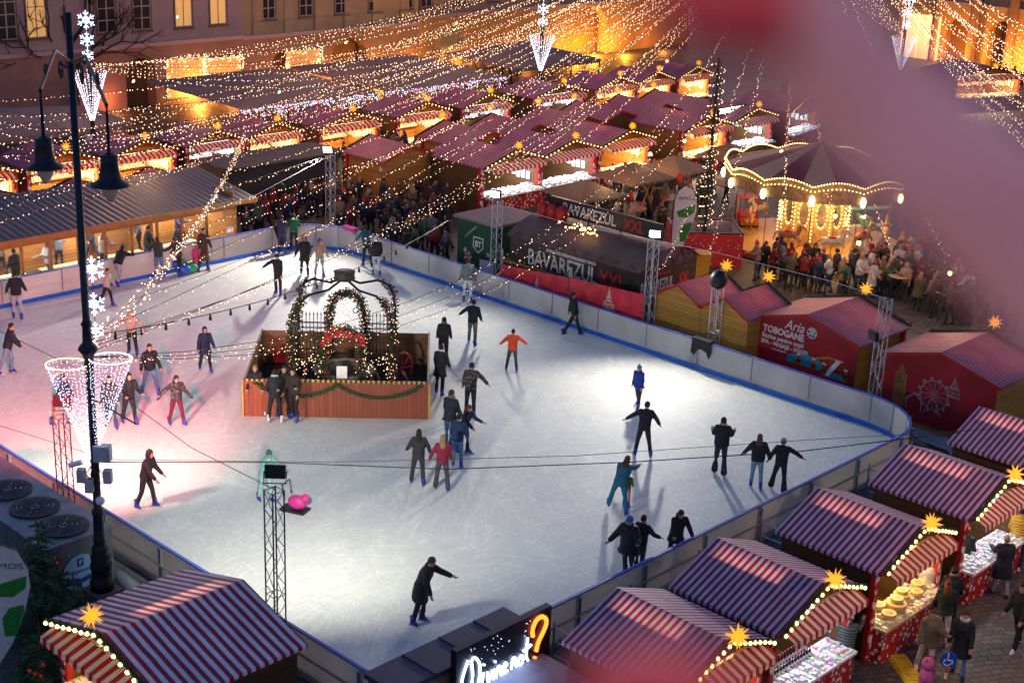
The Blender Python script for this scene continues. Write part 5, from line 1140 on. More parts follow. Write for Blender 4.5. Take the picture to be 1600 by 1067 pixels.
# black food hut with vaulted roof
hut = thing('food_hut', 'black barrel roofed food hut with large white and red lettering', 'food hut', (42.1, 33.6, .32)); hx_, hy_ = 3.6, 6.8; zb, zt = 2.35, 3.05
BLOCK.append((41, 46.2, 33, 41))
M_hut = mat('hut print dark', (.045, .032, .028), .45, var=.6, scale=1.2); M_hroof = mat('brown canvas roof', (.16, .085, .06), .5, var=.25, scale=1.4)
MB().box(0, hx_, 0, hy_, -.3, zb).build('body', M_hut, hut)
vs = []; NX = 14
for j, y in enumerate((-.12, hy_+.12)):
    for i in range(NX+1): vs.append((-.12+(hx_+.24)*i/NX, y, zb+(zt-zb)*math.sin(math.pi*i/NX)**.8))
mb = MB(); mb.add(vs, [(i, i+1, NX+2+i, NX+1+i) for i in range(NX)]); mb.build('roof', M_hroof, hut)
for y, yy in ((0, 'f'), (hy_, 'b')):
    mb = MB(); mb.add([(hx_*i/NX, y, zb+(zt-zb-.04)*math.sin(math.pi*i/NX)**.8) for i in range(NX+1)], [tuple(range(NX+1))]); mb.build('gable_window', mat('mauve pane', (.16, .09, .13), .2), hut)
tr = MB()
for i in range(5): x = hx_*(i+.5)/5; tr.tube([(x-.3, -.02, zb), (x, -.02, zb+.5), (x+.3, -.02, zb)], .03, 4)
for i in range(9): y = hy_*(i+.5)/9; tr.tube([(-.02, y-.35, zb-.05), (-.02, y, zb+.22), (-.02, y+.35, zb-.05)], .028, 4)
tr.build('lattice_trim', mat('brown lattice', (.12, .05, .03), .5), hut)
M_lw = mat('worn white lettering', (.62, .55, .50), .5, var=.35, scale=5); M_lr = mat('red lettering', (.50, .02, .02), .5)
def htext(b_, size, org, xd, yd, m, sx_=.75, al='LEFT'):
    o = text_mesh(b_, size, m, 'lettering', hut, .006, al, sx_, .012); orient(o, org, xd, yd)
htext('BAVAREZUL', .95, (-.012, hy_-1.0, 1.38), (0, -1, 0), (0, 0, 1), M_lw, .72); htext('XXL', .95, (-.012, 1.95, 1.38), (0, -1, 0), (0, 0, 1), M_lr, .72)
htext('AUTHENTIC BAVARIAN STREET FOOD', .17, (-.012, hy_-2.0, 2.12), (0, -1, 0), (0, 0, 1), M_lw, .9)
htext('BAVAREZUL', .62, (.15, -.012, 1.42), (1, 0, 0), (0, 0, 1), M_lw, .6); htext('XXL', .62, (2.5, -.012, 1.42), (1, 0, 0), (0, 0, 1), M_lr, .6)
htext('AUTHENTIC BAVARIAN STREET FOOD', .12, (.5, -.012, 2.02), (1, 0, 0), (0, 0, 1), M_lr, .7)
MB().box(0, hx_, -.01, 0, 1.22, 1.26).build('white_line', M_lw, hut)
sg = thing('roof_sign', 'long black sign with white and red lettering on the roof of the food hut', 'sign', (43.9, 33.9, 3.36))
MB().box(-.05, .05, .1, 6.0, .12, .82).build('panel', mat('black sign board', (.02, .02, .022), .4), sg)
for yy in (.5, 2.2, 3.9, 5.6): MB().box(-.03, .03, yy-.03, yy+.03, -.25, .15).build('leg', M_dark, sg)
for b_, yo, m in (('BAVAREZUL', 5.3, M_lw), ('XXL', 2.0, M_lr)):
    o = text_mesh(b_, .62, m, 'lettering', sg, .004, 'LEFT', .85, .012); orient(o, (-.056, yo, .25), (0, -1, 0), (0, 0, 1))
gb = thing('gift_box', 'red pleated gift box on the food hut roof', 'box', (43.6, 40.0, 3.3)); 
for k in range(3): MB().ball((0, -.5*k, .3), .32, .26, .36, 10, 6).build('red_bundle', M_redpaint, gb, True)
oo = MB(); 
for k in range(26): oo.octa((42.9+random.gauss(0, .2), 37.2+random.gauss(0, .5), 3.4+random.uniform(0, .2)), .05)
tag(oo.build('light_cluster', M_amber), 'small heap of amber lights on the food hut roof', 'lights')
wr = MB(); wr.tube([(41.55, 35.2, 1.75), (41.55, 40.5, 1.75)], .08, 6)
for k in range(240): p = Vector((41.55+random.gauss(0, .12), random.uniform(35.3, 40.4), 1.75+random.gauss(0, .1))); d = Vector((random.gauss(0, 1), random.gauss(0, 1), random.gauss(0, 1))).normalized()*.12; e = d.orthogonal().normalized()*.03; wr.add([p-e, p+e, p+d], [(0,1,2)])
tag(wr.build('dry_garland', mat('dry golden garland', (.25, .13, .03), .8, var=.5, scale=9)), 'golden brown garland below the food hut lettering', 'garland')
# green kiosk
kio = thing('green_kiosk', 'dark green kiosk with shield logo, snowflakes and candy print', 'kiosk', (42.7, 41.75, 0)); BLOCK.append((42, 46, 41, 45))
M_grn = mat('dark green board', (.012, .07, .035), .5, var=.3, scale=3); L_ = 2.4
MB().box(0, 2.6, 0, L_, 0, 2.6).build('body', M_grn, kio); MB().box(-.15, 2.7, -.1, L_+.15, 2.6, 2.7).build('roof', mat('grey kiosk roof', (.22, .17, .13), .6), kio)
mk = MB()
def kshape(P_, m, dx=0): mb = MB(); mb.prism([(-.008-dx, a, b_) for a, b_ in P_], (-.004, 0, 0)); return mb.build('printed_mark', m, kio)
sh = [(1.42, 1.95), (.82, 1.95), (.80, 1.5), (1.12, 1.25), (1.44, 1.5)]; kshape(sh, M_let); kshape([(1.12+(a-1.12)*.84, 1.63+(b_-1.63)*.84) for a, b_ in sh], M_grn, .005)
o = text_mesh('BT', .36, M_let, 'lettering', kio, .003, 'CENTER', .9, .012); orient(o, (-.018, 1.12, 1.52), (0, -1, 0), (0, 0, 1))
for (yy, zz) in ((.5, 1.3), (.62, .75), (1.9, 1.25)):
    fl_ = MB()
    for a in (0, 60, 120): fl_.tube([(-.012, yy-.12*math.cos(R(a)), zz-.12*math.sin(R(a))), (-.012, yy+.12*math.cos(R(a)), zz+.12*math.sin(R(a)))], .014, 4)
    fl_.build('snowflake_mark', M_let, kio)
kshape([(1.0, 1.02), (.15, 1.08), (.15, .5), (1.0, .44)], M_let)
cd = [(1.72+.24*math.cos(R(a)), .95+.24*math.sin(R(a))) for a in range(0, 360, 20)]; kshape(cd, M_let, .002)
for k in range(6): kshape([(1.72, .95)]+[(1.72+.24*math.cos(R(k*60+a)), .95+.24*math.sin(R(k*60+a))) for a in (0, 10, 20, 30)], M_redpaint, .008)
for k in range(9): kshape([(1.95-k*.07, 1.75+k*.06), (1.80-k*.07, 1.88+k*.06), (1.86-k*.07, 1.93+k*.06)], mat('pale green print', (.35, .55, .35), .6), .004)
# planter box with garlanded pole
pc = G(1075, 372, 0.9); BLOCK.append((50, 56, 35.5, 41.5))
pl = thing('planter_box', 'large red box with white christmas print around the base of the garlanded pole', 'planter', (51.3, 39.0, 0), R(-43))
wP, dP, hP = 3.1, 2.6, 1.55; M_pl = motif('red print with small white motifs', (.50, .02, .03), (.75, .55, .5), 6.0, .30)
for a in ((0, wP, 0, .06), (0, wP, dP-.06, dP), (0, .06, .06, dP-.06), (wP-.06, wP, .06, dP-.06)): MB().box(a[0], a[1], a[2], a[3], 0, hP).build('side_panel', M_pl, pl)
rm = MB(); rm.box(-.03, wP+.03, -.03, .09, hP, hP+.05); rm.box(-.03, wP+.03, dP-.09, dP+.03, hP, hP+.05); rm.box(-.03, .09, .09, dP-.09, hP, hP+.05); rm.box(wP-.09, wP+.03, .09, dP-.09, hP, hP+.05); rm.build('rim', M_dark, pl)
il = MB().box(.07, wP-.07, .07, .1, .1, hP-.02); il.box(.07, wP-.07, dP-.1, dP-.07, .1, hP-.02); il.box(.07, .1, .1, dP-.1, .1, hP-.02); il.box(wP-.1, wP-.07, .1, dP-.1, .1, hP-.02); il.build('inner_lining', mat('pale inner board', (.42, .34, .36), .6), pl)
pole_p = pl.location+Matrix.Rotation(R(-43), 3, 'Z') @ Vector((wP*.5, dP*.5, 0))
gp = thing('garlanded_pole', 'tall pole wrapped in dark fir garland and string lights rising from the red box', 'pole', pole_p)
mb = MB(); mb.tube([(0, 0, 0), (0, 0, 9.2)], .07, 8); mb.build('pole', M_dark, gp); gm, bm2 = MB(), MB(); pm = MB()
garland_on([(0, 0, .4), (0, 0, 9.0)], 170, gm, pm, bm2, r=.3, red=0); garland_on([(0, 0, .3), (0, 0, 1.6)], 120, gm, pm, bm2, r=.7, red=0)
g_ = gm.build('fir_garland', M_garl, gp); g_['kind'] = 'stuff'
bl = MB()
for k in range(190): z = 1.4+7.6*k/190; a = k*.55; bl.octa((.32*math.cos(a), .32*math.sin(a), z), .028)
g_ = bl.build('light_cluster', M_fairy, gp); g_['kind'] = 'stuff'
# beach flags
def flag(px, py, name, lab, s, yaw, z=0, txt=None):
    p = G(px, py, z); t_ = thing('beach_flag', lab, 'flag', (p.x, p.y, 0), yaw, scale=s)
    out = [(0, .5), (.02, 1.6), (.03, 3.2), (.12, 3.75), (.35, 4.0), (.62, 3.85), (.78, 3.4), (.8, 2.9), (.68, 2.2), (.42, 1.3), (.12, .6)]
    MB().prism([(x, 0, z_) for x, z_ in out], (0, .012, 0)).build('cloth', mat('white flag cloth', (.62, .60, .60), .6, var=.12), t_)
    for P_ in ([(.1, 2.85), (.76, 3.2), (.72, 2.85), (.5, 2.6), (.2, 2.6)], [(.3, 1.5), (.48, 1.52), (.68, 2.25), (.66, 2.4), (.42, 2.3), (.28, 2.0)]):
        MB().prism([(x, -.008, z_) for x, z_ in P_], (0, .004, 0)).build('green_print', mat('flag green', (.02, .22, .03), .6), t_)
    mb = MB(); mb.tube([(-.02, 0, 0), (-.02, 0, 3.3), (.1, 0, 3.8), (.35, 0, 4.03), (.64, 0, 3.88), (.8, 0, 3.4)], .018, 5); mb.build('pole', M_dark, t_)
    o = text_mesh('AMOS', .22, mat('flag lettering', (.12, .12, .16), .6), 'lettering', t_, .002, 'CENTER', 1); orient(o, (.42, -.012, 3.38), (1, 0, 0), (0, 0, 1)); return t_
f1 = flag(1045, 428, '', 'white and green beach flag beside the red christmas box', 1.05, R(-47)); f1.scale = (1.25, 1, 1.0)
f2 = flag(-28, 1020, '', 'white and green beach flag at the lower left corner', .9, R(-44)); f2.location = (*G(-12, 1075, 0).xy, 0); f2.scale = (1.25, 1, .88)
# wheelie bins
for k, (px, py, c_, lab) in enumerate(((1065, 437, (.01, .16, .08), 'green wheelie bin beside the red christmas box'), (1094, 435, (.55, .30, .02), 'yellow wheelie bin beside the green one'))):
    p = G(px, py, 0); t_ = thing('wheelie_bin', lab, 'bin', p, R(-44)); m = mat('bin colour %d' % k, c_, .45)
    mb = MB(); mb.hexa([(-.27,-.3,.08),(.27,-.3,.08),(.27,.3,.08),(-.27,.3,.08),(-.34,-.38,1.12),(.34,-.38,1.12),(.34,.38,1.12),(-.34,.38,1.12)]); mb.build('body', m, t_)
    MB().box(-.36, .36, -.4, .4, 1.13, 1.19).build('lid', m, t_)
    for s in (-.22, .22): mb = MB(); mb.tube([(s-.03, .3, .1), (s+.03, .3, .1)], .1, 10); mb.build('wheel', M_black, t_)
# wooden drink canopies, heaters, tables
M_can = planks('canopy shingles', (.16, .085, .035), 'X', .14, .5)
for k, (px, py, s) in enumerate(((915, 290, 1.0), (990, 268, 1.05), (1052, 252, 1.0), (1140, 232, 1.0))):
    p = G(px, py, 2.9); t_ = thing('wooden_canopy', ['wooden drinks canopy nearest the central stalls', 'wooden drinks canopy with red bow, second from left', 'wooden drinks canopy just left of the garlanded pole', 'wooden drinks canopy beside the carousel roof'][k], 'canopy', (p.x, p.y, 0), R(8*k-10), scale=s)
    mb = MB(); mb.add([(-1.5,-1.5,2.5),(1.5,-1.5,2.5),(1.5,1.5,2.5),(-1.5,1.5,2.5),(0,0,3.2)], [(0,1,4),(1,2,4),(2,3,4),(3,0,4),(3,2,1,0)]); mb.build('roof', M_can, t_)
    for sx in (-1, 1):
        for sy in (-1, 1): mb = MB(); mb.tube([(sx*.9, sy*.9, 0), (-sx*.25, sy*.9, 2.5)], .045, 5); mb.build('leg', M_wood, t_)
    mb = MB(); mb.lathe([(.01, 1.0), (.75, 1.0), (.75, 1.05), (.01, 1.05)], n=16); mb.build('tabletop', M_wood, t_)
    gm, pm, bm2 = MB(), MB(), MB(); garland_on([(-1.45,-1.55,2.5),(1.45,-1.55,2.5)], 90, gm, pm, bm2, r=.16, red=.03); gm.build('fir_garland', M_garl, t_)['kind'] = 'stuff'
    MB().ball((1.4, -1.6, 2.55), .22, .1, .26, 8, 6).build('red_bow', M_redpaint, t_, True)
for k, (px, py, lab) in enumerate(((970, 372, 'tall pyramid patio heater behind the food hut'), (1345, 410, 'tall pyramid patio heater in front of the carousel'))):
    p = G(px, py, 0); t_ = thing('patio_heater', lab, 'heater', p, R(20)); mb = MB(); mb.box(-.24, .24, -.24, .24, 0, .75); mb.build('base', M_steel, t_)
    for sx in (-1, 1):
        for sy in (-1, 1): mb = MB(); mb.tube([(sx*.22, sy*.22, .75), (sx*.1, sy*.1, 2.1)], .02, 5); mb.build('leg', M_steel, t_)
    mb = MB(); mb.tube([(0,0,.75), (0,0,2.05)], .05, 8); mb.build('glass_tube', M_glass, t_); mb = MB(); mb.lathe([(.01,2.2),(.34,2.1),(.34,2.14),(.01,2.26)], n=4); mb.build('cap', M_steel, t_)
M_ttop = mat('red table cloth', (.45, .09, .07), .5, var=.2)
for k, (px, py) in enumerate(((992, 385), (1000, 352), (985, 392), (1358, 462), (1372, 448), (1312, 440), (1470, 455), (1400, 470))):
    p = G(px, py, 0); t_ = thing('standing_table', ['round table with red top behind the food hut sign, right one', 'round table with red top furthest behind the food hut', 'round table with red top nearest the food hut', 'pale round table nearest the red advert stall', 'pale round table second from the advert stall', 'pale round table beside the seated group', 'round table under the right crowd', 'round table between the crowd and the star lantern'][k], 'table', p)
    mb = MB(); mb.lathe([(.01,1.08),(.42,1.08),(.44,1.10),(.42,1.12),(.01,1.12)], n=18); mb.build('tabletop', M_ttop if k < 3 else mat('peach table top', (.60, .32, .22), .5), t_)
    for a in range(0, 360, 90): mb = MB(); mb.tube([(.35*math.cos(R(a)), .35*math.sin(R(a)), 0), (-.25*math.cos(R(a)), -.25*math.sin(R(a)), 1.08)], .018, 4); mb.build('leg', M_dark, t_)
# dark container left of the crowd
bx = thing('dark_cabin', 'long dark grey cabin with flat roof behind the rental cabin', 'cabin', (40.6, 57.9, 0)); BLOCK.append((40, 48.2, 57, 61))
MB().box(0, 7.0, 0, 2.6, 0, 2.35).build('wall', mat('dark grey sheet', (.03, .032, .038), .6, var=.3), bx); MB().box(-.15, 7.15, -.15, 2.75, 2.36, 2.46).build('roof', mat('worn grey roof', (.05, .048, .052), .7, var=.5, scale=2), bx)
# terrace tents
M_tent = mat('taupe awning cloth', (.26, .17, .14), .7, var=.15, scale=.8)
for k, (x0, x1_, y0, y1_, lab) in enumerate(((26, 43, 70, 75, 'wide dark terrace awning at the upper left'), (50, 60.5, 70, 80, 'taupe terrace awning left of centre before the pale building'), (61, 72, 70, 80, 'taupe terrace awning in the middle before the pilastered building'), (74.5, 84, 72, 79, 'dark terrace awning beside the glowing archway'))):
    t_ = thing('terrace_awning', lab, 'awning', (x0, y0, 0)); w, d = x1_-x0, y1_-y0; BLOCK.append((x0, x1_, y0+.3, y1_))
    mb = MB(); mb.add([(0,0,2.5),(w,0,2.5),(w,d,2.7),(0,d,2.7),(w*.5,d*.5,3.7)], [(0,1,4),(1,2,4),(2,3,4),(3,0,4)]); mb.add([(0,0,2.5),(w,0,2.5),(w,0,2.2),(0,0,2.2)], [(0,1,2,3)]); mb.build('cloth', M_tent, t_)
    for i in range(4): mb = MB(); mb.tube([(w*i/3*.98+.1, .1, 0), (w*i/3*.98+.1, .1, 2.5)], .05, 5); mb.build('post', M_dark, t_)
    if k in (1, 2):
        ic = MB()
        for q in range(520 if k == 1 else 380): x = random.uniform(0, w); ic.octa((x, -.05, 2.45-random.random()**1.6*.8), .026, random.choice([0, 0, 0, 1, 1, 2]))
        ic.build('icicle_lights', [M_fairyw, M_blueled, glow('magenta led', (1, .2, .6), 6)], t_)['kind'] = 'stuff'
# ------------------------------------------------------------ old town facades
def facade(name, lab, x0, x1_, h, y, wallc, base_z, wins, ww, wz0, wh, lit=(), pil=False, arch=(), lowc=None):
    wallc = tuple(c*1.45 for c in wallc)
    t_ = thing(name, lab, 'building', (x0, y, 0)); W = x1_-x0
    M_w = mat(name+' plaster %.2f' % wallc[0], wallc, .8, var=.14, scale=.7, bump=.2, bscale=5); M_l = mat(name+' base %.2f' % wallc[0], lowc or wallc, .8, var=.18, scale=.8)
    MB().box(0, W, 0, 8, base_z, h).build('wall', M_w, t_)
    lw = MB(); xs = [0]; 
    ar = sorted(arch); cur = 0
    for cx, aw, ah in ar:
        a, b_ = cx-x0-aw/2, cx-x0+aw/2; lw.box(cur, a, -.12, 7.9, 0, base_z); cur = b_
        pts = [(a, -.12, base_z), (a, -.12, ah-aw*.4)]+[(a+aw/2-aw/2*math.cos(R(t)), -.12, ah-aw*.4+aw*.4*math.sin(R(t))) for t in range(15, 180, 15)]+[(b_, -.12, ah-aw*.4), (b_, -.12, base_z)]
        lw.prism(pts, (0, .9, 0))
        MB().box(a, b_, .9, 1.0, 0, base_z).build('door', mat('door wood', (.16, .08, .035), .6), t_)
    lw.box(cur, W, -.12, 7.9, 0, base_z); lw.build('ground_floor', M_l, t_)
    MB().box(0, W, -.32, -.121, base_z-.15, base_z+.12).build('cornice', mat('cornice stone', tuple(c*1.15 for c in wallc), .8), t_)
    if pil:
        for i in range(int(W/2.72)+1):
            x = 1.35+2.72*i
            if x+.5 < W: mb = MB(); mb.box(x-.42, x+.42, -.10, -.002, base_z+.9, h); mb.box(x-.5, x+.5, -.16, -.002, base_z+.12, base_z+.9); mb.build('pilaster', M_w, t_)
    for i, wx in enumerate(wins):
        x = wx-x0; on = i in lit; f = MB(); wz1 = wz0+wh
        for a in ((x-ww/2-.09, x-ww/2, wz0-.09, wz1), (x+ww/2, x+ww/2+.09, wz0-.09, wz1)): f.box(a[0], a[1], -.07, .02, a[2], a[3])
        f.box(x-ww/2, x+ww/2, -.07, .02, wz0-.09, wz0); f.box(x-ww/2-.15, x+ww/2+.15, -.16, .02, wz0-.17, wz0-.09)
        fo = f.build('window', mat('window surround', (.16, .10, .08), .7), t_)
        g_ = MB(); g_.add([(x-ww/2, -.012, wz0), (x+ww/2, -.012, wz0), (x+ww/2, -.012, wz1), (x-ww/2, -.012, wz1)], [(0,1,2,3)]); g_.build('pane', glow('lit pane', (1, .55, .16), .42) if on else mat('dark pane', (.03, .025, .03), .12), fo)
        b2 = MB(); b2.box(x-.035, x+.035, -.05, -.014, wz0, wz1)
        for q in (.25, .5, .75) if not on else (.62,): b2.box(x-ww/2, x+ww/2, -.05, -.014, wz0+wh*q-.03, wz0+wh*q+.03)
        for s in (-1, 1): b2.box(x+s*ww/2-(0 if s < 0 else .05), x+s*ww/2+(.05 if s < 0 else 0), -.045, -.014, wz0, wz1)
        b2.box(x-ww/2, x+ww/2, -.05, -.014, wz0, wz0+.05); b2.build('sash', mat('sash white', (.42, .38, .38), .6), fo)
    return t_
wl1 = [RY(p, 45, 85).x for p in (10, 57, 167, 222, 287, 341)]
facade('town_house', 'pale mauve town house with tall windows at the upper left', 30, 61.0, 13, 85, (.24, .17, .18), 4.15, [wl1[0]-5.4, wl1[0]-2.7]+wl1, 1.3, 5.1, 3.0, lit=(3, 6, 7), arch=((52.8, 2.2, 3.3),), lowc=(.24, .14, .12))
wl2 = [RY(p, 35, 85).x for p in (419, 478, 533, 585, 635, 665)]
facade('town_house', 'ochre town house with pilasters and white sash windows, upper centre left', 61.0, 77.4, 13, 85, (.25, .18, .11), 4.05, wl2, 1.15, 5.2, 2.9, pil=True, arch=((64.5, 2.0, 2.9), (70.5, 3.4, 3.4)), lowc=(.26, .16, .12))
wl3 = [RY(p, 25, 85.6).x for p in (718, 770, 905, 965)]
facade('town_house', 'tall house with deep glowing orange archway, upper centre', 77.4, 112, 13, 85.6, (.26, .17, .11), 4.4, wl3, 1.2, 5.2, 2.8, arch=((98.0, 4.6, 4.1),), lowc=(.42, .26, .10))
rb = facade('town_house', 'orange lit house with columns and bright doorways at the upper right', -72, -38, 14, 0, (.26, .13, .06), 5.2, [-61, -57, -53, -49, -45], 1.3, 6.4, 2.8, arch=((-64.5, 2.2, 3.9), (-60.2, 2.4, 4.1), (-56, 2.2, 3.8)), lowc=(.36, .20, .07))
rb.location = (122, 0, 0); rb.rotation_euler = (0, 0, R(90)); rb.location = (124, 34, 0); rb.rotation_euler = (0, 0, R(-90)); rb.location = (124, 72, 0)
cl = MB()
for i in range(9): cl.tube([(2+3.6*i, -.55, 0), (2+3.6*i, -.55, 13)], .42, 10)
cl.build('column', mat('sandstone column', (.30, .17, .10), .8), rb)
for k, (px, py) in enumerate(((1452, 62), (1421, 55))):
    p = RX(px, py, 123.6); 
    t_ = thing('lit_doorway', 'brightly lit doorway in the %s orange facade' % ('right' if k == 0 else 'left'), 'doorway', (123.3, p.y, 0)); MB().box(-.05, .05, -1.1, 1.1, 0, 3.9).build('lit_panel', glow('warm doorway', (1, .62, .25), 1.6), t_)
# warm uplights at the foot of the facades
for x, y, pw, c_ in ((56.8, 84.2, 480, (1, .33, .05)), (59.5, 84, 160, (1, .35, .08)), (50.2, 84.0, 120, (1, .3, .1)), (63.5, 83.6, 160, (1, .33, .07)), (68.5, 83.8, 200, (1, .36, .06)), (72.6, 83.8, 260, (1, .40, .05)), (76.5, 83.6, 260, (1, .38, .05)),
                     (94.5, 83.8, 420, (1, .36, .03)), (98, 84.9, 900, (1, .42, .03)), (101, 83.8, 420, (1, .36, .03)), (106, 83.5, 160, (1, .32, .05)), (88, 83.5, 130, (1, .30, .05)), (83, 83.5, 110, (1, .36, .05)), (121.5, 64, 1000, (1, .36, .03)), (121.5, 58, 1200, (1, .38, .03)), (121.5, 52, 700, (1, .33, .04)), (121.5, 45, 500, (1, .33, .05))):
    lamp('uplight', 'POINT', (x, y, .7), pw*1.4, c_, .3)
# windows with fairy lights (shop fronts)
for k, (px, py, w, h, lab) in enumerate(((292, 122, 3.0, 2.6, 'shop door framed with fairy lights in the pale mauve house'), (350, 102, 3.0, 1.0, 'shop window framed with fairy lights right of the lit door'), (475, 92, 3.0, 1.2, 'shop window with fairy lights in the ochre house'))):
    p = RY(px, py, 84.7); t_ = thing('lit_shopfront', lab, 'shop front', (p.x, 84.84, max(.1, p.z-h/2))); MB().box(-w/2, w/2, -.02, .02, 0, h).build('pane', glow('shop glow', (.9, .55, .22), .16), t_)
    mb = MB()
    for q in range(90):
        s = random.choice('lrt'); x = {'l': -w/2, 'r': w/2, 't': random.uniform(-w/2, w/2)}[s]; z = h if s == 't' else random.uniform(0, h); mb.octa((x+random.gauss(0, .14), -.1, z+random.gauss(0, .12)), .032)
    mb.build('fairy_lights', M_fairyx if 'M_fairyx' in globals() else glow('gold fairy', (1, .8, .4), 6), t_)['kind'] = 'stuff'
p = RY(700, 118, 79.5); t_ = thing('lit_portal', 'small portal glowing yellow behind the centre stalls', 'doorway', (p.x, 79.5, 0)); MB().box(-1.1, 1.1, -.3, .3, 2.6, 4.2).box(.6, 1.1, -.3, .3, 0, 2.6).box(-1.1, -.75, -.3, .3, 0, 2.6).build('stone_frame', mat('portal stone', (.45, .30, .12), .7), t_)
lamp('portal_light', 'POINT', (p.x, 78.4, 1.4), 260, (1, .55, .06), .2)
# bare tree
tr_ = thing('bare_tree', 'dark leafless tree in front of the pale mauve house', 'tree', (*G(120, 182, 0).xy, 0)); tb = MB(); random.seed(5)
def branch(p, d, L_, r, lv):
    q = p+d*L_; mid = p.lerp(q, .5)+Vector((random.gauss(0, .06), random.gauss(0, .06), 0))*L_; tb.tube([p, mid, q], [r, r*.85, r*.68], 5 if lv < 2 else 3, caps=False)
    if lv >= 5: return
    for k in range(3 if lv < 4 else 2):
        a = random.uniform(0, 6.28); sp = random.uniform(.35, .8); u = d.orthogonal().normalized(); w = d.cross(u)
        nd = (d+(u*math.cos(a)+w*math.sin(a))*sp+Vector((0, 0, .08))).normalized(); branch(q, nd, L_*random.uniform(.62, .82), r*.62, lv+1)
branch(Vector((0, 0, 2.6)), Vector((0, 0, 1)), 2.1, .22, 0); branch(Vector((0, 0, 2.9)), Vector((-.75, .1, .35)).normalized(), 2.1, .13, 1); branch(Vector((0, 0, 2.9)), Vector((.75, -.1, .4)).normalized(), 2.1, .13, 1); branch(Vector((0, 0, 2.9)), Vector((-.5, .2, .8)).normalized(), 1.9, .14, 1); branch(Vector((0, 0, 2.8)), Vector((.55, -.2, .7)).normalized(), 1.9, .14, 1)
M_bark = mat('dark bark', (.03, .022, .018), .9); tb.build('crown', M_bark, tr_); mb = MB(); mb.tube([(0, 0, 0), (0, 0, 2.9)], [.3, .22], 8); mb.build('trunk', M_bark, tr_)
# ------------------------------------------------------------ light poles with snowflakes and cones
def snowflake(mb, c, r, ux_, k=6):
    c = Vector(c); z = Vector((0, 0, 1))
    for i in range(6):
        a = R(60*i+30); d = Vector(ux_)*math.cos(a)+z*math.sin(a)
        for t in range(1, k+1): mb.octa(c+d*r*t/k, r*.085)
        for s in (-1, 1):
            a2 = a+s*R(45); d2 = Vector(ux_)*math.cos(a2)+z*math.sin(a2)
            for t in (1, 2): mb.octa(c+d*r*.55+d2*r*.17*t, r*.07)
        a3 = R(60*i); d3 = Vector(ux_)*math.cos(a3)+z*math.sin(a3); mb.octa(c+d3*r*.35, r*.07)
def cone(mb, c, r, h, n, per, br, flat=1.0, off=(0, 0)):
    for i in range(n):
        a = 2*math.pi*i/n
        for j in range(per):
            t = (j+random.random()*.6)/per; rr = r*(1-t)*(.97+.05*random.random()); mb.octa((c[0]+off[0]*(1-t)+rr*math.cos(a), c[1]+off[1]*(1-t)+rr*math.sin(a)*flat, c[2]-h*t), br*(.8+.5*random.random()))
side = Vector((.70, -.714, 0)).normalized()
PO = []
for k, (px, py0, pyf, dist, lab) in enumerate(((140, 112, (50, 75, 95), 80, 'left pole with snowflakes and cone of white lights before the pale house'), (847, 55, (8, 27, 45), 97, 'middle pole with snowflakes and cone of white lights'), (1413, 58, (12, 30, 45), 108, 'right pole with snowflakes and cone of white lights'))):
    v = (CAMM @ Vector((px-800, 533.5-py0, -FPX))); t = dist/math.hypot(v.x, v.y); P0 = Vector((v.x*t, v.y*t, CAMH+v.z*t)); PO.append(P0)
    t_ = thing('light_pole', lab, 'light pole', (P0.x, P0.y, 0)); z = P0.z
    mb = MB(); mb.lathe([(.3, 0), (.3, .5), (.18, .7), (.2, 1.4), (.12, 1.6), (.1, z+3.6), (.02, z+3.9)], n=10); mb.build('mast', M_dark, t_)
    cb = MB(); cone(cb, (0, 0, z), .85, 2.6 if k else 2.9, 26, 30, .024); cb.build('light_cone', M_fairyw, t_)['kind'] = 'stuff'
    for q, rr in ((2.75, .46), (1.75, .38), (.95, .32)):
        sf = MB(); snowflake(sf, (side.x*.0-.12, side.y*.0-.12, z+q-.1), rr, side); sf.build('snowflake', M_blueled, t_)
    bxs = MB(); bxs.box(-.45, -.15, -.2, .1, z-3.9, z-3.3); bxs.box(.1, .4, -.2, .1, z-4.2, z-3.6); bxs.build('equipment_box', M_white, t_)
# ---- near lamp post
KS = .925; NP = Vector((16.78*KS, 29.8*KS, 0)); NPz = lambda z: CAMH-(CAMH-z)*KS
tag(MB().box(NP.x-.34, NP.x+.34, NP.y-.34, NP.y+.34, .01, NPz(0)+.02).build('stone_plinth', mat('plinth stone', (.12, .11, .10), .8)), 'stone plinth under the near lamp post', 'plinth')
np_ = thing('lamp_post', 'ornate dark cast iron lamp post with cone of white lights in the left foreground', 'lamp post', NP+Vector((0, 0, NPz(0))), scale=KS); M_np = mat('dark blue iron', (.018, .022, .032), .42, .35, var=.3, scale=8)
mb = MB(); mb.lathe([(.30, 0), (.30, .25), (.26, .32), (.24, .5), (.27, .62), (.235, .75), (.25, .9), (.20, 1.0), (.215, 1.1), (.17, 1.2), (.165, 1.25), (.14, 1.32), (.17, 1.38), (.135, 1.45), (.125, 2.05), (.15, 2.1), (.15, 2.16), (.10, 2.25), (.095, 5.9), (.12, 6.0), (.10, 6.1), (.15, 6.25), (.24, 6.38), (.2, 6.46), (.12, 6.55), (.11, 6.95), (.14, 7.0), (.09, 7.1), (.075, 14.2)], n=20); mb.build('post', M_np, np_, True)
fl_ = MB()
for i in range(14): a = 2*math.pi*i/14; fl_.tube([(.128*math.cos(a), .128*math.sin(a), 1.45), (.118*math.cos(a), .118*math.sin(a), 2.05)], .012, 4)
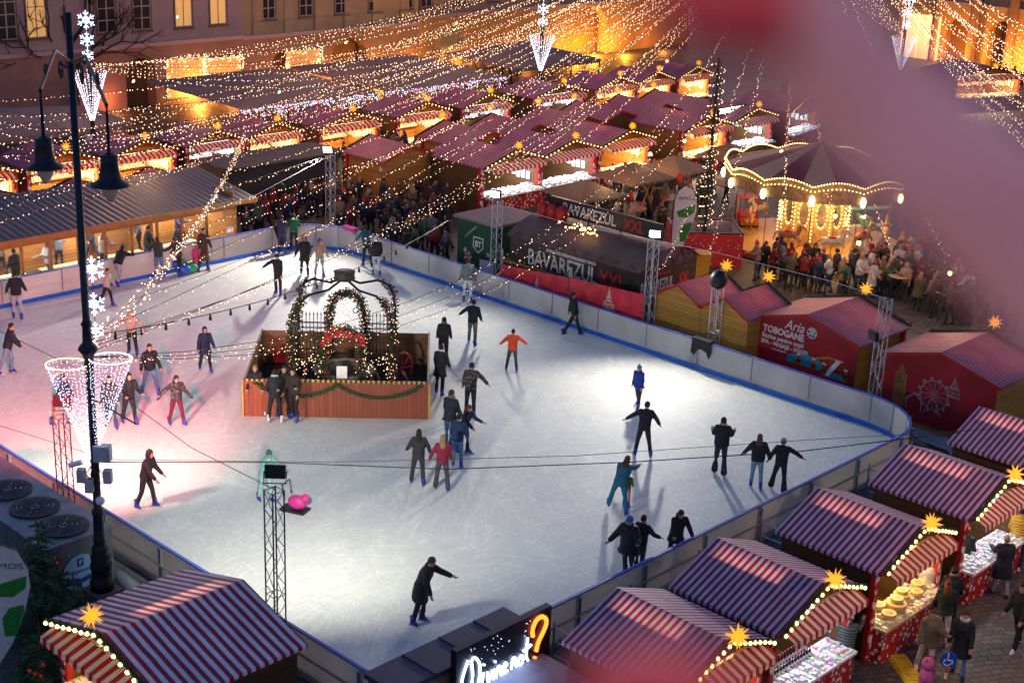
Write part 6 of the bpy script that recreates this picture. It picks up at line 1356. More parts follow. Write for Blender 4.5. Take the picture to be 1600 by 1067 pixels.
for zz, rr, n_ in ((.95, .245, 26), (.70, .265, 28), (1.15, .2, 22)):
    for i in range(n_): a = 2*math.pi*i/n_; fl_.ball((rr*math.cos(a), rr*math.sin(a), zz), .018, n=5, k=4)
fl_.build('relief_ornament', M_np, np_)
for s in (-1, 1):  # half cones either side
    cb = MB(); c0 = side*s*.52
    for i in range(24):
        a = 2*math.pi*i/24; per = 30
        for j in range(per):
            t = (j+random.random()*.7)/per; top = c0+side*(.5*math.cos(a))+Vector((side.y, -side.x, 0))*(.42*math.sin(a)); bot = side*(-.12 if s < 0 else .02); p = top.lerp(bot, t)+Vector((random.gauss(0, .012), random.gauss(0, .012), 0)); cb.octa((p.x, p.y, 5.95+(.18 if s > 0 else 0)-2.5*t), .013)
    cb.build('light_cone', M_fairyw, np_)['kind'] = 'stuff'
    rg = MB(); rg.tube([tuple(c0+side*(.5*math.cos(R(a)))+Vector((side.y, -side.x, 0))*(.42*math.sin(R(a)))+Vector((0, 0, 5.98+(.18 if s > 0 else 0)))) for a in range(0, 360, 15)], .014, 5, closed=True); rg.build('ring', glow('warm ring', (1, .66, .3), 3) if s < 0 else glow('cool ring', (.9, .8, 1), 3), np_)
for q, rr in ((8.35, .30), (7.5, .27), (6.85, .2)):
    sf = MB(); snowflake(sf, side*.2+Vector((0, 0, q)), rr, side, 8); sf.build('snowflake', M_blueled, np_)
mb = MB(); mb.tube([side*.2+Vector((0, 0, 6.6)), side*.2+Vector((0, 0, 8.8))], .01, 4); mb.build('hanger_rod', M_wire, np_)
eq = thing('equipment_boxes', 'cluster of grey antennas, loudspeakers and a camera strapped to the near lamp post', 'equipment', NP+Vector((0, 0, NPz(2.9))), scale=KS)
mb = MB(); mb.obox(side*.22+Vector((-.06, -.06, .85)), side*.2, Vector((side.y, -side.x, 0))*.12, (0, 0, .2)); mb.build('antenna_box', mat('light grey box', (.45, .48, .5), .4), eq)
for a, dz, s in ((-.30, .28, .13), (.34, .28, .13), (-.12, .02, .13)): mb = MB(); c = side*a+Vector((-.12, -.12, dz)); mb.obox(c, side*s*.75, Vector((side.y, -side.x, 0))*s*.7, (0, 0, s*1.3)); mb.build('loudspeaker', mat('white speaker', (.46, .44, .45), .4), eq)
mb = MB(); c = side*-.42+Vector((-.1, -.1, .62)); mb.tube([c-side*.16-Vector((0, 0, .1)), c+side*.14], .07, 8); mb.build('security_camera', M_white, eq); mb = MB(); mb.ball(side*.12+Vector((-.12, -.12, -.38)), .12); mb.build('dome_camera', M_white, eq, True)
cb = MB()
for k in range(7): cb.tube([side*random.uniform(-.1, .12)+Vector((-.1, -.1, .7)), side*random.uniform(-.2, .25)+Vector((-.16, -.16, .35)), side*random.uniform(-.1, .15)+Vector((-.1, -.1, .0))], .012, 4)
cb.build('cable', M_wire, eq)
cbr = MB(); cbr.tube([NP+side*.05+Vector((0, 0, NPz(5.1))), NP+side*1.05+Vector((-.2, -.2, NPz(4.62)))], .018, 5); tag(cbr.build('bracket_rod', M_wire), 'thin black rod sticking out of the near lamp post', 'rod')
# lanterns on the post head
for k, (px, py, s) in enumerate(((71, 262, -1), (173, 290, 1))):
    p = G(px, py, NPz(11.75)); t_ = thing('street_lantern', scale=.8, loc=p, cat='lantern', label=['bell shaped dark street lantern left of the near post', 'bell shaped dark street lantern right of the near post'][k])
    mb = MB(); mb.lathe([(.42, .0), (.44, .02), (.36, .07), (.25, .14), (.21, .30), (.19, .50), (.19, .66), (.10, .70), (.04, .64), (.03, 1.6)], n=20); mb.build('lamp_shade', M_np, t_, True)
    mb = MB(); mb.lathe([(.01, -.38), (.08, -.34), (.17, -.16), (.22, 0), (.01, .01)], n=16); mb.build('glass_bowl', mat('frosted bowl', (.9, .66, .48), .3), t_, True)
    arm = MB(); top = p+Vector((0, 0, 1.25)); c = Vector((NP.x, NP.y, NPz(13.1)))
    arm.tube([c, c.lerp(top, .5)+Vector((0, 0, .55)), top+Vector((0, 0, .15)), top], .035, 6)
    for cc, r0 in ((c.lerp(top, .35)+Vector((0, 0, .05)), .3), (c.lerp(top, .8)+Vector((0, 0, .35)), .2)):
        dd = (top-c).normalized(); arm.tube([cc+dd*(r0*(1-t/22)*math.cos(t*.45))+Vector((0, 0, r0*(1-t/22)*math.sin(t*.45))) for t in range(20)], .02, 4)
    ao = arm.build('lamp_arm', M_np, t_); ao.location = -p/.8; ao.scale = (1.25,)*3
# ------------------------------------------------------------ chiller, fir, bar with sign
ch = thing('chiller_unit', 'large grey cooling unit with three roof fans beside the near lamp post', 'cooling unit', (14.75, 28.7, 0)); M_gal = mat('galvanised sheet', (.20, .22, .23), .45, .5, var=.3, scale=2)
MB().box(0, 1.75, 0, 6.5, .1, 2.18).build('casing', M_gal, ch); MB().box(-.03, 1.78, -.03, 6.53, 2.18, 2.22).build('lid_edge', M_gal, ch)
fp = [G(108, 828, 2.25), G(79, 808, 2.25), G(49, 787, 2.25)]
for i, p in enumerate(fp):
    c = Vector((.9, .75+i*1.35, 2.22))
    fo = MB(); fo.lathe([(.55, 0), (.6, .0), (.6, .05), (.55, .05)], c, 28); fo.lathe([(.01, .004), (.55, .004), (.55, .01), (.01, .01)], c, 24, 1)
    f_ = fo.build('roof_fan', [M_dark, M_black], ch)
    bl = MB()
    for q in range(7):
        a = q*2*math.pi/7+i; a2 = a+.55; bl.add([c+Vector((.1*math.cos(a), .1*math.sin(a), .03)), c+Vector((.5*math.cos(a), .5*math.sin(a), .045)), c+Vector((.5*math.cos(a2), .5*math.sin(a2), .02)), c+Vector((.1*math.cos(a2), .1*math.sin(a2), .02))], [(0,1,2,3)])
    bl.lathe([(.12, 0), (.12, .05), (.01, .06)], c, 10); bl.build('fan_blades', mat('fan grey', (.22, .23, .24), .4, .4), f_)
    gr = MB()
    for rr in (.2, .32, .44): gr.tube([(c.x+rr*math.cos(R(a)), c.y+rr*math.sin(R(a)), c.z+.07) for a in range(0, 360, 20)], .006, 4, closed=True)
    for a in range(0, 180, 45): gr.tube([(c.x-.56*math.cos(R(a)), c.y-.56*math.sin(R(a)), c.z+.07), (c.x+.56*math.cos(R(a)), c.y+.56*math.sin(R(a)), c.z+.07)], .007, 4)
    gr.build('fan_guard', M_dark, f_)
sm = MB(); sm.prism([(.85+.46*math.cos(R(a)), -.035, 1.35+.46*math.sin(R(a))) for a in range(0, 360, 12)], (0, .01, 0)); sm.build('sticker', mat('pale blue sticker', (.35, .62, .75), .5), ch)
MB().prism([(.43, -.045, 1.2), (.62, -.045, 1.27), (.85, -.045, 1.18), (1.27, -.045, 1.27), (1.26, -.045, 1.14), (.85, -.045, 1.06), (.46, -.045, 1.1)], (0, .008, 0)).build('sticker_wave', mat('sticker blue', (.01, .08, .4), .5), ch)
MB().box(.77, .93, -.046, -.037, 1.52, 1.72).build('sticker_badge', MATS['sticker blue'], ch)
o = text_mesh('F', .16, M_white, 'lettering', ch, .002, 'CENTER', 1, .006); orient(o, (.85, -.05, 1.56), (1, 0, 0), (0, 0, 1)); o = text_mesh('Frigotehnica', .12, MATS['sticker blue'], 'lettering', ch, .002, 'CENTER', 1); orient(o, (.85, -.047, 1.36), (1, 0, 0), (0, 0, 1))
mb = MB(); mb.tube([(.3, 6.3, 2.2), (.3, 6.3, 2.5)], .05, 8); mb.build('vent_pipe', M_dark, ch)
hp_ = MB(); hp_.tube([(16.9, 29.3, .5), (17.0, 28.0, .25), (16.9, 27.0, .2), (16.9, 26.0, .2)], .22, 10); tag(hp_.build('hose', mat('pale insulated hose', (.42, .44, .42), .6), None, True), 'thick pale insulated hose between the barrier and the cooling unit', 'hose')
def fir(loc, h, rad, lab, red=60):
    t_ = thing('fir_tree', lab, 'tree', loc); mb = MB(); mb.tube([(0, 0, 0), (0, 0, h)], [.07, .015], 6); mb.build('trunk', mat('fir bark', (.09, .055, .03), .9), t_)
    cm = MB(); rm_ = MB(); nlev = int(h/.13)
    for i in range(nlev):
        z = .25+(h-.35)*i/nlev; R0 = rad*(1-z/h)**.85
        nb = 7 if z < h*.85 else 4
        if z > h*.72 and i % 3: continue
        for k in range(nb):
            a = random.random()*6.28; L_ = R0*random.uniform(.6, 1.1); d = Vector((math.cos(a), math.sin(a), random.uniform(-.15, .2))); s_ = Vector((-d.y, d.x, 0))
            ns = max(3, int(L_/.055))
            for q in range(ns):
                t = (q+.5)/ns; p = Vector((0, 0, z))+d*L_*t-Vector((0, 0, .12*t*t)); ln = .16*(1-t*.5)
                for sg in (-1, 1, 0):
                    e = (s_*sg*ln+d*ln*.7+Vector((0, 0, random.uniform(-.05, .06)))); w = e.orthogonal().normalized()*.024; cm.add([p-w, p+w, p+e], [(0,1,2)], random.choice([0, 0, 1]))
            if random.random() < .1 and red: rm_ = MB(); rm_.ball(Vector((0, 0, z))+d*L_*.95, .05, n=6, k=4); rm_.build('red_bauble', M_redpaint, t_, True)
    c_ = cm.build('crown', [mat('fir needles', (.05, .11, .04), .7, var=.5, scale=5), mat('fir needles dark', (.015, .035, .015), .8, var=.4)], t_); c_['kind'] = 'stuff'
    return t_
fir((*G(72, 1010, 0).xy, 0), 3.6, 1.15, 'fir tree with red ornaments behind the lower left stall'); p = G(95, 1085, 0); fir((p.x-.4, p.y, 0), 2.0, 1.0, 'low dark fir bush beside the lower left flag'); p = G(120, 1010, 0); fir((14.6, 27.2, 0), 2.3, .9, 'small fir tree squeezed between the cooling unit and the lower left stall')
# bar with neon sign at the bottom
brn = thing('wine_bar', 'dark flat roofed wine bar hut at the bottom edge with neon sign', 'bar hut', (16.4, 18.3, 0)); M_bar = mat('dark blue roofing', (.035, .035, .07), .55, var=.35, scale=1.3)
MB().box(.06, 3.84, .06, .92, 0, 2.48).build('wall', mat('bar wood', (.28, .14, .07), .6), brn); MB().box(0, 3.9, 0, .98, 2.48, 2.6).build('roof', M_bar, brn)
rj = MB()
for x in (1.0, 2.0, 3.0): rj.box(x, x+.03, 0, .98, 2.601, 2.62)
rj.build('roof_seam', M_bar, brn)
MB().box(.4, 3.9, -1.5, -.06, 1.9, 2.0).build('front_shelf', mat('bar roof front', (.12, .12, .17), .6), brn); MB().box(.4, 3.9, -1.55, -1.505, 1.4, 2.0).build('fascia', mat('bar fascia wood', (.42, .25, .16), .55), brn)
o = text_mesh('VINE', .3, mat('fascia black', (.03, .02, .02), .6), 'lettering', brn, .002, 'LEFT', 1); orient(o, (1.7, -1.555, 1.55), (1, 0, 0), (0, 0, 1))
o = text_mesh('Divine not?', .26, MATS['fascia black'], 'lettering', brn, .002, 'LEFT', .9, 0, .3); orient(o, (2.5, -1.555, 1.58), (1, 0, 0), (0, 0, 1))
ns = thing('neon_sign', 'black sign box with white neon script and a large orange question mark', 'neon sign', (17.78, 18.1, 1.72)); Wn, Hn = 2.75, 1.32
MB().box(0, Wn, 0, .16, 0, Hn).build('sign_box', mat('black sign face', (.012, .012, .018), .35), ns)
M_neon = glow('white blue neon', (.55, .72, 1.0), 7); M_neon2 = glow('orange neon', (1, .16, .015), 4.5)
def strokes(S, m, r, name='neon_script'):
    mb = MB()
    for st_ in S:
        P_ = []
        for i in range(len(st_)-1):
            a = Vector((st_[i][0], -.03, st_[i][1])); b_ = Vector((st_[i+1][0], -.03, st_[i+1][1])); p0 = Vector((st_[max(i-1, 0)][0], -.03, st_[max(i-1, 0)][1])); p3 = Vector((st_[min(i+2, len(st_)-1)][0], -.03, st_[min(i+2, len(st_)-1)][1]))
            for k in range(5):
                t = k/5; P_.append(.5*((2*a)+(b_-p0)*t+(2*p0-5*a+4*b_-p3)*t*t+(3*a-p0-3*b_+p3)*t**3))
        P_.append(Vector((st_[-1][0], -.03, st_[-1][1]))); mb.tube(P_, r, 6)
    return mb.build(name, m, ns)
strokes([[(.30, 1.02), (.16, .7), (.12, .35), (.2, .12), (.42, .1), (.6, .35), (.64, .75), (.5, 1.0), (.40, .95), (.44, .6), (.38, .2)], [(.74, .55), (.72, .3), (.78, .25)], [(.75, .72), (.76, .75)], [(.86, .52), (.9, .27), (1.0, .5)], [(1.06, .5), (1.04, .28)], [(1.07, .66), (1.08, .69)],
         [(1.12, .28), (1.16, .5), (1.24, .48), (1.26, .28)], [(1.32, .38), (1.42, .45), (1.38, .52), (1.31, .4), (1.36, .28), (1.46, .32)], [(1.56, .3), (1.6, .52), (1.68, .5), (1.7, .3)], [(1.84, .5), (1.76, .42), (1.8, .3), (1.9, .34), (1.88, .48), (1.84, .5)], [(2.02, .85), (2.0, .45), (2.06, .3)], [(1.9, .58), (2.14, .64)]], M_neon, .026)
strokes([[(2.18, .82), (2.16, 1.0), (2.28, 1.18), (2.48, 1.17), (2.58, 1.0), (2.5, .82), (2.36, .62), (2.30, .42)]], M_neon2, .045, 'neon_question_mark'); strokes([[(2.28, .30), (2.2, .14)]], M_neon2, .045, 'neon_question_mark')
o = text_mesh('BAR DE VINURI CU \u0218PRI\u021a', .13, M_neon, 'lettering', ns, .003, 'LEFT', 1.0, .003); orient(o, (.55, -.012, .04), (1, 0, 0), (0, 0, 1))
dt = MB()
for k in range(26): dt.octa((random.uniform(.3, 2.2), -.012, random.uniform(.8, 1.25)), .007)
dt.build('neon_dot', M_neon, ns)
lamp('neon_glow', 'AREA', (1.4, -.25, .6), 6, (.6, .7, 1), .8, ns)
# yellow ramp, plush, disabled sign on the cobbles
p = G(1415, 1045, 0); rp = thing('cable_ramp', 'yellow ribbed plastic ramp lying on the cobbles', 'ramp', p, R(-38)); mb = MB(); mb.prism([(-.25, -.95, 0), (-.18, -.95, .07), (.18, -.95, .07), (.25, -.95, 0)], (0, 1.5, 0)); mb.build('ramp_body', mat('yellow plastic', (.62, .42, .01), .4), rp)
rb_ = MB(); [rb_.box(-.16, .16, -.9+k*.1, -.87+k*.1, .071, .08) for k in range(14)]; rb_.build('rib', mat('yellow plastic dark', (.42, .28, .01), .5), rp)
p = G(1473, 1085, 0); dsn = thing('parking_sign', 'small round blue disabled access sign on a red and white post', 'sign', p, R(-45)); mb = MB(); mb.tube([(0, 0, 0), (0, 0, .75)], .03, 8); mb.build('post', stripes('red white post', (.6, .02, .02), (.8, .8, .8), 'Z', .3, .5, 0), dsn)
mb = MB(); mb.prism([(.2*math.cos(R(a)), -.03, .95+.2*math.sin(R(a))) for a in range(0, 360, 15)], (0, .02, 0)); mb.build('disc', mat('sign blue', (.01, .08, .42), .4), dsn)
ws = MB(); ws.tube([(-.02, -.04, 1.08), (-.02, -.04, .93), (.08, -.04, .93), (.1, -.04, .84)], .014, 4); ws.tube([(.09*math.cos(R(a))-.02, -.04, .88+.08*math.sin(R(a))) for a in range(120, 380, 20)], .012, 4); ws.ball((-.02, -.04, 1.1), .022, n=6, k=4); ws.build('wheelchair_symbol', M_white, dsn)
p = G(1445, 1074, 0); t_ = thing('plush_bear', 'pink plush bear standing on the cobbles', 'plush toy', p); mp_ = mat('pink plush', (.55, .12, .28), .9); MB().ball((0, 0, .28), .2, .17, .27, 12, 8).build('body', mp_, t_, True); MB().ball((0, 0, .64), .17, .16, .16, 12, 8).build('head', mp_, t_, True)
for s in (-1, 1): MB().ball((s*.12, 0, .78), .05, .03, .05).build('ear', mp_, t_, True)
for s in (-1, 1): MB().ball((s*.2, -.05, .36), .06, .06, .13).build('arm', mp_, t_, True)
# skating aids and clothes on the barrier
p = G(462, 797, ICE); t_ = thing('skating_aid', 'pink spotted animal shaped skating aid', 'skating aid', p, face_yaw(p, 60)); mpk = motif('pink spots', (.62, .03, .22), (.2, .25, .6), 6, .15)
MB().ball((0, .05, .26), .18, .28, .21, 14, 10).build('body', mpk, t_, True); MB().ball((0, .30, .42), .12, .13, .13, 12, 8).build('head', mpk, t_, True); MB().box(-.22, .22, -.4, .35, 0, .06).build('runner', M_dark, t_)
mb = MB(); mb.tube([(-.2, -.25, .4), (-.2, -.3, .8), (.2, -.3, .8), (.2, -.25, .4)], .02, 6); mb.build('handle', M_dark, t_)
for k, (px, py, c_, lab) in enumerate(((297, 427, (.02, .35, .12), 'green seal shaped skating aid by the left barrier'), (286, 430, (.02, .12, .5), 'blue seal shaped skating aid by the left barrier'))):
    p = G(px, py, ICE); t_ = thing('skating_aid', lab, 'skating aid', p, 1); m = mat('seal %d' % k, c_, .4); MB().ball((0, 0, .25), .2, .34, .22, 12, 8).build('body', m, t_, True); MB().ball((0, .3, .48), .13, .14, .15, 10, 8).build('head', m, t_, True)
def hung(px, py, plane, c_, lab, w, h):
    p = RX(px, py, 40.42); o = MB(); y, z = p.y, 1.50
    o.prism([(40.44, y+w/2, z), (40.44, y-w/2, z), (40.44, y-w*.55, z-h*.6), (40.44, y-w*.45, z-h), (40.44, y-w*.3, z-h*.65), (40.44, y-w*.05, z-h*.55), (40.44, y+w*.2, z-h*.6), (40.44, y+w*.35, z-h*1.0), (40.44, y+w*.55, z-h*.9)], (-.05, 0, 0)); o.box(40.36, 40.64, y-w/2, y+w/2, z-.01, z+.04)
    tag(o.build('hung_jacket', c_), lab, 'jacket')
hung(1095, 552, 0, fab(BLK), 'black jacket hung over the right barrier in front of the advert stalls', .8, .6)
hung(545, 372, 0, fab((.55, .05, .25)), 'pink knitwear hung over the far barrier', .8, .22)
o = MB(); o.prism([(37.9, 50.84, 1.5), (38.7, 50.84, 1.5), (38.6, 50.84, .9), (38.35, 50.84, .55), (38.1, 50.84, 1.0)], (0, -.05, 0)); tag(o.build('hung_jacket', fab(NAVY)), 'navy jacket hung over the far barrier corner', 'jacket')
# ------------------------------------------------------------ carousel
ca = thing('carousel', 'glowing vintage carousel with striped tent roof, horses and lit mirrors', 'carousel', (59.2, 36.9, 0)); RC = 4.15; BLOCK.append((54.6, 63.6, 32.4, 41.2))
mb = MB(); mb.lathe([(.1, .04), (RC, .04), (RC+.05, .3), (.1, .3)], n=40); mb.build('platform', mat('carousel deck', (.38, .17, .07), .5, var=.25), ca)
mb = MB(); mb.lathe([(RC+.02, .30), (RC+.08, .30), (RC+.08, .36), (RC+.02, .36)], n=40); mb.build('platform_edge', mat('gold edge', (.6, .35, .08), .4, .4), ca)
def cmat(nm, c1, c2, n):
    m, N, L, b = newmat(nm); tc = N.new('ShaderNodeTexCoord'); gr = N.new('ShaderNodeTexGradient'); gr.gradient_type = 'RADIAL'; L.new(tc.outputs['Object'], gr.inputs[0])
    m1 = N.new('ShaderNodeMath'); m1.operation = 'MULTIPLY'; m1.inputs[1].default_value = n; L.new(gr.outputs['Fac'], m1.inputs[0]); f = N.new('ShaderNodeMath'); f.operation = 'FRACT'; L.new(m1.outputs[0], f.inputs[0])
    g_ = N.new('ShaderNodeMath'); g_.operation = 'GREATER_THAN'; g_.inputs[1].default_value = .5; L.new(f.outputs[0], g_.inputs[0]); mx = N.new('ShaderNodeMix'); mx.data_type = 'RGBA'; mx.inputs[6].default_value = (*c1, 1); mx.inputs[7].default_value = (*c2, 1)
    L.new(g_.outputs[0], mx.inputs[0]); L.new(mx.outputs[2], b.inputs['Base Color']); b.inputs['Roughness'].default_value = .6; return m
zr = 3.55; K = 48; vs = [(0, 0, 5.1)]+[((RC+.15)*math.cos(2*math.pi*i/K), (RC+.15)*math.sin(2*math.pi*i/K), zr+.25) for i in range(K)]
mb = MB(); mb.add(vs, [(0, 1+i, 1+(i+1) % K) for i in range(K)]); mb.build('tent_roof', cmat('red cream tent', (.16, .012, .015), (.34, .22, .13), 8), ca)
rb2 = MB(); bl = MB(); ns_ = 12
for i in range(ns_*8):
    a = 2*math.pi*i/(ns_*8); a2 = 2*math.pi*(i+1)/(ns_*8); top = lambda q: zr+.28+.26*abs(math.sin(q*ns_/2)); r_ = RC+.2
    rb2.add([(r_*math.cos(a), r_*math.sin(a), zr-.42), (r_*math.cos(a2), r_*math.sin(a2), zr-.42), (r_*math.cos(a2), r_*math.sin(a2), top(a2)), (r_*math.cos(a), r_*math.sin(a), top(a))], [(0,1,2,3)])
for i in range(220):
    a = 2*math.pi*i/220; r_ = RC+.26; bl.ball((r_*math.cos(a), r_*math.sin(a), zr+.32+.26*abs(math.sin(a*ns_/2))), .04, n=5, k=3)
for i in range(150):
    a = 2*math.pi*i/150; r_ = RC+.26; bl.ball((r_*math.cos(a), r_*math.sin(a), zr+.1+.2*abs(math.sin(a*ns_/2))), .035, n=5, k=3)
rb2.build('rounding_board', mat('gilded board', (.30, .19, .09), .5, .3, var=.5, scale=5), ca)
for i in range(ns_):
    a = 2*math.pi*i/ns_; r_ = RC+.28; p = Vector((r_*math.cos(a), r_*math.sin(a), zr-.3)); g_ = MB(); g_.ball(p, .13, .13, .24, 8, 6); g_.build('oval_lamp', glow('oval lamp', (1, .8, .45), 9), ca, True)
    mb = MB(); mb.tube([(RC*.97*math.cos(a), RC*.97*math.sin(a), .3), (RC*.97*math.cos(a), RC*.97*math.sin(a), zr)], .025, 5); mb.build('pole', mat('brass', (.5, .32, .12), .3, .8), ca)
bl.build('bulb_row', M_bulb, ca)['kind'] = 'stuff'
M_cream = mat('cream gold panel', (.55, .34, .12), .5, var=.4, scale=4); mb = MB(); mb.lathe([(1.55, .3), (1.55, 3.3), (1.5, 3.5)], n=12); mb.build('centre_drum', M_cream, ca)
fb = MB(); mr2 = MB(); pb = MB()
for i in range(12):
    a = 2*math.pi*(i+.5)/12; n_ = Vector((math.cos(a), math.sin(a), 0)); u = Vector((-n_.y, n_.x, 0)); c = n_*1.56+Vector((0, 0, 1.95))
    mr2.add([c+u*.2*math.cos(R(t))+Vector((0, 0, .55*math.sin(R(t)))) for t in range(0, 360, 24)], [tuple(range(15))])
    for t in range(0, 360, 20): fb.octa(c+u*.26*math.cos(R(t))+Vector((0, 0, .63*math.sin(R(t))))+n_*.04, .04)
    a = 2*math.pi*i/12; n_ = Vector((math.cos(a), math.sin(a), 0))
    for z in range(16): fb.octa(n_*1.66+Vector((0, 0, .7+z*.17)), .04)
mr2.build('oval_mirror', mat('old mirror', (.5, .45, .38), .12, .7), ca); fb.build('mirror_bulbs', M_bulb, ca)['kind'] = 'stuff'
def horse():
    mb = MB(); X = Vector((1, 0, 0)); Z = Vector((0, 0, 1)); Y = Vector((0, 1, 0))
    rings(mb, [(Vector((0, -.52, 1.0)), .06, .08, X, Z), (Vector((0, -.45, 1.0)), .17, .19, X, Z), (Vector((0, -.2, .98)), .19, .21, X, Z), (Vector((0, .1, .98)), .18, .2, X, Z), (Vector((0, .35, 1.02)), .18, .22, X, Z), (Vector((0, .48, 1.08)), .1, .14, X, Z)], 10)
    rings(mb, [(Vector((0, .36, 1.02)), .12, .18, X, Y), (Vector((0, .5, 1.25)), .09, .13, X, Y), (Vector((0, .6, 1.45)), .07, .10, X, Y), (Vector((0, .62, 1.55)), .05, .06, X, Y)], 8)
    limb(mb, [(0, .58, 1.52), (0, .75, 1.44), (0, .90, 1.33)], [.085, .07, .05], 8)
    for s in (-1, 1):
        limb(mb, [(s*.1, .38, .95), (s*.12, .6, .75), (s*.12, .55, .5), (s*.12, .50, .42)], [.09, .06, .035, .04], 6); limb(mb, [(s*.1, -.42, .95), (s*.12, -.38, .68), (s*.12, -.62, .5), (s*.12, -.72, .34)], [.12, .08, .04, .045], 6)
    V, F = remesh(mb, .03); o = MB(); o.add(V, F, 0)
    limb(o, [(0, -.5, 1.08), (0, -.7, .95), (0, -.78, .6)], [.04, .07, .03], 6, 1); limb(o, [(0, .42, 1.35), (0, .52, 1.58)], [.04, .05], 6, 1)
    o.ball((0, 0, 1.17), .17, .24, .07, 10, 6, 2); return o
H0 = None; hcols = [(.62, .48, .3), (.35, .16, .07), (.6, .52, .42), (.45, .2, .1)]
for i in range(10):
    a = 2*math.pi*i/10+.2; r_ = 2.95 if i % 2 else 3.4; p = Vector((r_*math.cos(a), r_*math.sin(a), .3))
    if i in (4, 9): continue
    hm = [mat('painted horse %d' % (i % 4), hcols[i % 4], .35, var=.2), mat('horse mane', (.5, .35, .12), .6), M_redpaint]
    if H0 is None: H0 = horse()
    o = H0.build('horse', hm, ca, True); o.location = p; o.rotation_euler = (0, 0, a); o.scale = (.95,)*3
    mb = MB(); mb.tube([(p.x, p.y, .3), (p.x, p.y, zr)], .022, 5); mb.build('pole', MATS['brass'], ca)
# ride vehicles: red fire engine (left), plane (right), two mugs
def local(px, py, z): return G(px, py, z)-Vector((59.2, 36.9, 0))
p = local(1165, 350, .3); v = thing('ride_car', None, None, (p.x, p.y, .3), R(-45)); v.parent = ca
for nm, bx_, m in (('car_body', (-.45, .45, -.8, .8, .15, .6), M_redpaint), ('car_bonnet', (-.42, .42, -1.1, -.8, .2, .5), mat('orange paint', (.6, .15, .02), .4)), ('car_roof', (-.45, .45, -.55, .7, 1.35, 1.42), M_redpaint)):
    MB().box(*bx_).build(nm, m, v)
for sx in (-.42, .42):
    for sy in (-.5, .65): mb = MB(); mb.tube([(sx, sy, .6), (sx, sy, 1.36)], .03, 4); mb.build('car_post', M_redpaint, v)
    for sy in (-.75, .5): mb = MB(); mb.tube([(sx*1.05-.04, sy, .18), (sx*1.05+.04, sy, .18)], .18, 10); mb.build('car_wheel', M_black, v)
p = local(1352, 352, 1.0); v = thing('ride_plane', None, None, (p.x, p.y, 1.0), R(-30)); v.parent = ca; mtl = mat('teal paint', (.10, .42, .36), .4, var=.2)
mb = MB(); limb(mb, [(0, -.7, .1), (0, 0, .15), (0, .9, .3)], [.22, .27, .08], 10); mb.build('plane_body', mtl, v, True); MB().box(-1.3, 1.3, -.3, .15, -.02, .03).build('plane_wing', mat('cream paint', (.6, .58, .48), .4), v); MB().box(-1.2, 1.2, -.35, .1, .85, .9).build('plane_upper_wing', mtl, v)
for sx in (-.8, .8): mb = MB(); mb.tube([(sx, -.1, 0), (sx, -.1, .87)], .02, 4); mb.build('plane_strut', MATS['brass'], v)
for k, (px, py) in enumerate(((1252, 375), (1278, 380))):
    p = local(px, py, .3); v = thing('ride_mug', None, None, (p.x, p.y, .3)); v.parent = ca; mb = MB(); mb.lathe([(.3, 0), (.42, .3), (.4, .75), (.34, .8), (.34, .4), (.01, .4)], n=14); mb.build('mug_bowl', mat('mug orange', (.5, .2, .05), .4, var=.3), v, True)
    mb = MB(); mb.lathe([(.42, 1.15), (.36, 1.35), (.01, 1.45)], n=14); mb.build('mug_hood', M_redpaint, v, True); mb = MB(); mb.lathe([(.43, 1.08), (.45, 1.16), (.40, 1.16)], n=14); mb.build('mug_trim', M_white, v); mb = MB(); mb.tube([(0, 0, .4), (0, 0, 1.1)], .03, 5); mb.build('mug_post', MATS['brass'], v)
for a in (200, 235, 270): lamp('carousel_light', 'POINT', (2.4*math.cos(R(a)), 2.4*math.sin(R(a)), 3.1), 170, (1, .62, .25), .3, ca)
lamp('carousel_light', 'POINT', (-2, 1.6, 3.1), 120, (1, .62, .25), .3, ca); lamp('carousel_light', 'POINT', (2.6, 0, 3.1), 120, (1, .62, .25), .3, ca)
# ------------------------------------------------------------ strings of lights fanning out from the great tree mast
MC = Vector((92, 61, 17.5)); mst = thing('tree_mast', 'tall mast in the centre of the market from which the light strings fan out', 'mast', (92, 61, 0)); mb = MB(); mb.tube([(0, 0, 0), (0, 0, 17.8)], [.25, .12], 10); mb.build('mast', M_dark, mst)
SN = 0
def lstring(a, b_, sag, lab='string of warm fairy lights hanging from the market mast', sp=.23, br=.024, m=None, grp='strings of warm fairy lights over the square', jit=.05, wire=.009):
    global SN; SN += 1
    a = Vector(a); b_ = Vector(b_); L_ = (b_-a).length; n_ = max(8, int(L_/3)); pt = lambda t: a.lerp(b_, t)-Vector((0, 0, sag*4*t*(1-t)))
    mb = MB(); mb.tube([pt(i/n_) for i in range(n_+1)], wire, 3, caps=False, mi=0)
    k = int(L_/sp)
    for i in range(k):
        p = pt((i+.5)/k)+Vector((random.gauss(0, jit), random.gauss(0, jit), random.uniform(-.09, .0)))
        dist = p.length; rr = br*max(.55, min(1.25, dist/72)); mb.octa(p, rr*(.7+.6*random.random()), random.choice((1, 1, 1, 2)))
    tag(mb.build('light_string', [M_wire, m or M_fairy, M_fairyd]), lab, 'light string', grp)
random.seed(21)
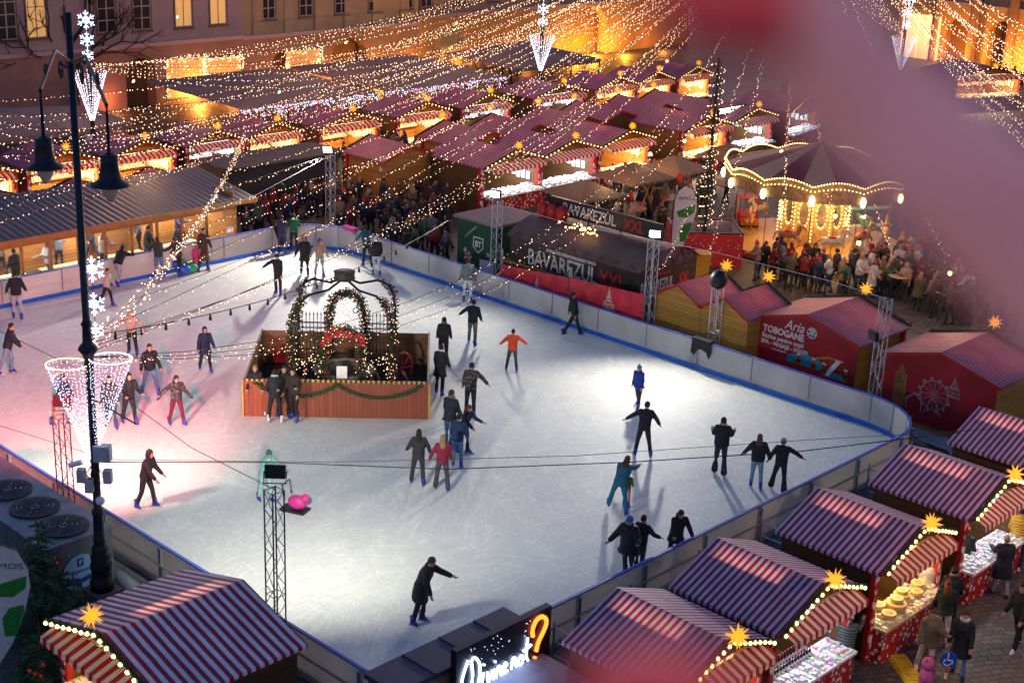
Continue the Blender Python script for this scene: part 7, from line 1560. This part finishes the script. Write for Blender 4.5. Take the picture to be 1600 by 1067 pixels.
# roped garland from the near post to the end of the far left stalls, strings branch off it
rope0 = Vector((NP.x, NP.y, NPz(6.5))); q1 = G(383, 212, 3.1); rope = lambda t: rope0.lerp(q1, t)-Vector((0, 0, 3.2*t*(1-t)))
for r_ in range(2):
    mb = MB(); mb.tube([rope(t/20) for t in range(21)], .016, 4, mi=0)
    for i in range(170): t = (i+random.random())/170; p = rope(t)+Vector((random.gauss(0, .06), random.gauss(0, .06), random.gauss(0, .06))); mb.octa(p, .02, 1)
    tag(mb.build('light_rope', [M_wire, M_fairy]), 'thick rope of warm lights from the near lamp post to the far left stalls', 'light rope', 'twisted light ropes from the near lamp post')
    rope0 = rope0+Vector((0, 0, -.25))
rope0 = Vector((NP.x, NP.y, NPz(6.5)))
for i in range(10): t = .04+.93*i/9; lstring(rope(t), MC, 2.6+1.2*random.random(), 'string of warm fairy lights branching from the twisted rope over the rink')
for k in range(3): lstring(rope0+Vector((0, 0, .1*k-.2)), MC+Vector((0, 0, -.4)), 4.2+.35*k, 'bundled string of warm fairy lights from the near lamp post to the market mast')
for k in range(3): lstring(rope0+Vector((0, 0, -.3)), G(1045+30*k, 190-10*k, 7.5), 2.4+.4*k, 'string of warm fairy lights crossing from the near lamp post towards the garlanded pole')
# left pole bundle and far left fan
pA = PO[0]+Vector((0, 0, .25))
for k in range(6): lstring(pA+Vector((0, 0, .05*k)), MC+Vector((random.uniform(-2, 2), random.uniform(-2, 4), random.uniform(-1, 1))), 2.2+.42*k, 'string of warm fairy lights from the left snowflake pole to the mast')
for i in range(10):
    t = i/9; e = G(-60+20*random.random(), 160+200*t, 6.5-2.2*t); lstring(e, MC+Vector((0, 0, random.uniform(-1.5, .5))), 2.5+2.2*random.random(), 'string of warm fairy lights running off the left edge of the photo')
for i in range(7):
    e = G(20+36*i+10*random.random(), 222+6*math.sin(i), 4.4); lstring(e, MC+Vector((0, 0, random.uniform(-1, .5))), 2.0+2.0*random.random(), 'string of warm fairy lights ending over the leftmost stalls')
for i in range(6):
    a_ = G(-40, 178+18*i, 5.2); b2_ = G(250+18*i, 165+14*i, 5.6); lstring(a_, b2_, .9, 'short sagging string of warm lights at the upper left', .2, .03)
for k in range(4): lstring(pA, PO[1]+Vector((0, 0, .2)), .8+.45*k, 'string of warm fairy lights between the left and middle snowflake poles')
for k in range(6): lstring(PO[1]+Vector((0, 0, .25)), MC+Vector((0, 2, -2-.7*k)), .8+.3*k, 'string of warm fairy lights from the middle snowflake pole to the mast')
for i in range(7):
    t = i/13; e = RY(360+80*i, 118-11*i, 83); lstring(e, MC+Vector((random.uniform(-1, 1), 0, random.uniform(-1, 1))), 1.0+1.5*random.random(), 'string of warm fairy lights from the house fronts to the mast')
for k in range(8): lstring(PO[2]+Vector((0, 0, .25)), MC+Vector((0, 0, -.4*k)), .6+.2*k, 'string of warm fairy lights from the right snowflake pole to the mast')
for i in range(15):
    e = G(1660, 95+14*i+3*random.random(), 8.2-.14*i); lstring(e, MC+Vector((0, 0, random.uniform(-.8, .8))), 1.2+1.3*random.random(), 'string of warm fairy lights running off the right edge of the photo')
for i in range(8):
    e = G(1640, 60+14*i, 10.5-.3*i); lstring(e, MC+Vector((3, 0, random.uniform(0, 2))), .8+.8*random.random(), 'string of warm fairy lights in front of the columned house')
for i, (px, py, z) in enumerate(((1035, 420, 4.0), (1108, 395, 3.6), (1390, 382, 2.5), (1300, 330, 3.6), (1480, 400, 2.6), (1560, 420, 3.0), (1225, 330, 3.8))):
    lstring(G(px, py, z), MC, 2.0+random.random(), 'string of warm fairy lights coming down to the %s' % ('red christmas box' if i < 2 else 'carousel side'), .26)
for i in range(5): lstring(G(560+115*i, 262-14*i, 3.3), MC, 1.6+1.2*random.random(), 'string of warm fairy lights coming down to the central stall roofs', .26)
# light strand loops on the near wire over the rink: plain black cable with few hanging lamps
cab_ = MB(); a_ = Vector((NP.x, NP.y, NPz(6.7))); b2_ = G(700, 345, 4.2)
pt = lambda t: a_.lerp(b2_, t)-Vector((0, 0, 2.6*t*(1-t))); cab_.tube([pt(i/24) for i in range(25)], .013, 4)
for i in range(1, 22): p = pt(i/22); cab_.lathe([(.02, -.18), (.045, -.14), (.03, -.04), (.015, 0)], p, 6)
tag(cab_.build('unlit_lamp_cable', M_wire), 'black cable with unlit hanging lamp bulbs above the ice', 'cable')
def wire(pts, r, lab, m=None):
    mb = MB(); mb.tube(pts, r, 4); tag(mb.build('cable', m or M_wire), lab, 'cable', None)
wire([G(-20, 508, 4.3), G(150, 590, 4.4), G(300, 700, 4.6), G(430, 765, 4.9)], .012, 'thin black cable from the left edge down to the lower left truss mast')
wire([G(170, 722, 3.6), G(420, 722, 3.2), G(700, 733, 2.8), G(980, 722, 3.0), G(1250, 705, 4.2), G(1500, 675, 4.5)], .014, 'long black cable crossing low over the ice')
wire([G(0, 665, 3.0), G(170, 718, 3.3), G(520, 722, 3.2), G(900, 712, 3.4), G(1250, 688, 3.8), G(1560, 670, 4.0)], .008, 'thinner second cable crossing low over the ice')
wire([RX(516, 243, 41.3), G(400, 305, 3.2), G(330, 330, 3.0)], .007, 'white cable from the far truss mast to the rental cabin', M_white)
wire([RX(778, 313, 41.3), G(640, 285, 4.0), RX(520, 250, 41.3)], .01, 'thin cable between the two far truss masts')
wire([RX(1022, 375, 41.3), G(900, 352, 4.0), RX(790, 322, 41.3)], .01, 'thin pale cable above the food hut', M_white)
wire([RX(1022, 375, 41.3), G(1120, 395, 4.2), G(1300, 440, 4.2), RX(1385, 467, 41.3)], .01, 'thin pale cable above the middle stalls', M_white)
# added fill lights standing in for the strings' warm light over the market
for i, (x, y, z, pw) in enumerate(((36, 58.5, 7, 420), (45, 56.5, 7.5, 420), (50, 60.5, 7.5, 420), (58, 60.5, 8, 420), (66, 60.5, 8.5, 420), (76, 60, 9, 420), (52, 46.5, 7, 420), (60, 47, 7.5, 420), (68, 45, 8, 420), (50, 33, 6.5, 380), (54, 26, 6.5, 380), (41.5, 55, 6.5, 260), (60, 74, 8, 420), (46, 70, 8, 420), (72, 75, 8, 420), (34, 11.8, 5.5, 420), (27, 11.0, 5.5, 320))):
    t_ = thing('added_light_cluster', 'added warm fill light standing in for the strings, high over the lanes', 'lantern', (x, y, z), group='added warm fill lights over the lanes'); q_ = MB(); [q_.ball((.035*math.cos(_*1.26), .035*math.sin(_*1.26), -.03*(_ % 3)), .035, n=6, k=4) for _ in range(5)]; q_.build('added_bulbs', M_fairy, t_)
    mb = MB(); mb.tube([(0, 0, 0), (0, 0, .5)], .01, 4); mb.build('hanger', M_wire, t_); lamp('added_fill_light', 'POINT', (0, 0, -.4), pw, (1, .50, .28), .5, t_)
# ------------------------------------------------------------ crowd
random.seed(99)
AM = 'people in the market crowd'
crowd([(400, 330), (480, 250), (590, 235), (720, 265), (700, 345), (700, 395), (640, 385), (560, 345), (470, 345)], 89, 'behind the far rink corner', 'people in the dark crowd behind the rink', cols=('black', 'navy', 'dark brown', 'charcoal', 'grey', 'beige', 'dark red'))
crowd([(380, 395), (380, 345), (420, 335), (470, 350), (430, 362)], 13, 'watching beside the rental cabin', 'spectators by the rental cabin', cols=('green', 'dark red', 'navy', 'charcoal'))
crowd([(500, 352), (520, 345), (700, 395), (730, 425), (690, 425), (600, 390)], 18, 'watching over the far barrier', 'spectators along the far barrier')
crowd([(400, 255), (480, 240), (600, 225), (590, 240), (480, 262)], 37, 'before the long back row', 'shoppers at the long back row')
crowd([(615, 212), (720, 190), (730, 200), (620, 228)], 17, 'before the long back row', 'shoppers at the long back row')
crowd([(730, 200), (1000, 165), (1010, 176), (740, 212)], 26, 'between the two stall rows', 'shoppers at the long back row')
crowd([(780, 300), (900, 275), (1000, 255), (1010, 268), (900, 292), (790, 315)], 15, 'shopping at the central block', 'shoppers at the central block')
crowd([(845, 345), (900, 330), (960, 335), (1040, 350), (1040, 380), (930, 372)], 23, 'among tables behind the food hut', 'people drinking behind the food hut')
crowd([(940, 300), (1120, 275), (1140, 330), (1050, 345), (980, 340)], 37, 'under the wooden drinks canopies', 'people under the drinks canopies')
crowd([(1150, 400), (1250, 415), (1400, 400), (1420, 440), (1330, 455), (1240, 440), (1160, 440)], 70, 'waiting in front of the carousel', 'people in front of the carousel')
crowd([(1215, 440), (1420, 430), (1560, 470), (1590, 520), (1480, 510), (1400, 470), (1330, 465), (1230, 455)], 113, 'beyond the red stalls', 'people in the crowd beyond the red stalls')
crowd([(1390, 400), (1560, 430), (1600, 480), (1400, 430)], 29, 'at the far right', 'people in the crowd beyond the red stalls')
crowd([(0, 285), (60, 265), (120, 262), (240, 245), (240, 262), (60, 300)], 17, 'before the leftmost stalls', 'shoppers at the leftmost stalls')
crowd([(1180, 205), (1230, 205), (1230, 225), (1170, 225)], 10, 'behind the carousel roof', 'people behind the carousel')
crowd([(1515, 130), (1590, 135), (1590, 150), (1515, 145)], 7, 'before the upper right stall', 'shoppers at the upper right stall')
crowd([(700, 130), (860, 110), (860, 135), (700, 150)], 8, 'below the glowing portal', 'people on the terrace')
finish_crowd(222)
# ------------------------------------------------------------ foreground railing, out of focus
def camp(px, py, d):
    v = CAMM @ Vector((px-800, 533.5-py, -FPX)).normalized(); return Vector((0, 0, CAMH))+v*d
fgm = mat('mauve metal with added glow', (.42, .26, .27), .6, var=.6, scale=22, emit=(.18, .07, .08), es=1.05); fgr = mat('red plastic with added glow', (.75, .08, .08), .5, var=.1, emit=(.55, .05, .07), es=.35)  # added glow lifts the bar and red parts, which are no lamps
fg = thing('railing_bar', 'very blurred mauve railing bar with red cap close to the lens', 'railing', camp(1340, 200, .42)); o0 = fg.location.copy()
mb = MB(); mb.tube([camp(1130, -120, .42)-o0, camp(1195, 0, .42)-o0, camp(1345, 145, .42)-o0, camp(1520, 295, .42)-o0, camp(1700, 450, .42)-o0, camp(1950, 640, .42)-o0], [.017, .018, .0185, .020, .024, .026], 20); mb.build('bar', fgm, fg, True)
mb = MB(); mb.tube([camp(1035, -14, .36)-o0, camp(1245, -14, .36)-o0], [.010, .011], 12); mb.build('red_cap', fgr, fg, True); mb = MB(); mb.tube([camp(1060, 45, .37)-o0, camp(1240, 55, .37)-o0], [.006, .007], 12); mb.build('shade_band', mat('maroon shade band', (.06, .012, .012), .6), fg, True)  # maroon tube stands in for the shade below the red cap
k2 = MB(); c = camp(1025, 1092, .38); k2.ball((0, 0, 0), .021, .021, .011, 14, 10); o = k2.build('red_knob', fgr, None, True); o.location = c; tag(o, 'very blurred red knob close to the lens at the bottom', 'knob')
# ------------------------------------------------------------ rink lights
for pos, tg, i in FL:
    if i == 6: continue
    pw, col = {0: (3900, (1, 1.0, .90)), 1: (3500, (1, 1.0, .90)), 2: (4900, (1, .95, .88)), 3: (1700, (1, .97, .88)), 4: (3700, (1, .96, .90))}[i]
    lamp('rink_floodlight', 'SPOT', pos, pw, col, .22, None, (tg[0], tg[1], 0.4), 125, 1.0)
lamp('red_spotlight', 'SPOT', (NP.x+.3, NP.y+.5, NPz(6.3)), 15000, (1, .05, .09), .1, None, (22.0, 40.0, .4), 58, .9)
# warm lamps added to brighten the crowd areas
for x, y, z, pw in ((52, 43.5, 3.6, 110), (56, 44.5, 3.6, 110), (60, 45.5, 3.6, 90), (53, 32, 3.5, 120), (50, 29, 3.5, 110), (49, 24.5, 3.5, 90), (56, 27, 3.6, 90)):
    t_ = thing('added_crowd_lamp', 'added warm fill lamp above the crowd', 'lamp', (x, y, z), group='added fill lamps above the crowd'); MB().ball((0, 0, 0), .09).build('bulb', M_bulb, t_, True); MB().lathe([(.03, .08), (.05, .1), (.04, .2), (.01, .22)], n=8).build('socket', M_black, t_)
    lamp('added_crowd_light', 'POINT', (0, 0, -.15), pw, (1, .6, .28), .15, t_)
# ------------------------------------------------------------ world, camera
w = bpy.data.worlds.new('World'); sc.world = w; w.use_nodes = True; N = w.node_tree.nodes; L = w.node_tree.links; bg = N['Background']
sky = N.new('ShaderNodeTexSky'); sky.sky_type = 'NISHITA'; sky.sun_disc = False; sky.sun_elevation = R(1.0); sky.sun_rotation = R(60); sky.altitude = 400; sky.ozone_density = 3.0
mx = N.new('ShaderNodeMix'); mx.data_type = 'RGBA'; mx.blend_type = 'MULTIPLY'; mx.inputs[0].default_value = 1; mx.inputs[7].default_value = SKYTINT
L.new(sky.outputs[0], mx.inputs[6]); ad = N.new('ShaderNodeMix'); ad.data_type = 'RGBA'; ad.blend_type = 'ADD'; ad.inputs[0].default_value = 1; ad.inputs[7].default_value = (.12, .20, .48, 1); L.new(mx.outputs[2], ad.inputs[6]); L.new(ad.outputs[2], bg.inputs[0]); bg.inputs[1].default_value = SKYS
cd = bpy.data.cameras.new('Camera'); cam = bpy.data.objects.new('Camera', cd); C.objects.link(cam); sc.camera = cam
M4 = CAMM.to_4x4(); M4.translation = (0, 0, CAMH); cam.matrix_world = M4
cd.sensor_width = 36; cd.lens = FPX/1600*36; cd.clip_start = .05; cd.clip_end = 600
cd.dof.use_dof = True; cd.dof.focus_distance = 52; cd.dof.aperture_fstop = 2.8
sc.view_settings.view_transform = 'Standard'; sc.view_settings.look = 'None'; sc.view_settings.exposure = 0
cy = sc.cycles; cy.use_denoising = True; cy.max_bounces = 5; cy.diffuse_bounces = 2; cy.glossy_bounces = 2; cy.transparent_max_bounces = 8; cy.sample_clamp_indirect = 4; cy.use_light_tree = True; cy.caustics_reflective = False; cy.caustics_refractive = False
